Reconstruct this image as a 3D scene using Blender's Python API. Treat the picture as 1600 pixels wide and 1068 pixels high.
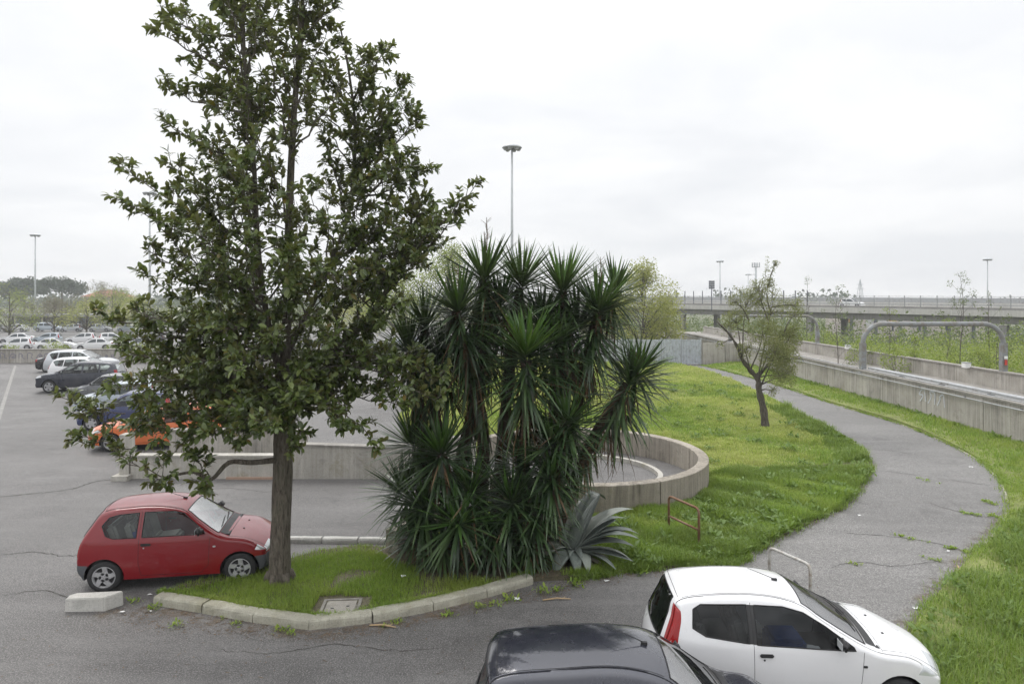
import bpy, bmesh, math, random
import numpy as np
from mathutils import Vector, Matrix, noise as mnoise
from mathutils.geometry import delaunay_2d_cdt

SC = bpy.context.scene
for _o in list(bpy.data.objects):
    bpy.data.objects.remove(_o, do_unlink=True)
COL = SC.collection
random.seed(11)
RNG = np.random.default_rng(5)

# ------------------------------------------------------------------ camera, sky, sun, exposure
EYE = 5.37          # eye height above the asphalt, metres
FOC = 1067.0        # focal length in photo pixels (24 mm on full frame)
HOR = 462.0         # row of the horizon in the photo
cam_d = bpy.data.cameras.new('camera')
cam = bpy.data.objects.new('camera', cam_d)
COL.objects.link(cam)
cam.location = (0, 0, EYE)
cam.rotation_euler = (math.radians(90), 0, 0)
cam_d.sensor_width = 36
cam_d.lens = FOC / 1600 * 36
cam_d.shift_y = -(534 - HOR) / 1600
cam_d.clip_end = 3000
SC.camera = cam

SUN_EL, SUN_AZ = 52.0, -35.0      # degrees; azimuth measured from +Y towards +X
world = bpy.data.worlds.new('World')
SC.world = world
world.use_nodes = True
wn, wl = world.node_tree.nodes, world.node_tree.links
wn.clear()
w_out = wn.new('ShaderNodeOutputWorld')
w_sky = wn.new('ShaderNodeTexSky')
w_sky.sky_type = 'NISHITA'
w_sky.sun_disc = False
w_sky.sun_elevation = math.radians(SUN_EL)
w_sky.sun_rotation = math.radians(SUN_AZ)
w_sky.air_density = 1.0
w_sky.dust_density = 1.0
bg_sky = wn.new('ShaderNodeBackground')
bg_sky.inputs['Strength'].default_value = 0.05
wl.new(w_sky.outputs[0], bg_sky.inputs['Color'])
# the cloud deck: overcast luminance (brighter overhead) with soft grey billows
w_tc = wn.new('ShaderNodeTexCoord')
w_sep = wn.new('ShaderNodeSeparateXYZ')
wl.new(w_tc.outputs['Generated'], w_sep.inputs[0])
def wmath(op, a, b=None, c=None):
    n = wn.new('ShaderNodeMath'); n.operation = op
    for i, v in enumerate((a, b, c)):
        if v is None: continue
        if isinstance(v, (int, float)): n.inputs[i].default_value = v
        else: wl.new(v, n.inputs[i])
    return n.outputs[0]
w_up = wmath('MAXIMUM', w_sep.outputs['Z'], 0.0)
w_den = wmath('ADD', w_up, 0.22)
w_cx = wmath('DIVIDE', w_sep.outputs['X'], w_den)
w_cy = wmath('DIVIDE', w_sep.outputs['Y'], w_den)
w_cmb = wn.new('ShaderNodeCombineXYZ')
wl.new(w_cx, w_cmb.inputs[0]); wl.new(w_cy, w_cmb.inputs[1])
w_noi = wn.new('ShaderNodeTexNoise')
w_noi.inputs['Scale'].default_value = 1.15
w_noi.inputs['Detail'].default_value = 6
w_noi.inputs['Roughness'].default_value = 0.52
w_noi.inputs['Distortion'].default_value = 0.35
wl.new(w_cmb.outputs[0], w_noi.inputs['Vector'])
w_rmp = wn.new('ShaderNodeValToRGB')
w_rmp.color_ramp.elements[0].position = 0.38
w_rmp.color_ramp.elements[0].color = (0.855, 0.868, 0.892, 1)
w_rmp.color_ramp.elements[1].position = 0.60
w_rmp.color_ramp.elements[1].color = (0.985, 0.988, 0.995, 1)
wl.new(w_noi.outputs[0], w_rmp.inputs[0])
bg_cl = wn.new('ShaderNodeBackground')
wl.new(w_rmp.outputs[0], bg_cl.inputs['Color'])
SKY_BASE, SKY_GAIN = 1.0, 1.85
w_str = wmath('MULTIPLY_ADD', wmath('POWER', w_up, 2.5), SKY_GAIN, SKY_BASE)
wl.new(w_str, bg_cl.inputs['Strength'])
w_add = wn.new('ShaderNodeMixShader')      # thick cloud lets little of the clear sky through
w_add.inputs[0].default_value = 0.92
wl.new(bg_sky.outputs[0], w_add.inputs[1]); wl.new(bg_cl.outputs[0], w_add.inputs[2])
wl.new(w_add.outputs[0], w_out.inputs['Surface'])

sun_d = bpy.data.lights.new('sun', 'SUN')
sun_d.energy = 1.35
sun_d.angle = math.radians(22)
sun_d.color = (1.0, 0.965, 0.92)
sun = bpy.data.objects.new('sun', sun_d)
COL.objects.link(sun)
_sd = Vector((math.sin(math.radians(SUN_AZ)) * math.cos(math.radians(SUN_EL)),
              math.cos(math.radians(SUN_AZ)) * math.cos(math.radians(SUN_EL)), math.sin(math.radians(SUN_EL))))
sun.rotation_euler = _sd.to_track_quat('Z', 'Y').to_euler()
sun.location = _sd * 60

SC.view_settings.view_transform = 'Standard'
SC.view_settings.look = 'None'
SC.view_settings.exposure = 0.12
SC.view_settings.gamma = 1.0
SC.render.engine = 'CYCLES'
SC.cycles.max_bounces = 6
SC.cycles.diffuse_bounces = 3
SC.cycles.glossy_bounces = 3
SC.cycles.transparent_max_bounces = 12
SC.cycles.use_denoising = True
SC.cycles.use_adaptive_sampling = True
SC.cycles.adaptive_threshold = 0.03

# ------------------------------------------------------------------ helpers
def spot(px, py, z=0.0):
    """Place in the yard that the survey pixel (px, py) of the photo shows at height z."""
    Y = FOC * (EYE - z) / (py - HOR)
    return ((px - 800) * Y / FOC, Y)
def at(px, py, Y):
    return Vector(((px - 800) * Y / FOC, Y, EYE - (py - HOR) * Y / FOC))

def link_obj(name, data, parent=None):
    o = bpy.data.objects.new(name, data)
    COL.objects.link(o)
    if parent is not None: o.parent = parent
    return o
def empty(name, loc=(0, 0, 0), rz=0.0, parent=None):
    o = link_obj(name, None, parent)
    o.location = loc; o.rotation_euler = (0, 0, rz); o.empty_display_size = 0.3
    return o
def tag(o, label=None, cat=None, group=None, kind=None):
    if label: o['label'] = label
    if cat: o['category'] = cat
    if group: o['group'] = group
    if kind: o['kind'] = kind
    return o
def mesh(name, verts, faces, mat=None, smooth=False):
    me = bpy.data.meshes.new(name)
    me.from_pydata([tuple(v) for v in verts], [], [tuple(f) for f in faces])
    if mat is not None: me.materials.append(mat)
    if smooth: me.polygons.foreach_set('use_smooth', [True] * len(me.polygons))
    me.update()
    return me
def np_mesh(name, V, F, mat, smooth=False):
    """V (n,3) float, F (m,k) int, all faces of k corners."""
    me = bpy.data.meshes.new(name)
    V = np.asarray(V, np.float32); F = np.asarray(F, np.int32)
    k = F.shape[1]
    me.vertices.add(len(V)); me.vertices.foreach_set('co', V.ravel())
    me.loops.add(F.size); me.loops.foreach_set('vertex_index', F.ravel())
    me.polygons.add(len(F))
    me.polygons.foreach_set('loop_start', np.arange(0, F.size, k, dtype=np.int32))
    me.polygons.foreach_set('loop_total', np.full(len(F), k, np.int32))
    if smooth: me.polygons.foreach_set('use_smooth', np.ones(len(F), bool))
    me.materials.append(mat)
    me.update(calc_edges=True)
    return me

def tube_data(pts, radii, n=8, cap=True):
    pts = [Vector(p) for p in pts]
    if isinstance(radii, (int, float)): radii = [radii] * len(pts)
    V, F = [], []
    t0 = (pts[1] - pts[0]).normalized()
    ref = Vector((0, 0, 1)) if abs(t0.z) < 0.9 else Vector((1, 0, 0))
    u = t0.cross(ref).normalized()
    for i, p in enumerate(pts):
        a = pts[max(i - 1, 0)]; b = pts[min(i + 1, len(pts) - 1)]
        t = (b - a).normalized()
        u = (u - t * u.dot(t))
        u = u.normalized() if u.length > 1e-6 else t.orthogonal().normalized()
        w = t.cross(u)
        for k in range(n):
            an = 2 * math.pi * k / n
            V.append(p + (u * math.cos(an) + w * math.sin(an)) * radii[i])
    for i in range(len(pts) - 1):
        for k in range(n):
            k2 = (k + 1) % n
            F.append((i * n + k, i * n + k2, (i + 1) * n + k2, (i + 1) * n + k))
    if cap:
        F.append(tuple(range(n - 1, -1, -1)))
        F.append(tuple((len(pts) - 1) * n + k for k in range(n)))
    return V, F

class MB:
    def __init__(self): self.v, self.f = [], []
    def add(self, V, F):
        b = len(self.v); self.v += [Vector(x) for x in V]; self.f += [tuple(i + b for i in f) for f in F]
        return self
    def box(self, c, s, rz=0.0, M=None):
        x, y, z = s[0] / 2, s[1] / 2, s[2] / 2
        V = [Vector(p) for p in ((-x, -y, -z), (x, -y, -z), (x, y, -z), (-x, y, -z), (-x, -y, z), (x, -y, z), (x, y, z), (-x, y, z))]
        R = M if M is not None else Matrix.Rotation(rz, 3, 'Z')
        V = [R @ v + Vector(c) for v in V]
        return self.add(V, [(0, 3, 2, 1), (4, 5, 6, 7), (0, 1, 5, 4), (1, 2, 6, 5), (2, 3, 7, 6), (3, 0, 4, 7)])
    def tube(self, pts, r, n=8, cap=True): return self.add(*tube_data(pts, r, n, cap))
    def lathe(self, prof, n=24, axis='Z', c=(0, 0, 0)):
        V, F = [], []
        for (r, h) in prof:
            for k in range(n):
                a = 2 * math.pi * k / n
                p = (r * math.cos(a), r * math.sin(a), h)
                if axis == 'Y': p = (p[0], p[2], p[1])
                V.append(Vector(p) + Vector(c))
        for i in range(len(prof) - 1):
            for k in range(n):
                k2 = (k + 1) % n
                F.append((i * n + k, i * n + k2, (i + 1) * n + k2, (i + 1) * n + k))
        return self.add(V, F)
    def data(self, name, mat, smooth=False): return mesh(name, self.v, self.f, mat, smooth)
    def build(self, name, mat, parent=None, smooth=False): return link_obj(name, self.data(name, mat, smooth), parent)

def rounded_box(name, size, bevel, mat, seg=2, jitter=0.0, seed=0):
    bm = bmesh.new()
    bmesh.ops.create_cube(bm, size=1)
    for v in bm.verts: v.co = Vector((v.co.x * size[0], v.co.y * size[1], v.co.z * size[2]))
    bmesh.ops.bevel(bm, geom=bm.edges[:], offset=bevel, segments=seg, affect='EDGES')
    if jitter:
        r = random.Random(seed)
        for v in bm.verts: v.co += Vector((r.uniform(-1, 1), r.uniform(-1, 1), r.uniform(-1, 1))) * jitter
    me = bpy.data.meshes.new(name)
    bm.to_mesh(me); bm.free()
    me.materials.append(mat)
    return me

def in_poly(P, poly):
    """Vectorised even-odd test: P (n,2), poly list of (x,y)."""
    P = np.asarray(P, float); n = len(poly); ins = np.zeros(len(P), bool)
    x, y = P[:, 0], P[:, 1]
    for i in range(n):
        x1, y1 = poly[i]; x2, y2 = poly[(i + 1) % n]
        if y1 == y2: continue
        c = ((y1 > y) != (y2 > y)) & (x < (x2 - x1) * (y - y1) / (y2 - y1) + x1)
        ins ^= c
    return ins
def dist_poly(P, line, closed=False):
    P = np.asarray(P, float); d = np.full(len(P), 1e9)
    m = len(line) if closed else len(line) - 1
    for i in range(m):
        a = np.array(line[i], float); b = np.array(line[(i + 1) % len(line)], float)
        ab = b - a; L = (ab ** 2).sum()
        t = np.clip(((P - a) @ ab) / max(L, 1e-12), 0, 1)
        d = np.minimum(d, np.hypot(*(P - a - t[:, None] * ab).T))
    return d
def smooth_line(pts, k=6, closed=False):
    """Catmull-Rom through 2D/3D points."""
    P = [Vector(p) for p in pts]; out = []; n = len(P)
    for i in range(n if closed else n - 1):
        p1, p2 = P[i], P[(i + 1) % n]
        p0 = P[i - 1] if (i > 0 or closed) else p1 * 2 - p2
        p3 = P[(i + 2) % n] if (i + 2 < n or closed) else p2 * 2 - p1
        for j in range(k):
            t = j / k
            out.append(0.5 * ((2 * p1) + (p2 - p0) * t + (2 * p0 - 5 * p1 + 4 * p2 - p3) * t * t + (3 * p1 - p0 - 3 * p2 + p3) * t ** 3))
    if not closed: out.append(P[-1])
    return out
def sstep(a, b, x):
    t = min(max((x - a) / (b - a), 0), 1)
    return t * t * (3 - 2 * t)

# ------------------------------------------------------------------ materials
MATS = {}
class NT:
    def __init__(self, name):
        self.m = bpy.data.materials.new(name); self.m.use_nodes = True
        self.t = self.m.node_tree; self.n = self.t.nodes; self.l = self.t.links
        self.b = self.n['Principled BSDF']; self.out = self.n['Material Output']
        MATS[name] = self.m
    def node(self, ty, **kw):
        n = self.n.new(ty)
        for k, v in kw.items(): setattr(n, k, v)
        return n
    def put(self, sock, v):
        if hasattr(v, 'is_output') or isinstance(v, bpy.types.NodeSocket): self.l.new(v, sock)
        else: sock.default_value = v
    def coord(self, kind='Object', scale=(1, 1, 1)):
        tc = self.node('ShaderNodeTexCoord'); mp = self.node('ShaderNodeMapping')
        mp.inputs['Scale'].default_value = scale
        self.l.new(tc.outputs[kind], mp.inputs[0]); return mp.outputs[0]
    def world(self, scale=(1, 1, 1)):
        g = self.node('ShaderNodeNewGeometry'); mp = self.node('ShaderNodeMapping')
        mp.inputs['Scale'].default_value = scale
        self.l.new(g.outputs['Position'], mp.inputs[0]); return mp.outputs[0]
    def noise(self, vec, scale, detail=4, rough=0.55, dist=0.0):
        n = self.node('ShaderNodeTexNoise'); self.l.new(vec, n.inputs['Vector'])
        n.inputs['Scale'].default_value = scale; n.inputs['Detail'].default_value = detail
        n.inputs['Roughness'].default_value = rough; n.inputs['Distortion'].default_value = dist
        return n.outputs[0]
    def ramp(self, fac, stops):
        r = self.node('ShaderNodeValToRGB'); e = r.color_ramp.elements
        while len(e) < len(stops): e.new(0.5)
        for i, (p, c) in enumerate(stops):
            e[i].position = p
            e[i].color = (c, c, c, 1) if isinstance(c, (int, float)) else (*c, 1)
        self.l.new(fac, r.inputs[0]); return r.outputs[0]
    def mix(self, fac, a, b, mode='MIX'):
        m = self.node('ShaderNodeMix', data_type='RGBA', blend_type=mode)
        self.put(m.inputs[0], fac)
        for s, v in ((6, a), (7, b)):
            if isinstance(v, tuple): v = (*v, 1) if len(v) == 3 else v
            self.put(m.inputs[s], v)
        return m.outputs[2]
    def math(self, op, a, b=0.0):
        m = self.node('ShaderNodeMath', operation=op); self.put(m.inputs[0], a); self.put(m.inputs[1], b); return m.outputs[0]
    def bump(self, h, strength=0.3, dist=0.02):
        b = self.node('ShaderNodeBump'); b.inputs['Strength'].default_value = strength; b.inputs['Distance'].default_value = dist
        self.l.new(h, b.inputs['Height']); self.l.new(b.outputs[0], self.b.inputs['Normal'])
    def base(self, c): 
        if isinstance(c, tuple): c = (*c, 1)
        self.put(self.b.inputs['Base Color'], c)
    def rough(self, v): self.put(self.b.inputs['Roughness'], v)

def simple(name, col, rough=0.5, metal=0.0, var=0.12, scale=6.0):
    m = NT(name); v = m.coord('Object')
    n = m.noise(v, scale, 4)
    c = m.mix(n, tuple(x * (1 - var) for x in col), tuple(min(1, x * (1 + var)) for x in col))
    m.base(c); m.rough(m.ramp(n, [(0.3, max(0, rough - .07)), (0.7, min(1, rough + .07))]))
    m.b.inputs['Metallic'].default_value = metal
    return m.m

def asphalt(name, lo, hi, warm=0.0, crack=1.0):
    m = NT(name); v = m.world()
    big = m.noise(v, 0.22, 5, 0.6, 0.4); mid = m.noise(v, 2.2, 5, 0.65); fine = m.noise(v, 42, 4, 0.75)
    c = m.mix(m.ramp(big, [(0.35, 0.0), (0.65, 1.0)]), lo, hi)
    c = m.mix(m.ramp(mid, [(0.42, 0.35), (0.6, 0.0)]), c, tuple(x * 0.72 for x in lo))
    c = m.mix(m.ramp(m.noise(v, 9, 5, 0.7), [(0.42, 0.45), (0.58, 0.0)]), c, tuple(x * 0.62 for x in lo))
    c = m.mix(m.ramp(fine, [(0.36, 0.75), (0.5, 0.0)]), c, tuple(x * 0.35 for x in lo))
    c = m.mix(m.ramp(fine, [(0.52, 0.0), (0.66, 0.75)]), c, tuple(min(1, x * 1.9) for x in hi))
    # stretched wear along the driving direction
    wear = m.noise(m.world((0.25, 1.3, 1)), 1.0, 4, 0.6)
    c = m.mix(m.ramp(wear, [(0.5, 0.0), (0.75, 0.3)]), c, tuple(min(1, x * 1.25 + 0.01) for x in hi))
    # thin cracks, only here and there
    wv = m.node('ShaderNodeTexVoronoi', feature='DISTANCE_TO_EDGE'); wv.inputs['Scale'].default_value = 0.42
    dv = m.node('ShaderNodeVectorMath', operation='ADD')
    nz = m.node('ShaderNodeTexNoise'); nz.inputs['Scale'].default_value = 1.6; nz.inputs['Detail'].default_value = 5
    m.l.new(v, nz.inputs['Vector']); m.l.new(v, dv.inputs[0]); m.l.new(nz.outputs[1], dv.inputs[1])
    m.l.new(dv.outputs[0], wv.inputs['Vector'])
    ck = m.ramp(wv.outputs[0], [(0.0, 1.0), (0.007, 0.0)])
    msk = m.ramp(m.noise(v, 0.35, 2), [(0.54, 0.0), (0.62, 1.0)])
    ckm = m.math('MULTIPLY', m.math('MULTIPLY', ck, msk), crack)
    c = m.mix(ckm, c, (0.035, 0.033, 0.03))
    # damp / oil stains with a shape of their own
    st = m.ramp(m.noise(v, 0.75, 3, 0.5, 0.8), [(0.62, 0.0), (0.7, 0.38)])
    c = m.mix(st, c, tuple(x * 0.5 for x in lo))
    m.base(c); m.rough(m.ramp(mid, [(0.3, 0.58), (0.7, 0.78)]))
    h = m.math('SUBTRACT', m.math('ADD', fine, m.math('MULTIPLY', mid, 0.6)), m.math('MULTIPLY', ckm, 1.5))
    m.bump(h, 0.35, 0.012)
    return m.m

def concrete(name, lo, hi, streak=0.6, stain=(0.10, 0.095, 0.085), green=0.25, top=None, sc=1.0):
    m = NT(name); v = m.world()
    big = m.noise(v, 0.6 * sc, 5, 0.6); fine = m.noise(v, 40, 3, 0.6)
    c = m.mix(m.ramp(big, [(0.3, 0.0), (0.7, 1.0)]), lo, hi)
    s1 = m.noise(m.world((15, 15, 0.5)), 1.0, 5, 0.7, 0.3)
    blot = m.ramp(m.noise(m.world((.5, .5, .9)), 1.0, 5, 0.65, 0.5), [(0.36, 0.15), (0.62, 1.0)])
    c = m.mix(m.math('MULTIPLY', m.ramp(s1, [(0.44, 0.0), (0.66, streak)]), blot), c, stain)
    c = m.mix(m.ramp(m.noise(v, 2.3, 6, 0.7, 0.8), [(0.56, 0.0), (0.66, 0.4)]), c, tuple(x * 0.6 for x in lo))
    s2 = m.noise(m.world((5, 5, 0.2)), 1.3, 4, 0.6)
    c = m.mix(m.ramp(s2, [(0.52, 0.0), (0.72, 0.55)]), c, tuple(min(1, x * 1.25) for x in hi))
    if green:
        g = m.ramp(m.noise(v, 1.1, 5, 0.65, 0.5), [(0.56, 0.0), (0.72, green)])
        c = m.mix(g, c, (0.19, 0.17, 0.07))
    c = m.mix(m.ramp(fine, [(0.35, 0.35), (0.5, 0.0)]), c, tuple(x * 0.5 for x in lo))
    m.base(c); m.rough(0.9)
    m.bump(m.math('ADD', m.math('MULTIPLY', s1, 0.8), fine), 0.35, 0.012)
    return m.m

def paint(name, col, metal=0.0, rough=0.28, coat=0.6, dust=0.22, spec=0.4):
    m = NT(name); v = m.coord('Object')
    n = m.noise(v, 1.8, 6, 0.65); f = m.noise(v, 90, 2)
    c = m.mix(m.ramp(n, [(0.42, 0.0), (0.75, dust)]), col, (0.33, 0.30, 0.26))
    m.base(c); m.rough(m.ramp(n, [(0.35, rough), (0.7, rough + 0.16)]))
    m.b.inputs['Metallic'].default_value = metal
    m.b.inputs['Specular IOR Level'].default_value = spec; m.b.inputs['Coat Weight'].default_value = coat; m.b.inputs['Coat Roughness'].default_value = 0.06
    m.bump(f, 0.02, 0.002)
    return m.m

def glass(name, tint=(0.30, 0.34, 0.33), base_refl=0.09, refl=0.45):
    m = NT(name)
    tr = m.node('ShaderNodeBsdfTransparent'); tr.inputs[0].default_value = (*tint, 1)
    gl = m.node('ShaderNodeBsdfGlossy'); gl.inputs['Roughness'].default_value = 0.03
    fr = m.node('ShaderNodeLayerWeight'); fr.inputs[0].default_value = 0.30
    n = m.noise(m.coord('Object'), 3.0, 5)
    fac = m.math('ADD', m.math('MULTIPLY', fr.outputs['Fresnel'], refl), m.ramp(n, [(0.3, base_refl), (0.8, base_refl + 0.04)]))
    mx = m.node('ShaderNodeMixShader'); m.l.new(fac, mx.inputs[0]); m.l.new(tr.outputs[0], mx.inputs[1]); m.l.new(gl.outputs[0], mx.inputs[2])
    m.l.new(mx.outputs[0], m.out.inputs['Surface'])
    return m.m

def leaf_mat(name, cols, rough=0.4, back=None, trans=0.25, patch=None, spec=0.5):
    """cols: 3 colours spread over the single leaves (per island)."""
    m = NT(name)
    g = m.node('ShaderNodeNewGeometry'); oi = m.node('ShaderNodeObjectInfo')
    r = m.math('FRACT', m.math('ADD', g.outputs['Random Per Island'], oi.outputs['Random']))
    k = len(cols)
    c = m.ramp(r, [(0.12 + 0.76 * i / (k - 1), cols[i]) for i in range(k)])
    v = m.world()
    if patch:
        sc, col, amt = patch
        c = m.mix(m.ramp(m.noise(v, sc, 4, 0.6), [(0.48, 0.0), (0.64, amt)]), c, col)
    if back:
        c = m.mix(g.outputs['Backfacing'], c, back)
    m.base(c); m.rough(m.ramp(r, [(0.0, rough - 0.08), (1.0, rough + 0.1)]))
    m.b.inputs['Specular IOR Level'].default_value = spec
    if trans:
        tl = m.node('ShaderNodeBsdfTranslucent')
        m.l.new(m.mix(0.5, c, (0.24, 0.34, 0.04), 'MIX'), tl.inputs[0])
        mx = m.node('ShaderNodeMixShader'); mx.inputs[0].default_value = trans
        m.l.new(m.b.outputs[0], mx.inputs[1]); m.l.new(tl.outputs[0], mx.inputs[2]); m.l.new(mx.outputs[0], m.out.inputs['Surface'])
    return m.m

def bark(name, lo, hi, sc=1.0):
    m = NT(name); v = m.coord('Object', (9 * sc, 9 * sc, 1.6 * sc))
    a = m.noise(v, 2.6, 6, 0.72, 0.8); b = m.noise(m.coord('Object'), 1.6, 5)
    c = m.mix(m.ramp(a, [(0.38, 0.0), (0.62, 1.0)]), lo, hi)
    c = m.mix(m.ramp(b, [(0.5, 0.0), (0.75, 0.4)]), c, (0.16, 0.17, 0.11))
    c = m.mix(m.ramp(a, [(0.30, 0.8), (0.42, 0.0)]), c, tuple(x * 0.4 for x in lo))
    m.base(c); m.rough(0.92); m.bump(a, 1.0, 0.06)
    return m.m

def soil(name, cols, sc=1.0):
    m = NT(name); v = m.world()
    a = m.noise(v, 0.7 * sc, 6, 0.65, 0.4); b = m.noise(v, 14, 4, 0.7); f = m.noise(v, 60, 2)
    c = m.ramp(a, [(0.30 + 0.4 * i / (len(cols) - 1), cols[i]) for i in range(len(cols))])
    c = m.mix(m.ramp(b, [(0.4, 0.5), (0.6, 0.0)]), c, tuple(x * 0.45 for x in cols[0]))
    c = m.mix(m.ramp(f, [(0.58, 0.0), (0.7, 0.35)]), c, tuple(min(1, x * 1.8) for x in cols[-1]))
    m.base(c); m.rough(0.95); m.bump(m.math('ADD', b, f), 0.6, 0.03)
    return m.m

def rusty(name, paint_c, rust_c, amt):
    m = NT(name); v = m.coord('Object')
    a = m.noise(v, 4, 6, 0.6, 0.4); b = m.noise(v, 60, 3)
    f = m.ramp(a, [(0.58 - amt * 0.35, 0.0), (0.78 - amt * 0.25, 1.0)])
    c = m.mix(f, paint_c, m.mix(b, tuple(x * 0.55 for x in rust_c), rust_c))
    m.base(c); m.rough(m.ramp(f, [(0.0, 0.5), (1.0, 0.9)])); m.bump(m.math('ADD', f, b), 0.3, 0.006)
    return m.m

M_ASPH = asphalt('asphalt', (0.082, 0.078, 0.075), (0.168, 0.162, 0.157), crack=0.6)
M_PATH = asphalt('path_asphalt', (0.128, 0.124, 0.119), (0.198, 0.192, 0.185), crack=0.45)
M_WALL = concrete('cast_wall', (0.285, 0.265, 0.232), (0.465, 0.44, 0.40), 0.95, (0.12, 0.115, 0.105), 0.25)
M_RING = concrete('ring_wall', (0.215, 0.19, 0.155), (0.37, 0.335, 0.28), 0.95, (0.075, 0.066, 0.054), 0.6)
M_COPE = concrete('coping_grey', (0.20, 0.19, 0.17), (0.33, 0.31, 0.285), 0.35, (0.09, 0.085, 0.075), 0.25)
M_LOWW = concrete('low_wall', (0.34, 0.325, 0.29), (0.46, 0.44, 0.40), 0.4, (0.19, 0.175, 0.14), 0.55)
M_KERB = concrete('kerb_stone', (0.27, 0.26, 0.21), (0.40, 0.385, 0.315), 0.15, (0.12, 0.12, 0.09), 0.35, sc=3)
M_BLOCK = concrete('block_stone', (0.40, 0.39, 0.36), (0.52, 0.51, 0.48), 0.25, (0.18, 0.17, 0.15), 0.15, sc=3)
M_DECK = concrete('bridge_concrete', (0.42, 0.41, 0.385), (0.54, 0.53, 0.505), 0.3, (0.20, 0.195, 0.185), 0.0)
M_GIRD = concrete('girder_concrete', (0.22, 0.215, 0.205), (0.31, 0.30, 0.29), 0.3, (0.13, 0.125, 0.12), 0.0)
M_COVER = concrete('cover_concrete', (0.25, 0.235, 0.21), (0.36, 0.34, 0.30), 0.2, (0.14, 0.13, 0.11), 0.3, sc=3)
M_LAWN = soil('lawn_soil', [(0.15, 0.165, 0.055), (0.20, 0.235, 0.068), (0.27, 0.29, 0.10)])
M_DIRT = soil('island_soil', [(0.085, 0.072, 0.045), (0.125, 0.112, 0.070), (0.165, 0.150, 0.100)])
M_GROUND = soil('open_ground', [(0.095, 0.110, 0.050), (0.13, 0.14, 0.07), (0.17, 0.165, 0.10)], 0.1)
M_MARK = NT('road_paint')
_v = M_MARK.world(); _n = M_MARK.noise(_v, 5, 6, 0.75)
M_MARK.base(M_MARK.mix(M_MARK.ramp(_n, [(0.46, 0.0), (0.68, 0.6)]), (0.19, 0.185, 0.175), (0.44, 0.43, 0.39))); M_MARK.rough(0.8); M_MARK = M_MARK.m
M_STRIP = concrete('pale_kerb', (0.40, 0.39, 0.365), (0.54, 0.53, 0.50), 0.2, (0.25, 0.24, 0.22), 0.1, sc=3)
M_RUST = rusty('rusty_tube', (0.23, 0.14, 0.09), (0.22, 0.11, 0.055), 0.8)
M_WTUBE = rusty('white_tube', (0.50, 0.49, 0.46), (0.26, 0.18, 0.12), 0.35)
M_GALV = rusty('galvanised', (0.33, 0.34, 0.35), (0.26, 0.24, 0.22), 0.2)
M_PORTAL = rusty('portal_tube', (0.22, 0.232, 0.24), (0.23, 0.20, 0.165), 0.4)
M_MAST = rusty('mast_paint', (0.46, 0.48, 0.50), (0.36, 0.36, 0.35), 0.15)
M_DSTEEL = rusty('dark_steel', (0.10, 0.11, 0.13), (0.15, 0.13, 0.12), 0.2)
M_SHEET = rusty('zinc_sheet', (0.44, 0.47, 0.50), (0.36, 0.37, 0.38), 0.3)
M_RUBBER = simple('rubber', (0.018, 0.018, 0.019), 0.75, 0, 0.25, 20)
M_TYRE = simple('tyre', (0.022, 0.022, 0.023), 0.82, 0, 0.35, 25)
M_ALU = simple('wheel_silver', (0.42, 0.42, 0.43), 0.42, 0.35, 0.25, 14)
M_GREYPL = simple('grey_plastic', (0.075, 0.080, 0.088), 0.6, 0, 0.2, 8)
M_BLKPL = simple('black_plastic', (0.02, 0.02, 0.021), 0.5, 0, 0.2, 8)
M_SEAT = simple('seat_cloth', (0.26, 0.255, 0.245), 0.9, 0, 0.2, 20)
M_DASH = simple('dash_plastic', (0.035, 0.036, 0.038), 0.7, 0, 0.2, 10)
M_LINER = simple('headliner', (0.40, 0.39, 0.37), 0.9, 0, 0.1, 10)
M_BLUE = simple('blue_cloth', (0.02, 0.07, 0.26), 0.8, 0, 0.25, 12)
M_REDL = simple('red_lens', (0.27, 0.010, 0.010), 0.10, 0, 0.15, 30)
M_ORANL = simple('orange_lens', (0.62, 0.16, 0.01), 0.15, 0, 0.15, 30)
M_HEADL = simple('clear_lens', (0.55, 0.57, 0.58), 0.08, 0.3, 0.2, 18)
M_GLASS = glass('car_glass', (0.62, 0.66, 0.64), 0.02)
M_GLASSD = glass('dark_car_glass', (0.34, 0.36, 0.37), 0.0)
M_FARGL = simple('far_car_glass', (0.035, 0.045, 0.05), 0.06, 0, 0.2, 6)
M_PAPER = simple('paper', (0.72, 0.72, 0.71), 0.8, 0, 0.1, 30)
M_STICK = simple('dry_stalk', (0.36, 0.26, 0.15), 0.9, 0, 0.3, 30)
# ------------------------------------------------------------------ the setting: terrain, asphalt, lawns
def terrain_z(x, y):
    left = -1.25 * sstep(60, 78, y)
    right = -0.3 * sstep(26, 34, x) - 4.6 * sstep(60, 150, y)
    w = sstep(19, 40, x) if y < 70 else sstep(5, 40, x)
    if x < 25.6 and y < 58: return -0.03
    return -0.03 + (1 - w) * left + w * right
def grid_sheet(xs, ys, zf):
    V = [(x, y, zf(x, y)) for y in ys for x in xs]; n = len(xs)
    F = [(j * n + i, j * n + i + 1, (j + 1) * n + i + 1, (j + 1) * n + i) for j in range(len(ys) - 1) for i in range(n - 1)]
    return V, F
_xs = [-1500, -900, -500, -300, -200, -150, -110, -80, -60, -40, -25, -12, 0, 8, 14, 19, 22, 25.5, 25.7, 30, 36, 45, 60, 80, 110, 150, 200, 300, 500, 900, 1500]
_ys = [-200, -60, -20, 0, 20, 40, 50, 57.9, 58.1, 62, 66, 72, 80, 90, 105, 120, 140, 160, 200, 260, 340, 500, 900, 1500, 2600]
tag(link_obj('ground', mesh('ground', *grid_sheet(_xs, _ys, terrain_z), M_GROUND, True)), kind='structure')

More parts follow.
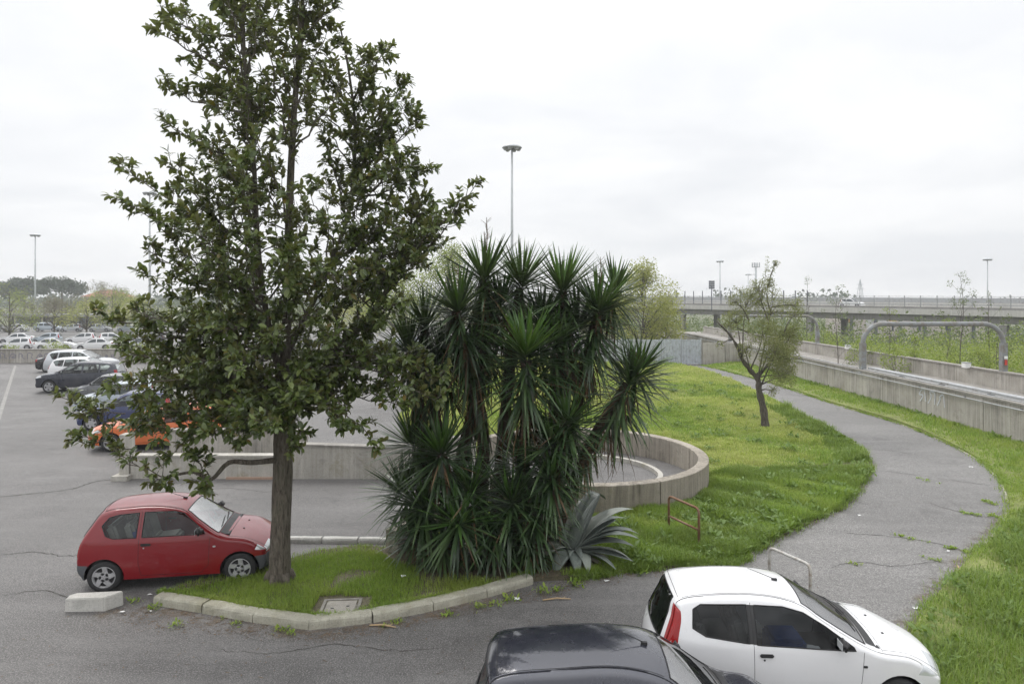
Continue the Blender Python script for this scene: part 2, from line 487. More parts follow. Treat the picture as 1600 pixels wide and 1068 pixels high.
ASPH = [(-80, -8), (17.6, -8), (17.6, 57.6), (-80, 57.6)]
V, F = grid_sheet(np.linspace(-80, 17.6, 40), np.linspace(-8, 57.6, 30), lambda x, y: 0.0)
tag(link_obj('asphalt_yard', mesh('asphalt_yard', V, F, M_ASPH)), kind='structure')
# the far car park beyond the low wall
V, F = grid_sheet(np.linspace(-190, 12, 12), np.linspace(74, 150, 8), lambda x, y: terrain_z(x, y) + 0.03)
tag(link_obj('far_car_park', mesh('far_car_park', V, F, M_ASPH)), kind='structure')
V, F = grid_sheet(np.linspace(60, 170, 8), np.linspace(150, 190, 5), lambda x, y: terrain_z(x, y) + 0.06)
tag(link_obj('far_road', mesh('far_road', V, F, M_ASPH)), kind='structure')

RING_C, RING_R, RING_T = (2.02, 20.35), 3.70, 0.30
def ring_pt(a, r=RING_R): return (RING_C[0] + r * math.cos(math.radians(a)), RING_C[1] + r * math.sin(math.radians(a)))
WALL_END = spot(622, 872)
PATH_L = [spot(*p) for p in ((1120, 905), (1165, 872), (1200, 850), (1255, 822), (1310, 795), (1345, 760), (1358, 722), (1315, 684), (1245, 648), (1180, 614), (1120, 588), (1068, 573))]
PATH_R = [spot(*p) for p in ((1395, 1040), (1440, 965), (1500, 890), (1558, 835), (1578, 790), (1556, 742), (1500, 702), (1405, 662), (1305, 632), (1215, 602), (1135, 580), (1095, 571))]
path_l = [tuple(p) for p in smooth_line(PATH_L, 6)]; path_r = [tuple(p) for p in smooth_line(PATH_R, 6)]
path_poly = path_l + path_r[::-1]

def poly_mesh(name, poly, step, zf, mat, skirt=0.12):
    xs = [p[0] for p in poly]; ys = [p[1] for p in poly]
    gx, gy = np.meshgrid(np.arange(min(xs), max(xs), step), np.arange(min(ys), max(ys), step))
    P = np.stack([gx.ravel(), gy.ravel()], 1) + RNG.uniform(-.2, .2, (gx.size, 2)) * step
    P = P[in_poly(P, poly)]
    P = P[dist_poly(P, poly, True) > step * 0.35]
    n = len(poly)
    pts = [Vector(p) for p in poly] + [Vector(p) for p in P]
    v, e, f, *_ = delaunay_2d_cdt(pts, [(i, (i + 1) % n) for i in range(n)], [], 0, 1e-5)
    C = np.array([((v[a] + v[b] + v[c]) / 3)[:] for a, b, c in f])
    ins = in_poly(C, poly)
    faces = [tuple(f[i]) for i in range(len(f)) if ins[i]]
    V = [(p.x, p.y, zf(p.x, p.y)) for p in v]
    if skirt:
        b = len(V)
        ring = [(p[0], p[1], zf(p[0], p[1])) for p in poly]
        V += ring + [(p[0], p[1], -0.02) for p in poly]
        faces += [(b + i, b + n + i, b + n + (i + 1) % n, b + (i + 1) % n) for i in range(n)]
    return mesh(name, V, faces, mat, True)

def nz(x, y, s, o=0.0): return mnoise.noise(Vector((x * s + o, y * s - o, o)))

# footpath laid 4 mm above the yard
tag(link_obj('footpath', poly_mesh('footpath', path_poly, 0.8, lambda x, y: 0.006, M_PATH, 0)), kind='structure')

# island: kerb line in front, soil and grass on it, running round the yucca to the lawn by the footpath
KERB = [spot(*p) for p in ((238, 945), (300, 955), (380, 970), (455, 981), (505, 985), (560, 977), (640, 962), (730, 942), (835, 912))]
kerb_line = [tuple(p) for p in smooth_line(KERB, 8)]
arc_out = [ring_pt(a, RING_R + 0.02) for a in range(225, 361, 6)]
arc_far = [ring_pt(a, RING_R + 0.02) for a in range(0, 151, 6)]
isl_far = [spot(*p) for p in ((615, 862), (560, 858), (500, 866), (465, 876), (430, 887), (395, 899), (340, 908), (285, 920))]
isl_right = [spot(*p) for p in ((900, 905), (960, 896), (1010, 888), (1070, 886), (1110, 884))]
ISLAND = [(p[0], p[1] + 0.12) for p in kerb_line] + isl_right + [spot(1165, 872)] + \
         [spot(*p) for p in ((1200, 850), (1255, 822), (1310, 795), (1345, 760), (1358, 722))] + [ring_pt(0, RING_R + .02)] + \
         [ring_pt(a, RING_R + .02) for a in range(354, 224, -6)] + [(WALL_END[0] + .1, WALL_END[1] + .1)] + isl_far
# replace the straight footpath stretch by its smoothed edge
_i1 = next(i for i, p in enumerate(path_l) if math.dist(p, spot(1165, 872)) < 1e-4)
_i2 = next(i for i, p in enumerate(path_l) if math.dist(p, spot(1358, 722)) < 1e-4)
ISLAND = [(p[0], p[1] + 0.12) for p in kerb_line] + isl_right + path_l[_i1:_i2 + 1] + [ring_pt(0, RING_R + .02)] + \
         [ring_pt(a, RING_R + .02) for a in range(354, 224, -6)] + [(WALL_END[0] + .1, WALL_END[1] + .05)] + isl_far
def isl_z(x, y):
    k = sstep(0, 1.4, x - 0.3)          # the kerb fades out to the right: lower ground there
    return 0.105 * (1 - k) + 0.045 * k + 0.02 * nz(x, y, 1.3) + 0.012 * nz(x, y, 4.0)
tag(link_obj('island_ground', poly_mesh('island_ground', ISLAND, 0.25, isl_z, M_DIRT)), kind='structure')

LAWN = path_l[_i2:] + [(10.5, 57.4), (-5.5, 57.4), (-5.0, 30.0), (-3.2, 21.6)] + [ring_pt(a, RING_R + .02) for a in range(150, -1, -6)]
def lawn_z(x, y): return 0.05 + 0.05 * nz(x, y, 0.35) + 0.03 * nz(x, y, 1.2) + 0.12 * sstep(22, 40, y)
tag(link_obj('lawn', poly_mesh('lawn', LAWN, 0.7, lawn_z, M_LAWN)), kind='structure')
WALLX = 17.95
VERGE = path_r[::-1][:-1] + [spot(1395, 1040), spot(1330, 1100), (9.0, 6.0), (WALLX - 0.05, 6.0), (WALLX - 0.05, 50), (14, 53)]
VERGE = [p for p in path_r[::-1]] + [(5.2, 8.2), (5.4, 6.5), (WALLX - 0.05, 6.5), (WALLX - 0.05, 53.5)]
def verge_z(x, y): return 0.05 + 0.03 * nz(x, y, 0.8) + 0.16 * sstep(14.5, 17.8, x)
tag(link_obj('verge', poly_mesh('verge', VERGE, 0.5, verge_z, M_LAWN)), kind='structure')

# ------------------------------------------------------------------ kerbs
def sweep_block(p, q, w, h, ch=0.025, z0=-0.03, drop=(0, 0), seed=0):
    """One kerb stone from p to q (front bottom edge), chamfered on the front top edge."""
    p = Vector((*p, 0)); q = Vector((*q, 0)); t = (q - p).normalized(); nrm = Vector((-t.y, t.x, 0))
    r = random.Random(seed); V = []
    L = (q - p).length; n = max(2, int(L / 0.16))
    prof = [(0, z0), (0.004, h * 0.55), (0.012, h - ch), (ch + .01, h), (w - 0.012, h + 0.003), (w, h - 0.012), (w, z0)]
    for i in range(n + 1):
        c = p + (q - p) * (i / n); e = 0.985 if i in (0, n) else 1.0
        dz = drop[0] + (drop[1] - drop[0]) * i / n
        for (a, b) in prof:
            j = 0.004
            V.append(c + nrm * (a + (1 - e) * .3 * (1 if a < w / 2 else -1) + r.uniform(-j, j)) + Vector((0, 0, (b * e if b > 0 else b) + dz + r.uniform(-j, j))))
    k = len(prof)
    F = [(i * k + a, (i + 1) * k + a, (i + 1) * k + a + 1, i * k + a + 1) for i in range(n) for a in range(k - 1)]
    F += [tuple(range(k)), tuple(n * k + a for a in range(k - 1, -1, -1))]
    return V, F
def cut_line(line, length):
    """Resample a polyline into stretches of about `length`."""
    L = [0]
    for a, b in zip(line, line[1:]): L.append(L[-1] + math.dist(a, b))
    n = max(1, round(L[-1] / length)); out = []
    for i in range(n + 1):
        s = L[-1] * i / n
        k = max(j for j in range(len(L)) if L[j] <= s + 1e-9); k = min(k, len(line) - 2)
        f = (s - L[k]) / (L[k + 1] - L[k])
        out.append((line[k][0] + (line[k + 1][0] - line[k][0]) * f, line[k][1] + (line[k + 1][1] - line[k][1]) * f))
    return out
kerb = tag(empty('kerb', (0, 0, 0)), kind='structure')
_pts = cut_line(kerb_line, 0.98)
for i, (a, b) in enumerate(zip(_pts, _pts[1:])):
    u = Vector(b) - Vector(a); u = u.normalized() * 0.012
    sunk = [0, 0, 0, 0, 0, 0, -.01, -.03, -.06][min(i, 8)]
    V, F = sweep_block(Vector(a) + u, Vector(b) - u * (0.3 if i % 3 else 1.6), 0.24, 0.15, drop=(sunk, sunk - .006 * (i % 2)), seed=i)
    link_obj('kerb_stone', mesh('kerb_stone', V, F, M_KERB), kerb)
pale = tag(empty('far_kerb', (0, 0, 0)), kind='structure')
_a, _b = spot(390, 848), spot(617, 850)
for i in range(4):
    p = Vector(_a).lerp(Vector(_b), i / 4); q = Vector(_a).lerp(Vector(_b), (i + 1) / 4 - 0.012)
    V, F = sweep_block(p, q, 0.16, 0.11, seed=50 + i)
    link_obj('kerb_stone', mesh('kerb_stone', V, F, M_STRIP), pale)
# thin pale edging of the footpath, mostly overgrown
edge = tag(empty('path_edging', (0, 0, 0)), kind='structure')
for line, off in ((path_l[6:], -0.02), (path_r[16:], 0.0)):
    ps = cut_line(line, 1.0)
    for i, (a, b) in enumerate(zip(ps, ps[1:])):
        if i % 5 in (1, 3): continue
        u = (Vector(b) - Vector(a)).normalized() * 0.01
        V, F = sweep_block(Vector(a) + u, Vector(b) - u, 0.07, 0.035, 0.01, seed=i)
        link_obj('edging_stone', mesh('edging_stone', V, F, M_KERB), edge)

# road paint
def strip(name, a, b, w, z=0.004):
    a, b = Vector(a), Vector(b); n = (b - a).normalized(); n = Vector((-n.y, n.x)) * w / 2
    k = 12; V, F = [], []
    for i in range(k + 1):
        c = a.lerp(b, i / k); V += [(c.x - n.x, c.y - n.y, z), (c.x + n.x, c.y + n.y, z)]
    F = [(2 * i, 2 * i + 2, 2 * i + 3, 2 * i + 1) for i in range(k)]
    return tag(link_obj(name, mesh(name, V, F, M_MARK)), kind='structure')
strip('road_marking', spot(24, 571), spot(-14, 690), 0.16)

# cracks and joints in the asphalt: narrow ragged ribbons, 3 mm above
M_CRACK = simple('crack_dirt', (0.045, 0.041, 0.036), .95, 0, .4, 8)
def crack(pts, w, seed, z=.0035):
    r = random.Random(seed); L = cut_line([tuple(p) for p in smooth_line([spot(*p) for p in pts], 5)], .09); V = []
    n = len(L)
    for i, p in enumerate(L):
        d = (Vector(L[min(i + 1, n - 1)]) - Vector(L[max(i - 1, 0)])).normalized(); nr = Vector((-d.y, d.x)); o_ = r.gauss(0, .018); ww = w * r.uniform(.25, 1.1) * min(1, (i + 1) / 6, (n - i) / 6)
        V += [(p[0] + nr.x * (o_ - ww), p[1] + nr.y * (o_ - ww), z), (p[0] + nr.x * (o_ + ww), p[1] + nr.y * (o_ + ww), z)]
    tag(link_obj('asphalt_crack', mesh('asphalt_crack', V, [(2 * i, 2 * i + 2, 2 * i + 3, 2 * i + 1) for i in range(n - 1)], M_CRACK)), kind='structure')
crack([(-20, 778), (60, 770), (110, 764), (150, 752), (196, 747)], .035, 1); crack([(-10, 868), (50, 862), (110, 868), (160, 858)], .018, 2); crack([(300, 770), (350, 762), (420, 768), (480, 764)], .014, 3)
crack([(700, 1010), (620, 1016), (520, 1006), (430, 1020), (330, 1014)], .012, 4); crack([(0, 930), (70, 922), (120, 940)], .014, 5)
for k_, pts_ in enumerate((((1375, 735), (1430, 742), (1500, 752), (1560, 760)), ((1310, 832), (1390, 838), (1470, 850), (1530, 870)), ((1440, 782), (1500, 800), (1560, 812)), ((1290, 888), (1340, 878), (1400, 884), (1470, 876)), ((1330, 700), (1390, 704), (1440, 712)))): crack(pts_, .014, 20 + k_, .0095)

# ------------------------------------------------------------------ walls
def thick_wall(line, t, h0, h1, closed=False, seg=None, z0=-0.1):
    """Solid wall along a polyline; t thickness to the left; returns V, F (sides, top, ends)."""
    V, F = [], []; n = len(line)
    for i, p in enumerate(line):
        a = Vector(line[max(i - 1, 0)]); b = Vector(line[min(i + 1, n - 1)])
        d = (b - a).normalized(); nr = Vector((-d.y, d.x)) * t
        h = h0 + (h1 - h0) * i / max(1, n - 1)
        for q, z in (((p[0], p[1]), z0), ((p[0], p[1]), h), ((p[0] + nr.x, p[1] + nr.y), h), ((p[0] + nr.x, p[1] + nr.y), z0)):
            V.append((q[0], q[1], z))
    for i in range(n - 1):
        for k in range(3):
            F.append((i * 4 + k, i * 4 + k + 1, (i + 1) * 4 + k + 1, (i + 1) * 4 + k))
    F += [(0, 3, 2, 1), tuple((n - 1) * 4 + k for k in range(4))]
    return V, F
ringw = tag(empty('curved_wall', (RING_C[0], RING_C[1], 0)), 'low curved streaked concrete wall round the asphalt turning bay behind the agave', 'wall')
def rel(V, o): return [(v[0] - o.location.x, v[1] - o.location.y, v[2] - o.location.z) for v in V]
# board marks: the wall face is cast in narrow vertical boards (slightly uneven radius)
def board_ring(a0, a1, r0, r1, h):
    """outer radius r0 (with board relief), inner r1."""
    V, F = [], []; step = 1.0; n = int(abs(a1 - a0) / step); rr = random.Random(3)
    for i in range(n + 1):
        a = a0 + (a1 - a0) * i / n
        j1 = rr.uniform(-.006, .006); j2 = rr.uniform(-.006, .006); jz = rr.uniform(-.004, .004)
        for r, z in ((r0 + j1, -0.1), (r0 + j1, h - .015), (r0 - .02, h + jz), (r1 + .02, h + jz), (r1 + j2, h - .015), (r1 + j2, -0.1)):
            V.append((*ring_pt(a, r), z))
    for i in range(n):
        for k in range(5): F.append((i * 6 + k, i * 6 + k + 1, (i + 1) * 6 + k + 1, (i + 1) * 6 + k))
    F += [(0, 5, 4, 3, 2, 1), tuple(n * 6 + k for k in range(6))]
    return V, F
for a0, a1 in ((-134.6, -63.0), (-62.6, 7), (7.4, 76), (76.4, 148)):
    V, F = board_ring(a0, a1, RING_R, RING_R - RING_T, 0.74)
    link_obj('wall_panel', mesh('wall_panel', rel(V, ringw), F, M_RING), ringw)
_e = ring_pt(-135, RING_R)
V, F = thick_wall([WALL_END, ((WALL_END[0] + _e[0]) / 2, (WALL_END[1] + _e[1]) / 2), _e], RING_T, 0.55, 0.74)
link_obj('wall_end', mesh('wall_end', rel(V, ringw), F, M_RING), ringw)
# walkway kerb inside the ring
kb = []
for a in range(-50, 150, 4): kb.append(ring_pt(a, 2.45 - 0.25 * sstep(0, -50, a)))
V, F = thick_wall([(p[0] - .9 * sstep(2.5, 0, abs(p[1] - 22)) * 0, p[1]) for p in kb], 0.14, 0.12, 0.12, z0=-.05)
inner = tag(link_obj('inner_kerb', mesh('inner_kerb', V, F, M_LOWW)), kind='structure')

# wall along the drive, left of the ring
a = spot(447, 748); b = spot(604, 748)
low = tag(empty('drive_wall', (a[0], a[1], 0)), 'cream stained concrete wall across the drive behind the magnolia trunk', 'wall')
ln = [a, ((a[0] + b[0]) / 2, (a[1] + b[1]) / 2), b, (-2.6, 21.0), ring_pt(149.5, RING_R)]
V, F = thick_wall(ln, 0.28, 0.98, 0.80); link_obj('wall_body', mesh('wall_body', rel(V, low), F, M_LOWW), low)
V, F = thick_wall([(p[0], p[1] - 0.025) for p in ln], 0.33, 1.035, 0.86, z0=0.94 - .14); V = [(v[0], v[1], max(v[2], 0.985 - .18 * (i // 4) / 4)) if v[2] < .95 else v for i, v in enumerate(V)]
link_obj('coping', mesh('coping', rel(V, low), F, M_COPE), low)
c = spot(203, 748)
stub = tag(empty('ramp_parapet', (c[0], c[1], 0)), 'low pale parapet with end pillar beyond the red car', 'wall')
m = MB(); L = a[0] - c[0]
m.box((L / 2, 0.14, 0.31), (L - .02, 0.26, 0.66)); m.build('wall_body', M_LOWW, stub)
m = MB(); m.box((L / 2, 0.14, 0.67), (L - .02, 0.32, 0.05)); m.build('coping', M_LOWW, stub)
m = MB(); m.box((-0.16, 0.14, 0.62), (0.28, 0.34, 1.36)); m.build('pillar', M_LOWW, stub)
m = MB(); m.box((-0.18, 0.0, 0.06), (0.46, 0.5, 0.16)); m.build('plinth', M_LOWW, stub)
m = MB(); m.box((L * .80, -0.01, 0.0), (L * .36, 0.10, 0.12)); m.build('brick_footing', simple('brick_footing', (0.36, 0.25, 0.19), .9, 0, .2, 12), stub)
bk = tag(empty('ramp_back_wall', (c[0] + .4, c[1] + 1.9, 0)), 'grey concrete wall standing behind the low parapet with the pillar', 'wall')
m = MB(); m.box((L / 2 - .3, 0.14, 0.5), (L - .2, 0.26, 1.05)); m.build('wall_body', M_WALL, bk)
m = MB(); m.box((L / 2 - .3, 0.14, 1.055), (L - .1, 0.34, 0.05)); m.build('coping', M_COPE, bk)

# trackway walls on the right: cast panels with a coping each
def track_wall(name, x, y0, y1, h0, h1, label, thick=0.35, plen=6.0, cap=True):
    o = tag(empty(name, (x, y0, 0)), label, 'wall')
    n = round((y1 - y0) / plen); hh = lambda y: h0 + (h1 - h0) * (y - y0) / (y1 - y0)
    for i in range(n):
        ya, yb = i * (y1 - y0) / n + .008, (i + 1) * (y1 - y0) / n - .008
        ha, hb = hh(y0 + ya), hh(y0 + yb)
        j = random.uniform(-.006, .006)
        V = [(j, ya, -1.5), (j, yb, -1.5), (thick, yb, -1.5), (thick, ya, -1.5), (j, ya, ha), (j, yb, hb), (thick, yb, hb), (thick, ya, ha)]
        F = [(0, 4, 5, 1), (1, 5, 6, 2), (2, 6, 7, 3), (3, 7, 4, 0), (4, 7, 6, 5)]
        link_obj('wall_panel', mesh('wall_panel', V, F, M_WALL), o)
        if cap:
            V = [(x_, y_, z_) for z_ in (0, .07) for (x_, y_) in ((-.05, ya), (-.05, yb), (thick + .05, yb), (thick + .05, ya))]
            V = [(v[0], v[1], v[2] + .002 + (ha if v[1] == ya else hb)) for v in V]
            link_obj('coping', mesh('coping', V, [(0, 3, 2, 1), (4, 5, 6, 7), (0, 1, 5, 4), (1, 2, 6, 5), (2, 3, 7, 6), (3, 0, 4, 7)], M_COPE), o)
    return o
W1 = track_wall('trackway_wall', WALLX, 8, 80, 1.52, 1.46, 'long streaked concrete wall along the footpath, nearest of the trackway walls')
W2 = track_wall('trackway_wall', 25.2, 12, 90, 1.45, 1.30, 'second streaked concrete wall parallel behind the footpath wall')
# raised bed between the two walls
V, F = grid_sheet([WALLX + .2, 21, 25.3], np.linspace(6, 92, 20), lambda x, y: 0.55)
tag(link_obj('trackway', mesh('trackway', V, F, M_COPE)), kind='structure')
# conduit tray along the near wall
tray = tag(empty('cable_tray', (WALLX + .45, 8, 1.5)), 'pale metal cable tray on brackets along the top of the footpath wall', 'cable tray')
for i in range(9):
    m = MB(); m.box((0, 1.5 + i * 3.0, 0.17), (0.34, 2.97, 0.10)); m.build('tray_cover', M_GALV, tray)
    m = MB(); m.box((-.02, 0.2 + i * 3.0, 0.06), (0.26, 0.06, 0.13)); m.box((-.1, 0.2 + i * 3.0, -.06), (0.05, 0.05, 0.3)); m.build('bracket', M_DSTEEL, tray)
m = MB(); m.tube([(-.30, 0, .10), (-.30, 27, .10)], 0.025, 6); m.tube([(-.30, 27, .10), (-.30, 60, .08)], 0.025, 6); m.build('hand_pipe', M_GALV, tray)
tray2 = tag(empty('pipe_run', (WALLX - .08, 8, 1.37)), 'thin steel pipe clipped below the coping of the footpath wall', 'pipe')
m = MB(); m.tube([(0, 0, 0), (0, 72, -.06)], 0.028, 6); m.build('pipe', M_GALV, tray2)
for i in range(24):
    m = MB(); m.box((.03, 1 + i * 3, 0), (.07, .05, .08)); m.build('clip', M_DSTEEL, tray2)

# graffiti: thin sprayed strokes, 3 mm proud of the wall
def scribble(name, o, segs, mat, plane):
    for pts in segs:
        m = MB(); P = smooth_line(pts, 5); w = 0.028
        V = []
        for i, p in enumerate(P):
            t = (P[min(i + 1, len(P) - 1)] - P[max(i - 1, 0)]).normalized(); n = Vector((-t.y, t.x)) * w
            V += [plane(p - n), plane(p + n)]
        m.add(V, [(2 * i, 2 * i + 1, 2 * i + 3, 2 * i + 2) for i in range(len(P) - 1)]); m.build(name, mat, o)
M_SPRAY = simple('spray_grey', (0.50, 0.52, 0.56), .8, 0, .2, 9); M_SPRAYD = simple('spray_dark', (0.17, 0.16, 0.21), .8, 0, .2, 9)
def letters(x0, n, w, h, seed):
    r = random.Random(seed); out = []
    for i in range(n):
        x = x0 + i * w * 1.15
        out.append([(x + r.uniform(0, .2) * w, r.uniform(0, .2) * h), (x + r.uniform(0, .5) * w, h * r.uniform(.8, 1)), (x + w * r.uniform(.6, 1), h * r.uniform(.5, .9)),
                    (x + w * r.uniform(.2, .6), h * r.uniform(.3, .6)), (x + w * r.uniform(.7, 1), r.uniform(0, .2) * h)])
    return out
scribble('graffiti_stroke', W1, letters(20.3, 3, .55, .62, 4), M_SPRAY, lambda p: (-.012, p.x, p.y + .72))
# ------------------------------------------------------------------ trackway portals, overpass, masts, fence, barriers
def portal(Y, z_top, label, post=0.26):
    x0, x1 = WALLX + .18, 25.4
    o = tag(empty('portal_frame', (x0, Y, 1.4)), label, 'portal', 'steel portals over the trackway')
    h = z_top - 1.4; w = x1 - x0; r = 1.05
    m = MB(); m.box((0, 0, 0.06 + (h - r) * .5), (post, post, h - r)); m.build('post', M_PORTAL, o)
    m = MB(); m.box((w, 0, 0.06 + (h - r) * .5), (post * 1.1, post, h - r)); m.build('post', M_PORTAL, o)
    pts = [(0, 0, h - r - .1)] + [(r - r * math.cos(a), 0, h - r + r * math.sin(a)) for a in np.linspace(0, math.pi / 2, 10)] + \
          [(w - r + r * math.sin(a), 0, h - r + r * math.cos(a)) for a in np.linspace(0, math.pi / 2, 10)] + [(w, 0, h - r - .1)]
    m = MB(); m.tube(pts, post * .47, 12); m.build('arch_beam', M_PORTAL, o, True)
    for x in (0, w):
        m = MB(); m.box((x, 0, .03), (post * 1.7, post * 1.7, .06)); m.build('base_plate', M_GALV, o)
    for k in range(4):
        m = MB(); m.box((r + .5 + k * (w - 2 * r - 1) / 3, -.0, h - post * .47 - .1), (.07, .07, .22)); m.build('hanger', M_DSTEEL, o)
    return o
pf = portal(35.3, 3.92, 'large grey steel portal with rounded corners spanning the trackway, nearest one')
m = MB(); m.box((25.4 - WALLX - .18 - .02, -.22, .55), (.10, .06, .26)); m.build('signal_box', simple('signal_red', (.5, .05, .03), .5), pf)
m = MB(); m.box((25.4 - WALLX - .18 - .02, -.22, .80), (.14, .06, .14)); m.build('signal_plate', M_PAPER, pf)
portal(56.8, 3.7, 'smaller looking steel portal farther along the trackway, behind the leaning tree', .24)
for k, (px, py, Y, nm) in enumerate(((1328, 556, 36, 'beside the near portal post'), (1514, 580, 32.5, 'between the near portal posts'))):
    p = at(px, py, Y); o = tag(empty('junction_box', (25.05, 25.2 * FOC / (px - 800), 1.40)), 'small white box on the second trackway wall ' + nm, 'box')
    m = MB(); m.box((0, 0, .14), (.3, .35, .26)); m.build('case', M_PAPER, o); m = MB(); m.box((0, 0, .29), (.34, .4, .04)); m.build('lid', M_GALV, o)

# elevated road
OA, OB = Vector((72.0, 74.0)), Vector((22.0, 152.0))
OA2, OB2 = OA + (OA - OB) * 0.5, OB + (OB - OA) * 1.2
def deck_z(p): 
    t = (Vector(p) - OA).dot((OB - OA)) / (OB - OA).length_squared
    return 3.45 + 0.20 * t
ovp = tag(empty('overpass', (OA.x, OA.y, 0)), 'elevated concrete road on piers crossing behind the trackway', 'overpass')
od = (OB - OA).normalized(); on = Vector((od.y, -od.x))     # on points away from the camera
if on.y < 0: on = -on
def sect(prof, name, mat, a=OA2, b=OB2, k=8):
    V, F = [], []; n = len(prof)
    for i in range(k + 1):
        c = a.lerp(b, i / k); dz = deck_z(c)
        for (u, z) in prof:
            q = c + on * u; V.append((q.x - OA.x, q.y - OA.y, dz + z))
    for i in range(k):
        for j in range(n): F.append((i * n + j, i * n + (j + 1) % n, (i + 1) * n + (j + 1) % n, (i + 1) * n + j))
    F += [tuple(range(n)), tuple(k * n + j for j in range(n - 1, -1, -1))]
    return link_obj(name, mesh(name, V, F, mat), ovp)
sect([(0, 0), (0, -.80), (.35, -.80), (.35, -.25), (12.2, -.25), (12.2, -.80), (12.5, -.80), (12.5, 0)], 'deck', M_DECK)
sect([(.75, -.26), (.75, -1.7), (1.6, -1.7), (1.6, -.26)], 'girder', M_GIRD)
sect([(6.0, -.26), (6.0, -1.95), (6.6, -1.95), (6.6, -.26)], 'girder', M_GIRD)
sect([(11.0, -.26), (11.0, -1.95), (11.6, -1.95), (11.6, -.26)], 'girder', M_GIRD)
sect([(.1, .012), (.1, .32), (.36, .32), (.36, .012)], 'parapet', M_GIRD)
for z, t in ((.55, .16), (.9, .10), (1.28, .07), (1.75, .05)):
    sect([(.16, z), (.16, z + t), (.22, z + t), (.22, z)], 'guard_rail', M_GALV)
sect([(5.9, .012), (5.9, .9), (6.15, .9), (6.15, .012)], 'median_barrier', M_DECK)
sect([(12.1, .012), (12.1, 1.55), (12.25, 1.55), (12.25, .012)], 'far_barrier', M_GALV)
Ld = (OB2 - OA2).length; npst = int(Ld / 2.2)
mp = MB().box((0, 0, .95), (.09, .09, 1.9)).data('rail_post', M_GALV); mt = MB().box((0, 0, 1.35), (.14, .14, 2.7)).data('tall_post', M_DSTEEL)
for i in range(npst):
    c = OA2.lerp(OB2, i / npst)
    px = 800 + FOC * c.x / c.y
    if px < 930 or px > 1660: continue
    q = c + on * .28 - OA
    o = link_obj('tall_post' if px < 1275 else 'rail_post', mt if px < 1275 else mp, ovp); o.location = (q.x, q.y, deck_z(c) + .02)
for i in range(9):
    c = OA2.lerp(OB2, i / 9 + .03) + on * 1.2; tz = deck_z(c)
    gz = terrain_z(c.x, c.y)
    for u in (0, 9.8):
        q = c + on * u - OA; hgt = tz - 1.95 - gz + .4
        m = MB(); m.box((q.x, q.y, gz - .4 + hgt / 2), (.9, .8, hgt), math.atan2(od.y, od.x)); m.build('pier', M_GIRD, ovp)

# high light masts with round heads
def mast(px, py_top, Y, label, head=2.6, base_z=None):
    top = at(px, py_top, Y); gz = terrain_z(top.x, Y) if base_z is None else base_z
    H = top.z - gz
    o = tag(empty('light_mast', (top.x, Y, gz - .2)), label, 'light mast', 'tall light masts')
    m = MB(); m.tube([(0, 0, 0), (0, 0, H * .5), (0, 0, H)], [.26, .19, .12], 10); m.build('pole', M_MAST, o, True)
    R = head / 2
    m = MB(); m.lathe([(.05, H + .42), (R * .55, H + .34), (R * .9, H + .12), (R, H - .05), (R * .93, H - .12), (R * .4, H - .02), (.05, H)], 20); m.build('lamp_head', M_MAST, o, True)
    for k in range(6):
        a = k * math.pi / 3 + .2
        m = MB(); m.lathe([(.02, H - .42), (.20 * head / 2.6, H - .40), (.30 * head / 2.6, H - .22), (.26 * head / 2.6, H - .06)], 10, c=(R * .66 * math.cos(a), R * .66 * math.sin(a), 0)); m.build('lamp', M_GALV, o)
    return o
mast(800, 228, 88, 'tall light mast with round head rising behind the yuccas')
mast(55, 366, 178, 'light mast with flat round head at the far left of the car park')
mast(234, 300, 130, 'light mast pole standing behind the left edge of the magnolia')
mast(1125, 407, 222, 'light mast behind the overpass, left of the leaning tree', 2.7)
mast(1543, 404, 205, 'light mast behind the overpass at the right edge', 2.7)
mast(1169, 428, 330, 'smallest light mast behind the overpass beside the antenna tower', 2.9)
# antenna tower
p = at(1181, 414, 260); gz = -4.5
o = tag(empty('antenna_tower', (p.x, p.y, gz)), 'grey antenna tower with a crown of panels behind the overpass', 'antenna tower')
H = p.z - gz
m = MB(); m.tube([(0, 0, 0), (0, 0, H + .8)], [.45, .35], 8); m.build('pole', M_MAST, o, True)
m = MB(); m.lathe([(1.0, H - .9), (1.5, H - .8), (1.5, H - .7), (1.0, H - .7)], 14); m.build('platform', M_GALV, o)
for k in range(8):
    a = k * math.pi / 4; m = MB(); m.box((1.35 * math.cos(a), 1.35 * math.sin(a), H + .1), (.35, .18, 1.6), a); m.build('antenna_panel', M_MAST, o)
m = MB(); m.box((-1.2, 0, H - 3.6), (2.2, .3, .2)); m.build('side_arm', M_GALV, o)
# floodlight / sign frame on the overpass
p = at(1112, 447, 118); o = tag(empty('sign_panel', (p.x, p.y, deck_z((p.x, p.y)))), 'small dark gridded panel on a post above the overpass', 'panel')
zz = p.z - deck_z((p.x, p.y)) + .2
m = MB(); m.box((0, 0, zz / 2 - .4), (.12, .12, zz + .8)); m.build('post', M_DSTEEL, o)
for r_ in range(4):
    for c_ in range(3):
        m = MB(); m.box(((c_ - 1) * .34, 0, zz - .5 + r_ * .36), (.31, .1, .32)); m.build('panel_cell', M_DSTEEL, o)
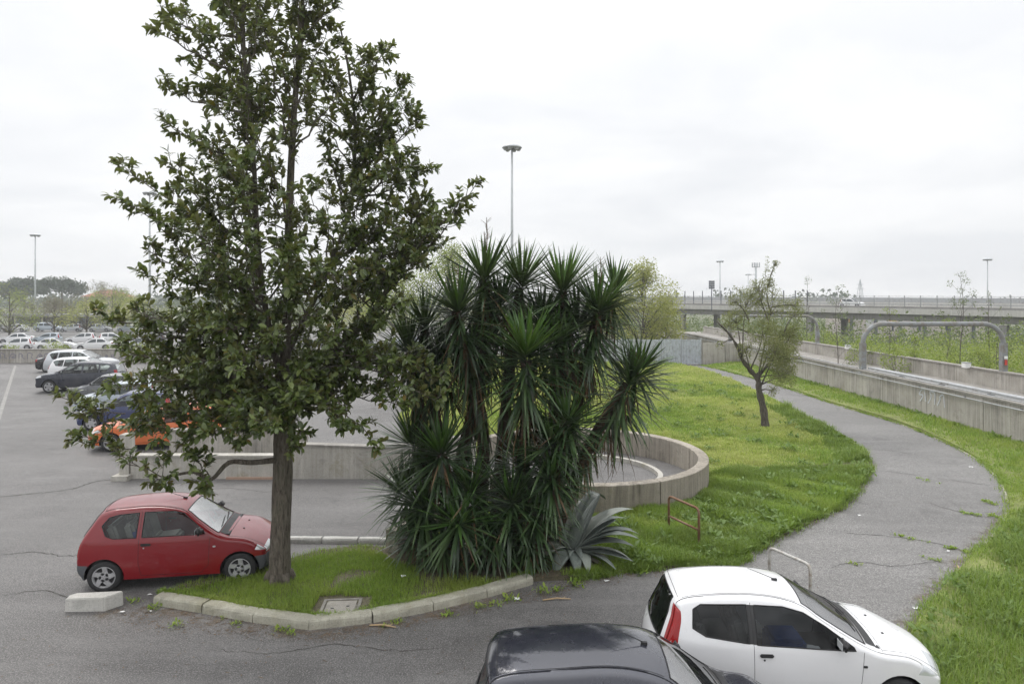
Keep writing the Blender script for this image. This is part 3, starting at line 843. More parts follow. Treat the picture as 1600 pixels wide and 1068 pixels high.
# lattice pylon far away
p = at(1344, 436, 420); gz = -5
o = tag(empty('pylon', (p.x, p.y, gz)), 'thin lattice pylon on the horizon above the overpass', 'pylon')
H = p.z - gz; m = MB()
for sx, sy in ((1, 1), (1, -1), (-1, 1), (-1, -1)): m.tube([(sx * 2.2, sy * 2.2, 0), (sx * .9, sy * .9, H * .7), (0, 0, H)], .16, 5)
for k in range(9):
    a, b = H * k / 9, H * (k + 1) / 9; wa = 2.2 * (1 - a / H) + .2; wb = 2.2 * (1 - b / H) + .2
    m.tube([(-wa, -wa, a), (wb, -wb, b)], .09, 4); m.tube([(wa, -wa, a), (-wb, -wb, b)], .09, 4)
m.build('lattice', M_MAST, o)
m = MB(); m.box((0, 0, H * .72), (5.5, .2, .2)); m.box((0, 0, H * .84), (4.2, .2, .2)); m.build('crossarm', M_MAST, o)

# corrugated sheet fence and the dull wall next to it
fx0, fy = spot(940, 569); fx1, _ = spot(1096, 569)
fence = tag(empty('sheet_fence', (fx0, fy, 0)), 'pale blue-grey corrugated metal fence at the far end of the lawn', 'fence')
ns = 5; pw = (fx1 - fx0) / ns
for i in range(ns):
    V, F = [], []; k = 26
    for j in range(k + 1):
        x = i * pw + pw * j / k * .985; y = .035 * (1 if (j // 2) % 2 else -1)
        V += [(x, y, .05), (x, y, 1.95 + (.03 if i % 2 else 0)), (x, y + .02, 1.95), (x, y + .02, .05)]
    for j in range(k):
        for q in range(4): F.append((j * 4 + q, j * 4 + (q + 1) % 4, (j + 1) * 4 + (q + 1) % 4, (j + 1) * 4 + q))
    link_obj('sheet', mesh('sheet', V, F, M_SHEET), fence)
for i in range(ns + 1):
    m = MB(); m.box((i * pw, .1, 1.03), (.08, .08, 2.1)); m.build('post', M_GALV, fence)
o = tag(empty('end_wall', (fx1 + .2, fy, 0)), 'dull concrete wall continuing right of the corrugated fence', 'wall')
for i in range(2):
    m = MB(); m.box((.75 + i * 1.45 * 1.2, 0, .78), (1.7, .25, 1.75)); m.build('wall_panel', M_WALL, o)

# low wall at the far end of the yard
a = spot(-160, 567); 
fw = tag(empty('yard_wall', (a[0], a[1], 0)), 'low grey graffitied wall at the far end of the parking yard', 'wall')
Lf = 46.0; n = 8
for i in range(n):
    m = MB(); m.box((Lf * (i + .5) / n, .15, .45), (Lf / n - .02, .3, 1.2)); m.build('wall_panel', M_WALL, fw)
    m = MB(); m.box((Lf * (i + .5) / n, .15, 1.085), (Lf / n - .02, .4, .06)); m.build('coping', M_COPE, fw)
scribble('graffiti_stroke', fw, letters(8.2, 10, .62, .5, 9) + letters(16.5, 5, .5, .4, 12), M_SPRAYD, lambda p: (p.x, -.006, p.y + .3))

# tube barriers
def hoop(name, p, q, h, label, mat, mid=True):
    p, q = Vector(p), Vector(q); w = (q - p).length; o = tag(empty(name, (p.x, p.y, 0), math.atan2(q.y - p.y, q.x - p.x)), label, 'barrier')
    r = .10; pts = [(0, 0, -.1), (0, 0, h - r)] + [(r - r * math.cos(a), 0, h - r + r * math.sin(a)) for a in np.linspace(.3, math.pi / 2, 4)] + \
        [(w - r + r * math.sin(a), 0, h - r + r * math.cos(a)) for a in np.linspace(0, 1.27, 4)] + [(w, 0, h - r), (w, 0, -.1)]
    m = MB(); m.tube(pts, .027, 10); m.build('hoop', mat, o, True)
    if mid: m = MB(); m.tube([(.01, 0, h * .46), (w - .01, 0, h * .46)], .024, 10); m.build('cross_rail', mat, o, True)
    return o
hoop('tube_barrier', spot(1045, 832), spot(1092, 856), .84, 'rusty brown tube barrier standing in the grass by the curved wall', M_RUST)
hoop('tube_barrier', spot(1202, 927), spot(1266, 960), .84, 'white tube barrier with flaking paint behind the white car', M_WTUBE)

# concrete block by the red car
p = spot(148, 950)
o = tag(empty('concrete_block', (p[0], p[1], 0), math.radians(4)), 'loose pale concrete block lying behind the red car wheel', 'block')
bm = bmesh.new(); prof = [(-.44, -.11), (.22, -.13), (.43, .10), (.40, .15), (-.36, .14), (-.46, .05)]
vb = [bm.verts.new((x, y, -.01)) for x, y in prof]; vt = [bm.verts.new((x * .97, y * .97, .23 + .012 * x)) for x, y in prof]
bm.faces.new(vb[::-1]); bm.faces.new(vt)
for i in range(6): bm.faces.new((vb[i], vb[(i + 1) % 6], vt[(i + 1) % 6], vt[i]))
bmesh.ops.bevel(bm, geom=bm.edges[:], offset=.014, segments=2, affect='EDGES')
me = bpy.data.meshes.new('block_body'); bm.to_mesh(me); bm.free(); me.materials.append(M_BLOCK); link_obj('block_body', me, o)

# manhole in the island
p = spot(532, 948, .12); o = tag(empty('manhole_cover', (p[0], p[1], .085), .08), 'square dusty concrete manhole cover set in the grass island', 'manhole')
o_ = link_obj('cover', rounded_box('cover', (.52, .50, .08), .015, M_COVER, 2, .003, 2), o)
m = MB()
for s in (-1, 1):
    m.box((s * .30, 0, .0), (.05, .64, .085)); m.box((0, s * .30, 0), (.545, .05, .085))
m.build('frame', M_COPE, o)
m = MB(); m.box((.12, .02, .042), (.05, .03, .01)); m.box((-.13, -.04, .042), (.05, .03, .01)); m.build('lifting_hole', M_BLKPL, o)
# ------------------------------------------------------------------ cars
# A body is one sheet-metal skin: a band swept over the centre profile (bumper, bonnet, screen, roof, hatch) and two
# flanks triangulated in side view, so that panes, lamps and bumpers are cut out cleanly and become parts of their own.
SPECS = {}
SPECS['city'] = dict(L=3.34, w=.755, zb=.90, lean=.46, wheels=(.53, 2.73), wr=.275, arch=.325, sill=.22,
    prof=[(3.24, .20, .10), (3.325, .33, .15), (3.335, .47, .16), (3.29, .58, .15), (3.20, .68, .11), (2.85, .825, .05), (2.44, .925, .06), (2.07, 1.19, .08), (1.78, 1.365, .05),
          (1.35, 1.435, .035), (.85, 1.435, .035), (.42, 1.385, .05), (.20, 1.12, .06), (.09, .93, .06), (.02, .72, .07), (-.02, .50, .10), (-.02, .36, .11), (.06, .25, .08)],
    screen=(6.12, 7.92, .90), rear=(11.15, 12.9, .80),
    wins=[('quarter_window', [(.46, 1.14), (.56, 1.265), (.72, 1.305), (1.04, 1.325), (1.04, .935), (.66, .935), (.54, .98)]),
          ('door_window', [(1.13, 1.33), (1.62, 1.325), (1.77, 1.285), (2.12, 1.0), (2.15, .94), (1.13, .935)])],
    doors=[[(1.085, 1.345), (1.085, .5), (1.13, .28), (2.10, .27), (2.22, .40), (2.24, .92)]], handle=[(1.20, .815)],
    bumper_z=.50, bumper_mat='grey', lamps=[('headlight', [(2.98, .60), (3.35, .56), (3.35, .73), (3.05, .75)], 'head'), ('tail_light', [(-.05, .62), (.10, .60), (.16, .88), (.02, .9)], 'tail')],
    hl=(3.15, 4.15, .55, .97), tl=(12.9, 14.35, .80, .985), grille=(2.55, 3.2, .42), mirror=(2.08, .96), spokes=5, pillar=None)
SPECS['hatch'] = dict(L=3.82, w=.825, zb=.92, lean=.50, wheels=(.62, 3.08), wr=.29, arch=.345, sill=.21,
    prof=[(3.70, .19, .10), (3.80, .34, .20), (3.815, .50, .22), (3.76, .62, .20), (3.64, .73, .14), (3.25, .875, .06), (2.80, .965, .07), (2.28, 1.265, .10), (1.93, 1.425, .055),
          (1.45, 1.485, .035), (.85, 1.475, .04), (.36, 1.405, .06), (.21, 1.17, .09), (.10, .93, .10), (.03, .78, .11), (-.01, .58, .14), (.0, .38, .14), (.08, .22, .08)],
    screen=(6.12, 7.92, .91), rear=(11.12, 13.2, .76),
    wins=[('quarter_window', [(.56, 1.29), (.66, 1.345), (1.24, 1.365), (1.24, .955), (.70, 1.01), (.54, 1.09)]),
          ('door_window', [(1.335, 1.362), (1.70, 1.355), (1.95, 1.30), (2.20, 1.165), (2.52, .955), (2.54, .915), (1.335, .945)])],
    doors=[[(1.29, 1.385), (1.285, .5), (1.34, .27), (2.44, .26), (2.58, .40), (2.64, .90)]], handle=[(1.44, .83)],
    bumper_z=.46, bumper_mat='body', lamps=[('headlight', [(3.30, .64), (3.80, .58), (3.80, .80), (3.42, .80)], 'head'), ('tail_light', [(-.02, .80), (.17, .80), (.50, 1.345), (.37, 1.44), (.24, 1.4)], 'tail')],
    hl=(3.1, 4.3, .5, .97), tl=(11.3, 13.9, .90, 1.0), tl_side=(11.35, 13.85, .075, .17), grille=(2.6, 3.2, .4), mirror=(2.36, .97), spokes=6, pillar=[(1.24, 1.366), (1.335, 1.363), (1.335, .945), (1.24, .955)])
SPECS['dark_hatch'] = dict(SPECS['hatch'], L=4.14, w=.845,
    prof=[(x + (.32 if x > .8 else 0), z + (.05 if z > 1.2 else 0), c) for x, z, c in SPECS['hatch']['prof']],
    wins=[('rear_window', [(.62, 1.27), (.76, 1.365), (1.50, 1.40), (1.50, .965), (.78, 1.01), (.6, 1.09)]),
          ('door_window', [(1.60, 1.40), (2.02, 1.39), (2.27, 1.335), (2.52, 1.195), (2.84, .965), (2.86, .925), (1.60, .955)])],
    doors=[[(1.55, 1.42), (1.55, .5), (1.6, .27), (2.76, .26), (2.90, .40), (2.96, .90)]], handle=[(1.7, .84), (.95, .86)], mirror=(2.68, .98), pillar=[(1.50, 1.40), (1.60, 1.40), (1.60, .955), (1.50, .965)],
    tl=(12.6, 14.2, .80, 1.0), tl_side=None, lamps=[('headlight', [(3.62, .64), (4.12, .58), (4.12, .80), (3.74, .80)], 'head'), ('tail_light', [(-.02, .72), (.20, .74), (.30, 1.06), (.12, 1.10)], 'tail')], rear=(11.3, 13.0, .80), wheels=(.62, 3.38))
SPECS['suv'] = dict(L=4.56, w=.90, zb=1.05, lean=.42, wheels=(.90, 3.60), wr=.345, arch=.41, sill=.30,
    prof=[(4.44, .28, .12), (4.54, .45, .22), (4.555, .66, .24), (4.50, .84, .20), (4.36, .95, .13), (3.9, 1.06, .06), (3.38, 1.13, .07), (2.86, 1.44, .10), (2.45, 1.62, .055),
          (1.9, 1.69, .035), (1.1, 1.68, .04), (.42, 1.60, .06), (.20, 1.30, .08), (.10, 1.08, .10), (.04, .88, .11), (.0, .66, .12), (.0, .45, .13), (.1, .32, .08)],
    screen=(6.12, 7.92, .91), rear=(11.15, 12.9, .78),
    wins=[('quarter_window', [(.50, 1.42), (.62, 1.50), (1.02, 1.53), (.98, 1.09), (.70, 1.12)]), ('rear_window', [(1.10, 1.535), (1.86, 1.55), (1.86, 1.08), (1.06, 1.085)]),
          ('door_window', [(1.95, 1.55), (2.30, 1.54), (2.60, 1.44), (3.10, 1.10), (3.10, 1.07), (1.95, 1.08)])],
    doors=[[(1.90, 1.57), (1.90, .40), (3.02, .38), (3.18, .55), (3.2, 1.05)], [(1.06, 1.55), (1.06, 1.0), (1.36, .62), (1.40, .40), (1.9, .40)]], handle=[(2.05, .95), (1.2, .97)],
    bumper_z=.58, bumper_mat='body', lamps=[('headlight', [(3.98, .86), (4.56, .78), (4.56, .98), (4.1, 1.0)], 'head'), ('tail_light', [(-.02, .92), (.18, .92), (.30, 1.22), (.10, 1.25)], 'tail')],
    hl=(3.0, 4.3, .5, .97), tl=(12.3, 13.7, .80, 1.0), grille=(1.6, 3.1, .45), mirror=(2.98, 1.12), spokes=5, pillar=None)
SPECS['estate'] = dict(L=4.40, w=.86, zb=.92, lean=.46, wheels=(.88, 3.50), wr=.31, arch=.365, sill=.22,
    prof=[(4.28, .2, .12), (4.38, .36, .2), (4.395, .52, .22), (4.33, .66, .18), (4.20, .76, .13), (3.75, .89, .06), (3.22, .975, .07), (2.68, 1.28, .09), (2.28, 1.42, .05),
          (1.7, 1.475, .035), (1.0, 1.465, .04), (.40, 1.40, .06), (.20, 1.15, .08), (.09, .95, .09), (.03, .78, .1), (-.01, .58, .13), (0, .38, .13), (.1, .23, .08)],
    screen=(6.12, 7.92, .9), rear=(11.15, 12.9, .78),
    wins=[('quarter_window', [(.42, 1.24), (.55, 1.31), (1.02, 1.345), (.98, .96), (.6, .99)]), ('rear_window', [(1.10, 1.35), (1.80, 1.365), (1.80, .945), (1.06, .955)]),
          ('door_window', [(1.89, 1.365), (2.15, 1.355), (2.42, 1.27), (2.90, .96), (2.90, .93), (1.89, .945)])],
    doors=[[(1.845, 1.385), (1.845, .3), (2.86, .28), (3.0, .42), (3.04, .9)], [(1.05, 1.36), (1.05, .9), (1.3, .5), (1.36, .3), (1.84, .3)]], handle=[(1.98, .83), (1.2, .85)],
    bumper_z=.48, bumper_mat='body', lamps=[('headlight', [(3.8, .68), (4.40, .60), (4.40, .80), (3.95, .82)], 'head'), ('tail_light', [(-.02, .78), (.18, .78), (.26, 1.05), (.10, 1.08)], 'tail')],
    hl=(3.0, 4.3, .5, .97), tl=(12.4, 13.9, .80, 1.0), grille=(2.5, 3.1, .42), mirror=(2.76, .98), spokes=5, pillar=None)
SPECS['saloon'] = dict(SPECS['estate'], L=4.45,
    prof=[(4.33, .2, .12), (4.43, .36, .2), (4.445, .52, .22), (4.38, .66, .18), (4.25, .75, .13), (3.8, .87, .06), (3.25, .955, .07), (2.70, 1.26, .09), (2.28, 1.40, .05),
          (1.8, 1.445, .035), (1.4, 1.42, .04), (1.08, 1.34, .06), (.72, 1.13, .07), (.42, 1.01, .06), (.10, .97, .08), (0, .78, .12), (-.01, .45, .13), (.1, .23, .08)],
    rear=(11.1, 12.8, .8), tl=(14.05, 15.0, .6, 1.0),
    wins=[('rear_window', [(.98, 1.16), (1.22, 1.29), (1.80, 1.335), (1.80, .945), (1.02, .955), (.86, 1.02)]), ('door_window', [(1.89, 1.335), (2.15, 1.33), (2.42, 1.25), (2.90, .955), (2.90, .93), (1.89, .945)])],
    lamps=[('headlight', [(3.85, .66), (4.45, .60), (4.45, .78), (4.0, .80)], 'head'), ('tail_light', [(-.02, .72), (.26, .76), (.26, .94), (.0, .95)], 'tail')])

class CarShape:
    def __init__(s, spec, k):
        s.sp = spec; P = [Vector(p) for p in spec['prof']]
        C = smooth_line(P, k); s.k = k
        s.C = np.array([c[:] for c in C]); n = len(C)
        xz = s.C[:, :2]; t = np.gradient(xz, axis=0); t /= np.linalg.norm(t, axis=1)[:, None]
        s.N = np.stack([-t[:, 1], t[:, 0]], 1)
        s.E = xz + s.N * s.C[:, 2:3]
        s.R = .055
    def W(s, x, z):
        sp = s.sp; L, w, zb = sp['L'], sp['w'], sp['zb']
        u = np.abs((x - L * .48) / (L / 2)); P = w * (1 - .13 * np.clip(u, 0, 1.05) ** 3.2)
        low = np.clip((zb * .62 - z) / (zb * .62), 0, 1); up = np.clip(z - zb, 0, 2)
        sh = np.clip((z - zb * .62) / (zb * .38), 0, 1)
        return P * (1 - .075 * low ** 2) - .03 * sh ** 2 - up * sp['lean'] * .78 - up ** 2 * sp['lean'] * .42
    def flank(s, Q):
        Q = np.asarray(Q, float); d = dist_poly(Q, [tuple(e) for e in s.E])
        q = 1 - np.clip(d / s.R, 0, 1)
        return s.W(Q[:, 0], Q[:, 1]) - s.R * (1 - np.sqrt(np.clip(1 - q * q, 0, 1)))
    def band(s, u, t):
        """u in control-point units, t in -1..1 -> x, y, z"""
        i = np.clip(np.asarray(u, float) * s.k, 0, len(s.C) - 1); i0 = np.floor(i).astype(int); i1 = np.minimum(i0 + 1, len(s.C) - 1); f = (i - i0)[:, None]
        xz = s.C[i0, :2] * (1 - f) + s.C[i1, :2] * f; N = s.N[i0] * (1 - f) + s.N[i1] * f; c = s.C[i0, 2:3] * (1 - f) + s.C[i1, 2:3] * f
        we = (s.we[i0] * (1 - f[:, 0]) + s.we[i1] * f[:, 0]); t = np.asarray(t, float)
        q = xz + N * c * (np.abs(t) ** 2.3)[:, None]
        return np.stack([q[:, 0], t * we, q[:, 1]], 1)

def add_wheel_meshes(sp, hi):
    r, w = sp['wr'], .185 if sp['wr'] > .3 else .165
    n = 32 if hi else 14
    t = MB(); t.lathe([(r * .66, -w / 2 + .012), (r * .74, -w / 2), (r * .93, -w / 2 + .006), (r * .985, -w / 2 + .03), (r, -w / 4), (r, w / 4), (r * .985, w / 2 - .03), (r * .93, w / 2 - .006), (r * .74, w / 2), (r * .66, w / 2 - .012)], n, 'Y')
    tyre = t.data('tyre', M_TYRE, True)
    m = MB()          # outer face looks to -Y
    m.lathe([(r * .68, -w / 2 + .008), (r * .645, -w / 2 + .006), (r * .60, -w / 2 + .03), (r * .58, w / 2 - .02)], n, 'Y')
    ns = sp['spokes']
    for k in range(ns):
        a = 2 * math.pi * k / ns
        tw = .28
        V = []
        for rr, half, aa, yy in ((r * .10, .24 * r, a, -w / 2 + .012), (r * .36, .15 * r, a + tw * .4, -w / 2 + .012), (r * .63, .13 * r, a + tw, -w / 2 + .006)):
            for s_ in (-1, 1):
                d = (math.cos(aa), math.sin(aa)); pn = (-d[1], d[0])
                V.append((d[0] * rr + pn[0] * half * s_, yy, d[1] * rr + pn[1] * half * s_))
        V += [(v[0], v[1] + .03, v[2]) for v in V]
        m.add(V, [(0, 2, 3, 1), (2, 4, 5, 3), (0, 6, 8, 2), (2, 8, 10, 4), (1, 3, 9, 7), (3, 5, 11, 9)])
    m.lathe([(.001, -w / 2 + .0), (r * .13, -w / 2 + .002), (r * .15, -w / 2 + .02)], 12, 'Y')
    rim = m.data('rim', M_ALU, False)
    m = MB(); m.lathe([(.001, -w / 2 + .05), (r * .60, -w / 2 + .05)], n, 'Y'); brake = m.data('brake_disc', M_BLKPL)
    return tyre, rim, brake

def build_car(spec_name, paint_mat, label, loc, rz, hi=True, glass_mat=None, group=None, cat='car', name='parked_car', seats=True, extras=True, rear_glass=None, lift=0.0, pitch=0.0, clutter=None):
    sp = SPECS[spec_name]; L = sp['L']; k = 7 if hi == 2 else (4 if hi else 2)
    s = CarShape(sp, k)
    s.we = np.maximum(s.W(s.E[:, 0], s.E[:, 1]) - s.R, .1)
    root = tag(empty(name, (loc[0], loc[1], loc[2] if len(loc) > 2 else 0), rz), label, cat, group)
    if pitch: root.rotation_euler = (0, pitch, rz)
    X0 = L / 2
    gm = glass_mat or (M_GLASS if hi else M_FARGL); rg = rear_glass or gm
    def part(nm, V, F, mat, smooth=True, parent=None):
        V = [(v[0] - X0, v[1], v[2]) for v in V]
        return link_obj(nm, mesh(nm, V, F, mat, smooth), parent or root)
    # ---- flank triangulation in side view
    E = [tuple(e) for e in s.E]; bot = []
    wr, ra, sl = sp['wr'], sp['arch'], sp['sill']
    for wx in sp['wheels']:
        a0 = math.asin((sl - wr) / ra); na = 18 if hi else 8
        bot += [(wx + ra * math.cos(math.pi - a), wr + ra * math.sin(a)) for a in np.linspace(a0, math.pi - a0, na)]
    outline = E + bot
    if sp.get('tl_side'):
        u0_, u1_, w0_, w1_ = sp['tl_side']; ii = range(int(u0_ * k), int(u1_ * k) + 1)
        tlp = [tuple(s.E[i] - s.N[i] * .02) for i in ii] + [tuple(s.E[i] + s.N[i] * (w0_ + (w1_ - w0_) * (i - ii[0]) / (len(ii) - 1))) for i in reversed(ii)]
        sp = dict(sp, lamps=[(a_, tlp if a_ == 'tail_light' else b_, c_) for a_, b_, c_ in sp['lamps']])
    regs = [(nm, poly, 'glass') for nm, poly in sp['wins']] + [(nm, poly, kind) for nm, poly, kind in sp['lamps']]
    if sp['pillar'] and hi: regs.append(('pillar_trim', sp['pillar'], 'black'))
    bz = sp['bumper_z']
    if sp['bumper_mat'] == 'grey' or hi:
        regs.append(('rear_bumper', [(-.3, .0), (sp['wheels'][0] - ra * .8, .0), (sp['wheels'][0] - ra * .8, bz - .01), (-.3, bz)], 'bumper'))
        regs.append(('front_bumper', [(L + .3, .0), (sp['wheels'][1] + ra * .8, .0), (sp['wheels'][1] + ra * .8, bz - .01), (L + .3, bz)], 'bumper'))
    pts = [Vector(p) for p in outline]; edges = [(i, (i + 1) % len(outline)) for i in range(len(outline))]
    bound = []
    for nm, poly, kd in regs:
        b = len(pts); 
        dens = []
        for i in range(len(poly)):
            a_, b_ = Vector(poly[i]), Vector(poly[(i + 1) % len(poly)]); nn = max(1, int((b_ - a_).length / (.08 if hi else .4)))
            dens += [a_.lerp(b_, j / nn) for j in range(nn)]
        pts += dens; edges += [(b + i, b + (i + 1) % len(dens)) for i in range(len(dens))]; bound.append([tuple(d) for d in dens])
    st = .055 if hi == 2 else (.09 if hi else .25)
    gx, gz = np.meshgrid(np.arange(-.05, L + .05, st), np.arange(.15, 1.75, st)); G = np.stack([gx.ravel(), gz.ravel()], 1)
    if hi:
        G = G[dist_poly(G, E) > .085]
        dn = .028 if hi == 2 else .05; Ed = []
        for a_, b_ in zip(s.E, s.E[1:]):
            nn = max(1, int(np.hypot(*(b_ - a_)) / dn)); Ed += [a_ + (b_ - a_) * j / nn for j in range(nn)]
        Ed = np.array(Ed); tE = np.gradient(Ed, axis=0); tE /= np.linalg.norm(tE, axis=1)[:, None] + 1e-9; nE = np.stack([-tE[:, 1], tE[:, 0]], 1)
        G = np.concatenate([G] + [Ed + nE * d for d in (.006, .015, .028, .042, .056, .072)])
    G = G[in_poly(G, outline)]
    dE = dist_poly(G, outline, True); keep = dE > .005
    for bl in bound: keep &= dist_poly(G, bl, True) > (.010 if hi else .05)
    pts += [Vector(g) for g in G[keep]]
    v, e, f, *_ = delaunay_2d_cdt(pts, edges, [], 0, 1e-5)
    VX = np.array([p[:] for p in v]); FT = np.array([t for t in f]); cen = VX[FT].mean(1)
    ins = in_poly(cen, outline); FT, cen = FT[ins], cen[ins]
    Yv = s.flank(VX); owner = np.full(len(FT), -1)
    for i, (nm, poly, kd) in enumerate(regs): owner[in_poly(cen, poly) & (owner < 0)] = i
    MM = {'glass': gm, 'head': M_HEADL, 'tail': M_REDL, 'black': M_BLKPL, 'bumper': M_GREYPL if sp['bumper_mat'] == 'grey' else paint_mat}
    def sub(mask, sg):
        t = FT[mask]; ids, inv = np.unique(t, return_inverse=True); inv = inv.reshape(-1, 3)
        V = [(VX[i, 0], sg * Yv[i], VX[i, 1]) for i in ids]
        a, b, c = (V[inv[0][j]] for j in range(3)) if len(inv) else ((0, 0, 0),) * 3
        nrm = (Vector(b) - Vector(a)).cross(Vector(c) - Vector(a)); flip = nrm.y * sg < 0
        return V, [tuple(r[::-1]) if flip else tuple(r) for r in inv.tolist()]
    # ---- band
    tl, hl, scr, rear, gr = sp['tl'], sp['hl'], sp['screen'], sp['rear'], sp['grille']
    ts = sorted({round(x * q, 4) for q in (-1, 1) for x in (0, .25, .5, .72, 1, scr[2], rear[2], tl[2], tl[3], hl[2], hl[3], gr[2])})
    if not hi: ts = sorted({round(x * q, 4) for q in (-1, 1) for x in (.0, .5, 1, scr[2], rear[2])})
    n = len(s.C); us = [i / k for i in range(n)]
    BV = s.band(np.repeat(us, len(ts)), np.tile(ts, n)); nt = len(ts)
    groups = {}
    for i in range(n - 1):
        um = (us[i] + us[i + 1]) / 2
        for j in range(nt - 1):
            tm = abs(ts[j] + ts[j + 1]) / 2; sg = 1 if ts[j] + ts[j + 1] > 0 else -1
            key = 'body'
            zc = BV[i * nt + j][2]
            if scr[0] < um < scr[1] and tm < scr[2]: key = 'windscreen'
            elif rear[0] < um < rear[1] and tm < rear[2]: key = 'rear_glass'
            elif hi and tl[0] < um < tl[1] and tl[2] < tm < tl[3]: key = ('tail', sg)
            elif hi and hl[0] < um < hl[1] and hl[2] < tm < hl[3]: key = ('head', sg)
            elif hi and gr[0] < um < gr[1] and tm < gr[2]: key = 'grille'
            elif (hi or sp['bumper_mat'] == 'grey') and zc < bz and um < 6: key = 'front_bumper'
            elif (hi or sp['bumper_mat'] == 'grey') and zc < bz and um > 10: key = 'rear_bumper'
            groups.setdefault(key, []).append((i * nt + j, i * nt + j + 1, (i + 1) * nt + j + 1, (i + 1) * nt + j))
    def bsub(faces):
        ids = sorted({q for f_ in faces for q in f_}); mp_ = {q: i for i, q in enumerate(ids)}
        return [tuple(BV[q]) for q in ids], [tuple(mp_[q] for q in f_)[::-1] for f_ in faces]
    def joined(nm, pieces, mat, parent=None):
        m_ = MB()
        for V, F in pieces: m_.add([(p[0] - X0, p[1], p[2]) for p in V], F)
        bm = bmesh.new(); me = m_.data(nm, mat, True); bm.from_mesh(me); bmesh.ops.remove_doubles(bm, verts=bm.verts[:], dist=.0006)
        bmesh.ops.recalc_face_normals(bm, faces=bm.faces[:]) if False else None
        bm.to_mesh(me); bm.free(); me.polygons.foreach_set('use_smooth', [True] * len(me.polygons))
        return link_obj(nm, me, parent or root)
    body = joined('body', [sub(owner == -1, 1), sub(owner == -1, -1), bsub(groups['body'])], paint_mat)
    for i, (nm, poly, kd) in enumerate(regs):
        if kd == 'bumper' or not (owner == i).any(): continue
        if kd in ('tail', 'head') and hi: continue
        for sg in (1, -1):
            joined(nm, [sub(owner == i, sg)], MM[kd])
    for nm in ('front_bumper', 'rear_bumper'):
        pcs = [bsub(groups[nm])] if nm in groups else []
        for i, (n2, poly, kd) in enumerate(regs):
            if n2 == nm and (owner == i).any(): pcs += [sub(owner == i, 1), sub(owner == i, -1)]
        if pcs: joined(nm, pcs, MM['bumper'])
    if hi:
        for kd, nm in (('tail', 'tail_light'), ('head', 'headlight')):
            for sg in (1, -1):
                pcs = [bsub(groups[(kd, sg)])] if (kd, sg) in groups else []
                for i, (n2, poly, k2) in enumerate(regs):
                    if k2 == kd and (owner == i).any(): pcs.append(sub(owner == i, sg))
                if pcs: joined(nm, pcs, MM[kd])
        if 'grille' in groups: joined('grille', [bsub(groups['grille'])], M_BLKPL)
    joined('windscreen', [bsub(groups['windscreen'])], gm)
    joined('rear_windscreen', [bsub(groups['rear_glass'])], rg)
    # ---- underside, wheel wells
    m = MB(); w = sp['w']
    for sg in (1, -1):
        for wx in sp['wheels']:
            a0 = math.asin((sl - wr) / ra); arc = np.linspace(a0, math.pi - a0, 14 if hi else 6)
            V = []
            for a in arc:
                x, z = wx + ra * math.cos(a), wr + ra * math.sin(a); y = float(s.flank([(x, z)])[0]) - .002
                V += [(x - X0, sg * y, z), (x - X0, sg * (y - .30), z)]
            m.add(V, [(2 * i, 2 * i + 1, 2 * i + 3, 2 * i + 2) for i in range(len(arc) - 1)])
    m.box((0, 0, sl + .07), (L - .35, 2 * w - .62, .2))
    mid = (sp['wheels'][0] + sp['wheels'][1]) / 2 - X0; ln_ = sp['wheels'][1] - sp['wheels'][0] - 2 * ra
    m.box((mid, 0, sl + .065), (ln_ - .02, 2 * w - .16, .15))
    m.build('underbody', M_BLKPL, root)
    # ---- wheels
    tyre, rim, brake = WHEELS.setdefault((spec_name, hi), add_wheel_meshes(sp, hi))
    for wx in sp['wheels']:
        for sg in (1, -1):
            we = empty('wheel', (wx - X0, sg * (w - .115), wr), math.pi if sg > 0 else 0, root)
            link_obj('tyre', tyre, we); link_obj('rim', rim, we); link_obj('brake_disc', brake, we)
    if not hi: return root
    # ---- seals, shut lines, handles, mirrors, wipers, aerial
    def on_flank(line, sg, off=0.0, step=.05):
        P = []
        for a_, b_ in zip(line, line[1:]):
            nn = max(1, int(math.dist(a_, b_) / step)); P += [(a_[0] + (b_[0] - a_[0]) * j / nn, a_[1] + (b_[1] - a_[1]) * j / nn) for j in range(nn)]
        P.append(line[-1]); y = s.flank(P) + off
        return [(p[0] - X0, sg * yy, p[1]) for p, yy in zip(P, y)]
    for sg in (1, -1):
        for nm, poly in sp['wins']:
            q = on_flank(list(poly) + [poly[0]], sg, -.001); m = MB(); m.tube(q, .0085, 6, False); m.build('window_seal', M_RUBBER, root, True)
        for ln in sp['doors']:
            m = MB(); m.tube(on_flank(ln, sg, -.002), .0042, 5); m.build('door_gap', M_RUBBER, root)
        for hx, hz_ in sp['handle']:
            y = float(s.flank([(hx, hz_)])[0]); h = link_obj('door_handle', rounded_box('door_handle', (.17, .03, .045), .012, M_BLKPL if sp['bumper_mat'] == 'grey' or spec_name == 'hatch' else paint_mat), root); h.location = (hx - X0, sg * (y + .010), hz_)
        for nm_, fx_, fz_, sz_, mt_ in (('side_repeater', sp['wheels'][1] - ra - .09, sp['zb'] * .80, (.05, .016, .028), M_BLKPL if spec_name != 'city' else M_HEADL), ('door_lock', sp['handle'][0][0] - .03, sp['handle'][0][1] - .055, (.024, .012, .024), M_BLKPL if spec_name != 'city' else M_HEADL)):
            y = float(s.flank([(fx_, fz_)])[0]); h = link_obj(nm_, rounded_box(nm_, sz_, .005, mt_), root); h.location = (fx_ - X0, sg * (y + .004), fz_)
        mx, mz = sp['mirror']; y = float(s.flank([(mx, mz)])[0])
        mir = empty('mirror', (mx - X0, sg * (y + .10), mz + .06), 0, root)
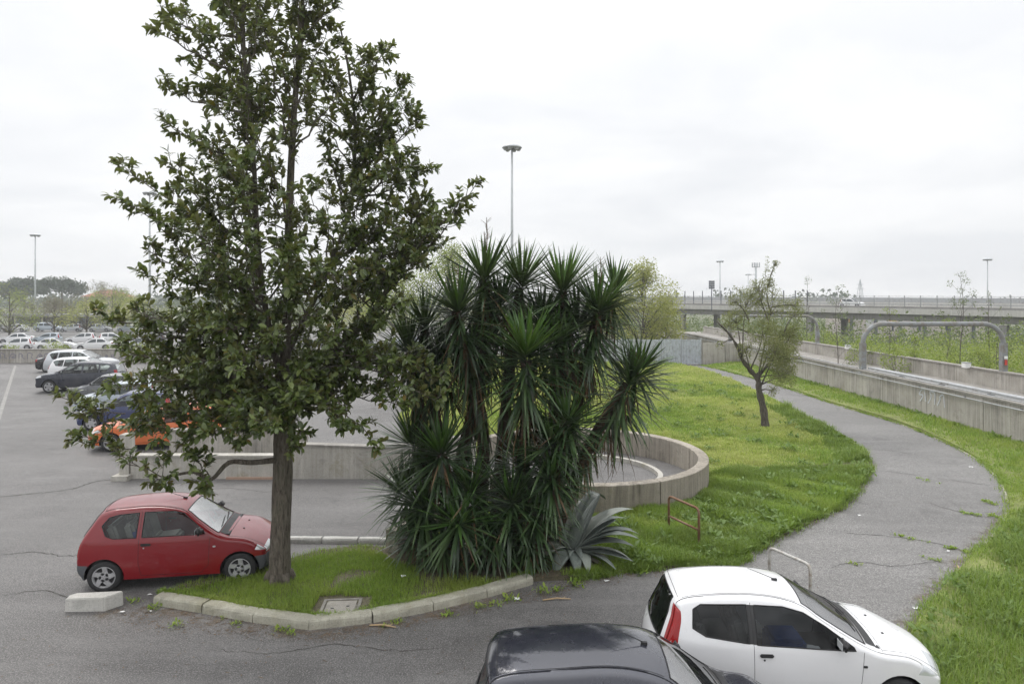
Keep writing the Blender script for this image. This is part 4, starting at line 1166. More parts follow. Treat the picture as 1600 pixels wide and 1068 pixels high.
        hs = link_obj('mirror_housing', rounded_box('mirror_housing', (.10, .20, .125), .038, M_BLKPL, 3), mir); hs.data.polygons.foreach_set('use_smooth', [True] * len(hs.data.polygons))
        m = MB(); m.box((0, -sg * .09, -.045), (.06, .10, .03)); m.build('mirror_arm', M_BLKPL, mir)
        m = MB(); m.box((-.051, 0, 0), (.004, .165, .09)); m.build('mirror_glass', M_HEADL, mir)
    def on_band(ul, tl_, off=0.0):
        q = s.band(ul, tl_); return [(p[0] - X0, p[1], p[2] + off) for p in q]
    def ring(r_, nm):
        u0, u1, t = r_; uu = np.linspace(u0, u1, 10); q = on_band(uu, [-t] * 10) + on_band([u1] * 12, np.linspace(-t, t, 12)) + on_band(uu[::-1], [t] * 10) + on_band([u0] * 12, np.linspace(t, -t, 12))
        m = MB(); m.tube(q, .009, 6, False); m.build(nm, M_RUBBER, root, True)
    ring((math.ceil(scr[0] * k - .5) / k, math.floor(scr[1] * k + .5) / k, scr[2]), 'screen_seal'); ring((math.ceil(rear[0] * k - .5) / k, math.floor(rear[1] * k + .5) / k, rear[2]), 'rear_seal')
    for t in (-.955, .955):
        m = MB(); m.tube(on_band(np.linspace(8.05, 10.95, 20), [t] * 20, -.001), .0045, 5); m.build('roof_moulding', M_RUBBER, root)
    m = MB(); m.tube(on_band([10.95] * 14, np.linspace(-.955, .955, 14), -.001), .0045, 5); m.build('hatch_gap', M_RUBBER, root)
    m = MB(); m.tube(on_band([5.75] * 14, np.linspace(-.96, .96, 14), -.002), .0045, 5)
    for t in (-.9, .9): m.tube(on_band(np.linspace(3.9, 5.75, 12), [t] * 12, -.002), .0045, 5)
    m.build('bonnet_gap', M_RUBBER, root)
    wb = scr[0] + .05
    for t0, t1 in ((-.55, .1), (.05, .7)):
        a_ = s.band([wb] * 2, [t0, t1]); m = MB()
        m.tube(on_band(np.linspace(wb, wb + .14, 6), np.linspace(t0, t1, 6), .018), .008, 5); m.build('wiper', M_BLKPL, root)
    m = MB(); q = on_band([5.85, 5.85], [-.8, .8]); P = on_band(np.full(10, 5.86), np.linspace(-.86, .86, 10), .004); P2 = on_band(np.full(10, 6.1), np.linspace(-.86, .86, 10), .008)
    m.add(P + P2, [(i, i + 1, 11 + i, 10 + i) for i in range(9)]); m.build('cowl_panel', M_BLKPL, root)
    if extras:
        b_ = on_band([8.35], [0.0])[0]; m = MB(); m.box((b_[0], 0, b_[2] + .012), (.07, .035, .03)); m.build('aerial_base', M_BLKPL, root)
        m = MB(); m.tube([(b_[0], 0, b_[2] + .02), (b_[0] - .36, 0, b_[2] + .16)], [.006, .003], 5); m.build('aerial', M_BLKPL, root)
        u_ = rear[1] - .12; m = MB(); m.tube(on_band(np.linspace(u_, u_ - .5, 6), np.linspace(0, .35, 6), .016), .009, 5); m.build('rear_wiper', M_BLKPL, root)
        for t in (-.35, .35):
            b_ = on_band([5.35], [t])[0]; m = MB(); m.box((b_[0], b_[1], b_[2] + .004), (.03, .025, .014)); m.build('washer_jet', M_BLKPL, root)
    # ---- cabin
    if seats:
        V, F = [], []; uu = np.linspace(8.1, 10.9, 12); tt = np.linspace(-.9, .9, 8)
        q = s.band(np.repeat(uu, 8), np.tile(tt, 12)); V = [(p[0] - X0, p[1], p[2] - .025) for p in q]
        F = [(i * 8 + j, i * 8 + j + 1, (i + 1) * 8 + j + 1, (i + 1) * 8 + j) for i in range(11) for j in range(7)]
        link_obj('headliner', mesh('headliner', V, F, M_LINER, True), root)
        m = MB(); x0_, x1_ = .35, sp['prof'][6][0] + .1; m.box(((x0_ + x1_) / 2 - X0, 0, sl + .20), (x1_ - x0_, 2 * w - .25, .05)); m.build('cabin_floor', M_DASH, root)
        dx = sp['prof'][6][0] - X0
        m = MB(); m.box((dx - .12, 0, sp['zb'] - .10), (.42, 2 * w - .36, .16)); m.build('dashboard', M_DASH, root)
        fx = sp['mirror'][0] - .95 - X0
        for yy in (-.35, .35):
            se = empty('front_seat', (fx, yy, sl + .22), 0, root)
            for nm, sz, lc, ry in (('seat_cushion', (.48, .46, .17), (.10, 0, .12), -.08), ('backrest', (.16, .46, .60), (-.20, 0, .42), -.28), ('headrest', (.09, .25, .18), (-.30, 0, .80), -.28)):
                o_ = link_obj(nm, rounded_box(nm, sz, .045, M_SEAT, 3), se); o_.location = lc; o_.rotation_euler = (0, ry, 0)
        bx = sp['wheels'][0] + .28 - X0
        for nm, sz, lc, ry in (('rear_bench', (.46, 2 * w - .5, .18), (bx + .12, 0, sl + .36), -.06), ('rear_backrest', (.15, 2 * w - .5, .56), (bx - .18, 0, sl + .62), -.35)):
            o_ = link_obj(nm, rounded_box(nm, sz, .045, M_SEAT, 3), root); o_.location = lc; o_.rotation_euler = (0, ry, 0)
        m = MB(); pts_ = [(.0, .17 * math.cos(a), .17 * math.sin(a)) for a in np.linspace(0, 2 * math.pi, 22)]
        R_ = Matrix.Rotation(-.45, 3, 'Y'); m.tube([R_ @ Vector(p) + Vector((dx - .40, .35, sp['zb'] + .02)) for p in pts_], .014, 6, False); m.tube([(dx - .40, .35, sp['zb'] + .02), (dx - .15, .35, sp['zb'] - .1)], .03, 6); m.build('steering_wheel', M_DASH, root)
        if clutter:
            for nm, mt_, sz, lc in clutter: o_ = link_obj(nm, rounded_box(nm, sz, .05, mt_, 2, .008, 3), root); o_.location = lc
    return root
WHEELS = {}

def copy_tree(o, parent=None):
    c = o.copy(); COL.objects.link(c); c.parent = parent
    for ch in o.children: copy_tree(ch, c)
    return c

P_RED = paint('paint_red', (0.195, 0.002, 0.007), 0.0, .28, .8, .0, .40)
P_WHITE = paint('paint_white', (0.70, 0.70, 0.71), 0.0, .26, .8, .06)
P_DARK = paint('paint_dark_blue', (0.030, 0.032, 0.045), 0.35, .2, 1.0, .02)
P_SUV = paint('paint_navy', (0.022, 0.026, 0.040), 0.3, .25, .8, .10)
P_SILV = paint('paint_silver', (0.48, 0.50, 0.52), 0.55, .30, .6, .08)
P_ORAN = paint('paint_orange', (0.56, 0.135, 0.035), 0.0, .34, .5, .10)
P_BLUE = paint('paint_blue', (0.030, 0.042, 0.120), 0.2, .28, .7, .08)
P_GREY = paint('paint_grey', (0.13, 0.135, 0.145), 0.5, .30, .7, .10)
P_BLACK = paint('paint_black', (0.016, 0.016, 0.018), 0.1, .25, .8, .12)
P_PALE = paint('paint_pale_blue', (0.40, 0.45, 0.50), 0.4, .3, .6, .08)

def pose(rear, a, L): return (rear[0] + math.cos(a) * L / 2, rear[1] + math.sin(a) * L / 2)
RED = build_car('city', P_RED, 'red three-door small car with grey bumpers parked beside the tree', (*pose((-8.06, 12.98), .170, 3.54), 0.0), .170, 2,
    group=None, pitch=0, clutter=[('blue_sticker_bag', M_BLUE, (.12, .06, .22), (-.68, -.55, .93))])
RED.scale = (1.06, 1.04, 1.03)
WHITE = build_car('hatch', P_WHITE, 'white three-door hatchback with tall red tail lights parked at the front right', (*pose((1.86, 9.54), -.075, 3.78), 0.0), -.069, 2, glass_mat=M_GLASSD, rear_glass=M_GLASSD,
    clutter=[('blue_blanket', M_BLUE, (.45, .5, .35), (-.1, -.3, .72)), ('folded_papers', M_PAPER, (.3, .25, .06), (.18, -.42, .72))])
DARK = build_car('dark_hatch', P_DARK, 'glossy dark blue hatchback cut off by the bottom edge, sky mirrored in its roof', (*pose((-.52, 7.42), -.016, 3.85), 0.0), -.016, 2, glass_mat=M_GLASSD)
DARK.scale = (.93, 1.0, 1.065)

# the row of parked cars on the left: angled bays, all with the same group
ROW = 'cars parked in a slanting row on the left'
rowdir = Vector(spot(60, 614)) - Vector(spot(140, 705))
def bay(front_px, a, L):
    f_ = Vector(spot(*front_px)); return (f_.x - math.cos(a) * L / 2, f_.y - math.sin(a) * L / 2)
for nm, sp_, pm, px, ang, rev, lab in (
    ('o', 'estate', P_ORAN, (141, 700), 193, 0, 'orange hatchback nearest in the slanting row, half behind the magnolia leaves'),
    ('b', 'hatch', P_BLUE, (122, 668), 193, 0, 'dark blue hatchback between the orange car and the silver one'),
    ('s', 'hatch', P_PALE, (116, 646), 192, 0, 'pale silver hatchback parked behind the dark blue car in the row'),
    ('g', 'city', P_GREY, (108, 629), 192, 0, 'dark grey small car parked right in front of the navy off-roader'),
    ('n', 'suv', P_SUV, (60, 611), 188, 0, 'navy off-roader with bright headlights, its nose sticking out of the row'),
    ('w', 'estate', P_WHITE, (80, 594), 190, 1, 'white estate car backed in behind the navy off-roader'),
    ('v', 'suv', P_SILV, (73, 585), 190, 1, 'silver high car with its tail to the lane, beyond the white estate'),
    ('k', 'saloon', P_BLACK, (61, 580), 188, 1, 'black saloon at the far end of the row with red tail lights')):
    L = SPECS[sp_]['L']; a = math.radians(ang)
    c_ = bay(px, a, L)
    o = build_car(sp_, pm, lab, (c_[0], c_[1], 0), a + (math.pi if rev else 0), 1, group=ROW, extras=False)
# ------------------------------------------------------------------ leaves: variants instanced into one mesh, the largest also as parts
def basis(D, U):
    """D (n,3) leaf axis, U (n,3) rough up -> (n,3,3) columns x=D, y=side, z=normal"""
    D = D / np.linalg.norm(D, axis=1)[:, None]
    S = np.cross(U, D); l = np.linalg.norm(S, axis=1)[:, None]; S = np.where(l > 1e-5, S / np.maximum(l, 1e-6), np.array([[0, 1.0, 0]]))
    N = np.cross(D, S)
    return np.stack([D, S, N], 2)
def scatter_mesh(name, variants, which, pos, B, scale, mat, smooth=False):
    """variants: list of (V,F quads/tris same k)."""
    Vs, Fs, off = [], [], 0
    scale = np.asarray(scale, float)
    if scale.ndim == 1: scale = np.repeat(scale[:, None], 3, 1)
    for k, (V, F) in enumerate(variants):
        idx = np.nonzero(which == k)[0]
        if not len(idx): continue
        V = np.asarray(V, float); F = np.asarray(F, int)
        P = np.einsum('nij,nvj->nvi', B[idx], V[None] * scale[idx][:, None, :]) + pos[idx][:, None, :]
        Vs.append(P.reshape(-1, 3)); Fs.append((F[None] + (np.arange(len(idx)) * len(V))[:, None, None] + off).reshape(-1, F.shape[1])); off += P.shape[0] * P.shape[1]
    return np_mesh(name, np.concatenate(Vs), np.concatenate(Fs), mat, smooth)
def mat4(Bi, p, sc):
    M = Matrix.Identity(4)
    for r in range(3):
        for c in range(3): M[r][c] = Bi[r][c] * sc[c]
        M[r][3] = p[r]
    return M

def oval_leaf(w, fold, droop, wave=0.0):
    """Oval leaf of unit length along x, folded along the midrib."""
    st = [(0, .0), (.22, .72), (.5, 1.0), (.78, .74), (1.0, .0)]
    V = []
    for x, k in st:
        z = -droop * x * x
        V += [(x, k * w, z + fold * k * w + wave * math.sin(7 * x)), (x, 0, z), (x, -k * w, z + fold * k * w - wave * math.sin(6 * x))]
    F = []
    for i in range(4):
        b = i * 3; F += [(b, b + 1, b + 4, b + 3), (b + 1, b + 2, b + 5, b + 4)]
    return V, F
def sword_leaf(w, bend, fold=.25, seg=5):
    """Sword leaf of unit length; bend = downward curl in radians along its length."""
    V, F = [], []; x = z = 0.0; a = 0.0; ws = [.55, .9, 1.0, .85, .5, .03] if seg == 5 else np.interp(np.linspace(0, 1, seg + 1), [0, .2, .45, .75, 1], [.5, .9, 1, .65, .03])
    for i in range(seg + 1):
        k = ws[i] * w
        V += [(x, k, z + k * fold), (x, 0, z), (x, -k, z + k * fold)]
        a -= bend / seg * (.4 + 1.2 * i / seg); x += math.cos(a) / seg; z += math.sin(a) / seg
    for i in range(seg):
        b = i * 3; F += [(b, b + 1, b + 4, b + 3), (b + 1, b + 2, b + 5, b + 4)]
    return V, F

M_MAG = leaf_mat('magnolia_leaf', [(0.048, 0.072, 0.018), (0.082, 0.116, 0.030), (0.135, 0.170, 0.048)], .32, back=(0.15, 0.15, 0.055), trans=.22, spec=.5)
M_MAGY = leaf_mat('magnolia_yellow_leaf', [(0.14, 0.11, 0.02), (0.20, 0.13, 0.02), (0.10, 0.10, 0.02)], .45, trans=.2)
M_BARK = bark('magnolia_bark', (0.070, 0.058, 0.044), (0.185, 0.160, 0.128))

# ------------------------------------------------------------------ the magnolia
def limb(p0, p1, lift, n=9, wob=.06, seed=0):
    r = random.Random(seed); p0, p1 = Vector(p0), Vector(p1)
    mid = (p0 + p1) / 2 + Vector((r.uniform(-wob, wob) * 3, r.uniform(-wob, wob) * 3, lift))
    pts = []
    for i in range(n):
        t = i / (n - 1); p = p0 * (1 - t) ** 2 + mid * 2 * t * (1 - t) + p1 * t * t
        if 0 < i < n - 1: p += Vector((r.uniform(-1, 1), r.uniform(-1, 1), r.uniform(-1, 1))) * wob
        pts.append(p)
    return pts
bx, by = spot(437, 915)
TY = by
def T(px, py, dy=0.0): 
    q = at(px, py, TY); return Vector((q.x, q.y + dy, q.z))
mag = tag(empty('magnolia_tree', (bx, by, 0)), 'tall evergreen magnolia with glossy dark leaves on the grass island', 'tree')
MO = Vector((bx, by, 0))
rt = random.Random(21)
trunk_px = [(437, 918, .235), (437, 895, .20), (438, 850, .178), (440, 780, .170), (442, 715, .166), (443, 650, .155), (445, 580, .135)]
stems = []
main = [T(x, y) for x, y, r in trunk_px]; mr = [r for *_, r in trunk_px]
m = MB(); _mp = smooth_line([Vector((*(p - MO), r_)) for p, r_ in zip(main, mr)], 9)
_V, _F = tube_data([q[:3] for q in _mp], [q[3] for q in _mp], 28)
for i_, v_ in enumerate(_V[:28 * len(_mp)]):
    c_ = Vector(_mp[i_ // 28][:3]); d_ = v_ - c_
    f_ = 1 + .10 * mnoise.noise(Vector((v_.x * 9, v_.y * 9, v_.z * 1.3))) + .07 * mnoise.noise(Vector((v_.x * 24, v_.y * 24, v_.z * 4))) + .12 * max(0, mnoise.noise(Vector((v_.x * 4, v_.y * 4, v_.z * 2 + 7))) - .2)
    _V[i_] = c_ + d_ * f_
m.add(_V, _F)
for k in range(6):           # root flare
    a = k * 1.05 + .3; m.tube([Vector((math.cos(a) * .16, math.sin(a) * .16, .26)), Vector((math.cos(a) * .26, math.sin(a) * .26, .06)), Vector((math.cos(a) * .36, math.sin(a) * .36, -.03))], [.09, .075, .04], 6)
m.build('trunk', M_BARK, mag, True)
def stem(pts, r0, r1):
    P = smooth_line(pts, 5); n = len(P); R = [r0 + (r1 - r0) * (i / (n - 1)) ** .8 for i in range(n)]
    m = MB(); m.tube([p - MO for p in P], R, 9); m.build('limb', M_BARK, mag, True); stems.append((P, R)); return P
S1 = stem([T(445, 582), T(447, 480, .05), T(452, 330, .0), T(462, 180, -.1), T(470, 40, .05), T(474, -90), T(478, -170)], .105, .02)
S2 = stem([T(443, 600), T(428, 520, -.2), T(412, 400, -.25), T(402, 240, -.2), T(392, 100, -.3), T(385, -40, -.2), T(380, -110, -.2)], .072, .016)
S3 = stem([T(446, 625), T(500, 560, .3), T(556, 510, .5), T(600, 440, .7), T(628, 370, .7), T(640, 300, .6)], .095, .02)
S4 = stem([T(444, 560), T(480, 450, .8), T(520, 330, 1.1), T(536, 200, 1.0), T(532, 100, .7), T(520, 20, .5)], .065, .015)
S5 = stem([T(440, 640), T(400, 590, .4), T(350, 540, .7), T(310, 480, .9), T(290, 420, .8)], .05, .012)
twigs_v = MB(); tips = []          # rosette anchors: (pos, dir)
def side_branch(p0, tip, r0, lift, nsub, seed, dens=1.0):
    P = limb(p0, tip, lift, 9, .05, seed); r = random.Random(seed + 991)
    Ln = sum((b - a).length for a, b in zip(P, P[1:]))
    R = [max(.006, r0 * (1 - .85 * i / (len(P) - 1))) for i in range(len(P))]
    twigs_v.tube([p - MO for p in P], R, 5, False)
    d = (P[-1] - P[-2]).normalized(); tips.append((P[-1], d))
    k = max(3, int(Ln * nsub * dens))
    for j in range(k):
        t = .22 + .78 * (j + r.random()) / k; i = min(int(t * 8), 7); q = P[i].lerp(P[i + 1], t * 8 - i)
        ax = (P[i + 1] - P[i]).normalized(); v = Vector((r.gauss(0, 1), r.gauss(0, 1), r.gauss(.25, .8))); v = (v - ax * v.dot(ax)).normalized()
        ln = r.uniform(.14, .42) * (1.15 - .5 * t); e = q + (ax * .65 + v * .85).normalized() * ln + Vector((0, 0, .06))
        twigs_v.tube([q - MO, (q + e) / 2 + Vector((0, 0, -.015)) - MO, e - MO], [.008, .006, .004], 4, False)
        dd = (e - q).normalized(); tips.append((e, dd))
        if ln > .22 and r.random() < .75:
            v2 = Vector((r.gauss(0, 1), r.gauss(0, 1), r.gauss(.2, .7))).normalized(); e2 = (q + e) / 2 + (dd * .4 + v2 * .8).normalized() * ln * .6
            twigs_v.tube([(q + e) / 2 - MO, e2 - MO], [.006, .004], 4, False); tips.append((e2, (e2 - q).normalized()))
def pick(S, py):
    P = S; z = at(0, py, TY).z
    return min(P, key=lambda p: abs(p.z - z))
# silhouette branches read off the photo: (stem, start row, tip px, tip row, depth, lift)
for i, (S, ys, tx, ty, dy, lf) in enumerate((
    (S2, 60, 240, 12, .3, -.1), (S2, 120, 262, 62, -.5, -.1), (S2, 190, 250, 132, .1, -.15), (S2, 260, 285, 205, -.7, -.1), (S2, 380, 170, 246, .2, -.35), (S2, 400, 232, 240, .6, -.2), (S2, 420, 215, 318, -.6, -.1),
    (S2, 470, 268, 392, -.9, -.1), (S5, 520, 205, 424, .4, -.1), (S5, 560, 168, 484, -.4, -.1), (S5, 590, 172, 540, .2, 0), (S5, 600, 180, 600, .6, .15), (S2, 560, 262, 480, -1.2, 0),
    (S1, 60, 540, 8, -.4, -.1), (S4, 130, 606, 72, .2, -.1), (S4, 190, 632, 122, .1, -.15), (S4, 240, 660, 190, -.2, -.1), (S4, 300, 672, 258, .3, -.1), (S3, 400, 748, 278, .2, -.2), (S3, 430, 720, 320, .4, -.1), (S3, 420, 690, 345, -.4, -.1),
    (S3, 480, 655, 410, -.3, 0), (S3, 500, 640, 470, -.8, 0), (S3, 560, 640, 560, -.5, .2), (S3, 580, 700, 590, -.2, .3), (S3, 600, 660, 560, .3, .25), (S1, 600, 690, 622, -.5, .45),
    (S1, 600, 600, 690, -.7, .55), (S1, 600, 560, 655, -1.1, .4), (S1, 600, 480, 690, -1.0, .4), (S2, 600, 380, 660, -1.3, .35), (S2, 600, 300, 700, -.9, .45), (S5, 610, 240, 660, -.6, .3), (S2, 600, 210, 640, .2, .4), (S2, 600, 200, 560, .3, .3),
    (S2, 600, 250, 590, -1.5, .25), (S1, 560, 520, 600, -1.6, .2), (S1, 540, 430, 560, -1.9, .2), (S1, 600, 430, 640, -1.5, .3), (S1, 600, 620, 640, .4, .4))):
    p0 = pick(S, ys); tip = T(tx, ty, dy)
    side_branch(p0, tip, .030, lf * (tip - p0).length * .5, 9.5, 100 + i)
# low drooping limb towards the red car
P = [T(436, 716, -.1), T(405, 715, -.35), T(375, 712, -.5), T(352, 735, -.6), T(330, 722, -.7), T(290, 728, -.8)]
m = MB(); m.tube([p - MO for p in smooth_line(P, 4)], [.055 - .035 * i / 20 for i in range(21)], 8); m.build('limb', M_BARK, mag, True)
side_branch(P[-1], T(290, 735, -.9), .012, 0, 10, 301); side_branch(P[-2], T(350, 748, -.8), .012, .1, 10, 302); side_branch(P[3], T(330, 690, -.9), .014, .1, 9, 303)
side_branch(P[-1], T(215, 695, -.7), .012, .1, 8, 304); side_branch(T(240, 690, -.6), T(128, 682, -.4), .012, .1, 9, 305); side_branch(T(200, 660, -.5), T(125, 620, -.3), .012, .05, 10, 306); side_branch(T(215, 640, -.4), T(150, 640, -.5), .012, .05, 10, 307)
# inner and rear branches filling the crown
widths = [(-140, 350, 500), (0, 265, 535), (100, 270, 610), (200, 300, 655), (260, 270, 670), (330, 250, 640), (420, 235, 640), (500, 200, 640), (580, 180, 670), (650, 190, 660), (700, 270, 520)]
wy = [w_[0] for w_ in widths]
for i in range(135):
    y = rt.uniform(-130, 690) if i % 4 else rt.uniform(380, 680)
    xl = np.interp(y, wy, [w_[1] for w_ in widths]); xr = np.interp(y, wy, [w_[2] for w_ in widths])
    a = rt.uniform(0, 2 * math.pi); rr = math.sqrt(rt.uniform(.12, 1))
    cx = (xl + xr) / 2; tx = cx + (xr - xl) / 2 * rr * math.cos(a) * (.92 if y > 330 else .84); dp = min(2.3, (xr - xl) / 2 / 83 * .95) * rr * math.sin(a)
    up = 90 + 70 * rt.random() if y < 420 else rt.uniform(-30, 70)
    S = min((S1, S2, S3, S4, S5), key=lambda S_: abs(pick(S_, y + up).x - T(tx, y).x) + abs(pick(S_, y + up).y - TY - dp) + 2 * abs(pick(S_, y + up).z - at(0, y + up, TY).z))
    p0 = pick(S, y + up); tip = T(tx, y, dp)
    side_branch(p0, tip, .022, rt.uniform(-.15, .1), 8.0, 500 + i, .95 if y > 330 else .56)
for S, y0, y1, nb in ((S4, 300, 60, 14), (S3, 480, 310, 10), (S1, 120, -150, 9), (S2, 60, -100, 7)):
    for i in range(nb):
        y = y0 + (y1 - y0) * (i + rt.random()) / nb; p0 = pick(S, y); a = rt.uniform(0, 6.283); ln = rt.uniform(.35, 1.0) * (.6 if y < 0 else 1)
        side_branch(p0, p0 + Vector((math.cos(a) * ln, math.sin(a) * ln * .8, ln * rt.uniform(.35, .9))), .014, .05, 9, 900 + i + int(y0) * 7)
for i in range(25):          # fuller right flank
    y = rt.uniform(80, 430); xr = np.interp(y, [40, 120, 200, 270, 340, 430], [565, 622, 655, 670, 650, 645]); tx = rt.uniform(.80, 1.0) * (xr - 470) + 470 if i % 3 else rt.uniform(500, 600)
    S = S4 if y < 260 else rt.choice((S3, S4)); side_branch(pick(S, y + rt.uniform(60, 130)), T(tx, y, rt.uniform(-.9, .9)), .016, rt.uniform(-.1, .1), 8, 1500 + i, .85)
for i in range(46):          # fuller left half and skirt of the crown
    y = rt.uniform(60, 420) if i < 20 else rt.uniform(400, 680); xl = np.interp(y, [60, 200, 330, 420, 520, 640, 690], [300, 310, 262, 245, 200, 190, 280])
    tx = rt.uniform(xl, 440) if i % 4 else rt.uniform(450, 640 if y > 400 else 520); S = S2 if i % 3 else (S1 if y < 420 else S5)
    side_branch(pick(S, min(y + rt.uniform(40, 110), 600)), T(tx, y, rt.uniform(-1.3, 1.0)), .014, rt.uniform(-.1, .1), 8, 1700 + i, .8)
for S in (S1, S2, S3, S4, S5): tips.append((S[-1], Vector((0, 0, 1)))); tips.append((S[-3], Vector((0.2, -.2, 1)).normalized()))
twigs_v.build('branches', M_BARK, mag)['kind'] = 'stuff'
# rosettes of leaves at the twig ends
mag_var = [oval_leaf(.25, .25, .10), oval_leaf(.235, .40, .22, .01), oval_leaf(.27, .15, -.05, .012), oval_leaf(.225, .3, .38)]
pos, D, U, sc, wh = [], [], [], [], []
lr = random.Random(77)
for (p, d) in tips:
    nl = lr.randint(6, 12)
    for j in range(nl):
        a = 2 * math.pi * j / nl * 1.618 * 2 + lr.random(); sp_ = lr.uniform(.35, 1.35); back = lr.uniform(0, .16)
        o1 = d.orthogonal().normalized(); o2 = d.cross(o1)
        v = d * math.cos(sp_) + (o1 * math.cos(a) + o2 * math.sin(a)) * math.sin(sp_) + Vector((0, 0, -.12))
        pos.append(p - d * back - MO); D.append(v); n_ = (d * .8 + Vector((0, 0, .9)) + Vector((lr.gauss(0, .35), lr.gauss(0, .35), 0))); U.append(n_); sc.append(lr.uniform(.085, .175)); wh.append(lr.randrange(4))
pos, D, U = (np.array([x[:] for x in q_]) for q_ in (pos, D, U)); sc = np.array(sc); wh = np.array(wh); B = basis(D, U)
print('magnolia leaves', len(pos))
# the leaves nearest to the viewer become single parts
key = pos[:, 1] - .25 * sc * 10
near = np.argsort(key)[:300]; mask = np.ones(len(pos), bool); mask[near] = False
yel = RNG.random(len(pos)) < .012
link_obj('crown', scatter_mesh('crown', mag_var, wh[mask & ~yel], pos[mask & ~yel], B[mask & ~yel], sc[mask & ~yel], M_MAG, True), mag)['kind'] = 'stuff'
link_obj('yellowed_leaves', scatter_mesh('yellowed_leaves', mag_var, wh[mask & yel], pos[mask & yel], B[mask & yel], sc[mask & yel], M_MAGY, True), mag)['kind'] = 'stuff'
mv = [mesh('leaf', *v_, M_MAG, True) for v_ in mag_var]
for i in near:
    o = link_obj('leaf', mv[wh[i]], mag); o.matrix_local = mat4(B[i], pos[i], (sc[i],) * 3)
# ------------------------------------------------------------------ the yuccas
M_YUC = leaf_mat('yucca_leaf', [(0.022, 0.044, 0.018), (0.038, 0.072, 0.026), (0.066, 0.112, 0.038)], .36, trans=.08)
M_YUCB = leaf_mat('yucca_young_leaf', [(0.05, 0.115, 0.022), (0.07, 0.15, 0.028), (0.045, 0.10, 0.02)], .42, trans=.15)
M_YUCD = leaf_mat('yucca_dead_leaf', [(0.06, 0.035, 0.018), (0.11, 0.065, 0.032), (0.16, 0.105, 0.055)], .85, trans=0)
M_YBARK = bark('yucca_bark', (0.040, 0.026, 0.018), (0.095, 0.058, 0.036), 1.4)
YB = spot(735, 872); YY = YB[1]
yuc = tag(empty('yucca_clump', (YB[0], YB[1], 0)), 'tall clump of many-stemmed yuccas with spiky dark green heads in the middle', 'yucca')
YO = Vector((YB[0], YB[1], 0))
yuc_var = [sword_leaf(.030, .05), sword_leaf(.031, .2), sword_leaf(.030, .45), sword_leaf(.027, 1.1)]
ypos, yD, yU, ysc, ywh, ykind = [], [], [], [], [], []
yr = random.Random(4)
def Yp(px, py, dy=0.0):
    q = at(px, py, YY); s_ = (YY + dy) / YY
    return Vector((q.x * s_, YY + dy, EYE + (q.z - EYE) * s_))
heads = []
def head(c, axis, n, ln, skirt, young=.10, dead=.0):
    """Rosette of sword leaves at c round the stem axis; the lower ones hang down as a skirt."""
    axis = Vector(axis).normalized(); o1 = axis.orthogonal().normalized(); o2 = axis.cross(o1)
    heads.append((c, axis))
    n = int(n * 2.35)
    for i in range(n):
        t = (i + .5) / n                       # 0 top (upright) .. 1 lowest
        el = math.asin(max(-.93, .985 - 1.78 * t)) + yr.gauss(0, .14); a = i * 2.39996 + yr.gauss(0, .15)
        el = max(el, -1.35)
        v = axis * math.sin(el) + (o1 * math.cos(a) + o2 * math.sin(a)) * math.cos(el)
        q = c - axis * (skirt * t ** 2.2) + (o1 * math.cos(a) + o2 * math.sin(a)) * .05
        ypos.append(q - YO); yD.append(v); yU.append(axis * .4 + Vector((0, 0, 1)) + v.cross(Vector((yr.gauss(0, 1), yr.gauss(0, 1), 0))) * .3)
        ysc.append(ln * yr.uniform(.85, 1.15) * (.86 + .26 * min(1, t * 3)))
        ywh.append(0 if t < .35 else (1 if t < .6 else (2 if t < .85 else yr.choice((2, 3)))))
        ykind.append(1 if t < young else (2 if (t > 1 - dead or (t > .45 and yr.random() < .05)) else 0))
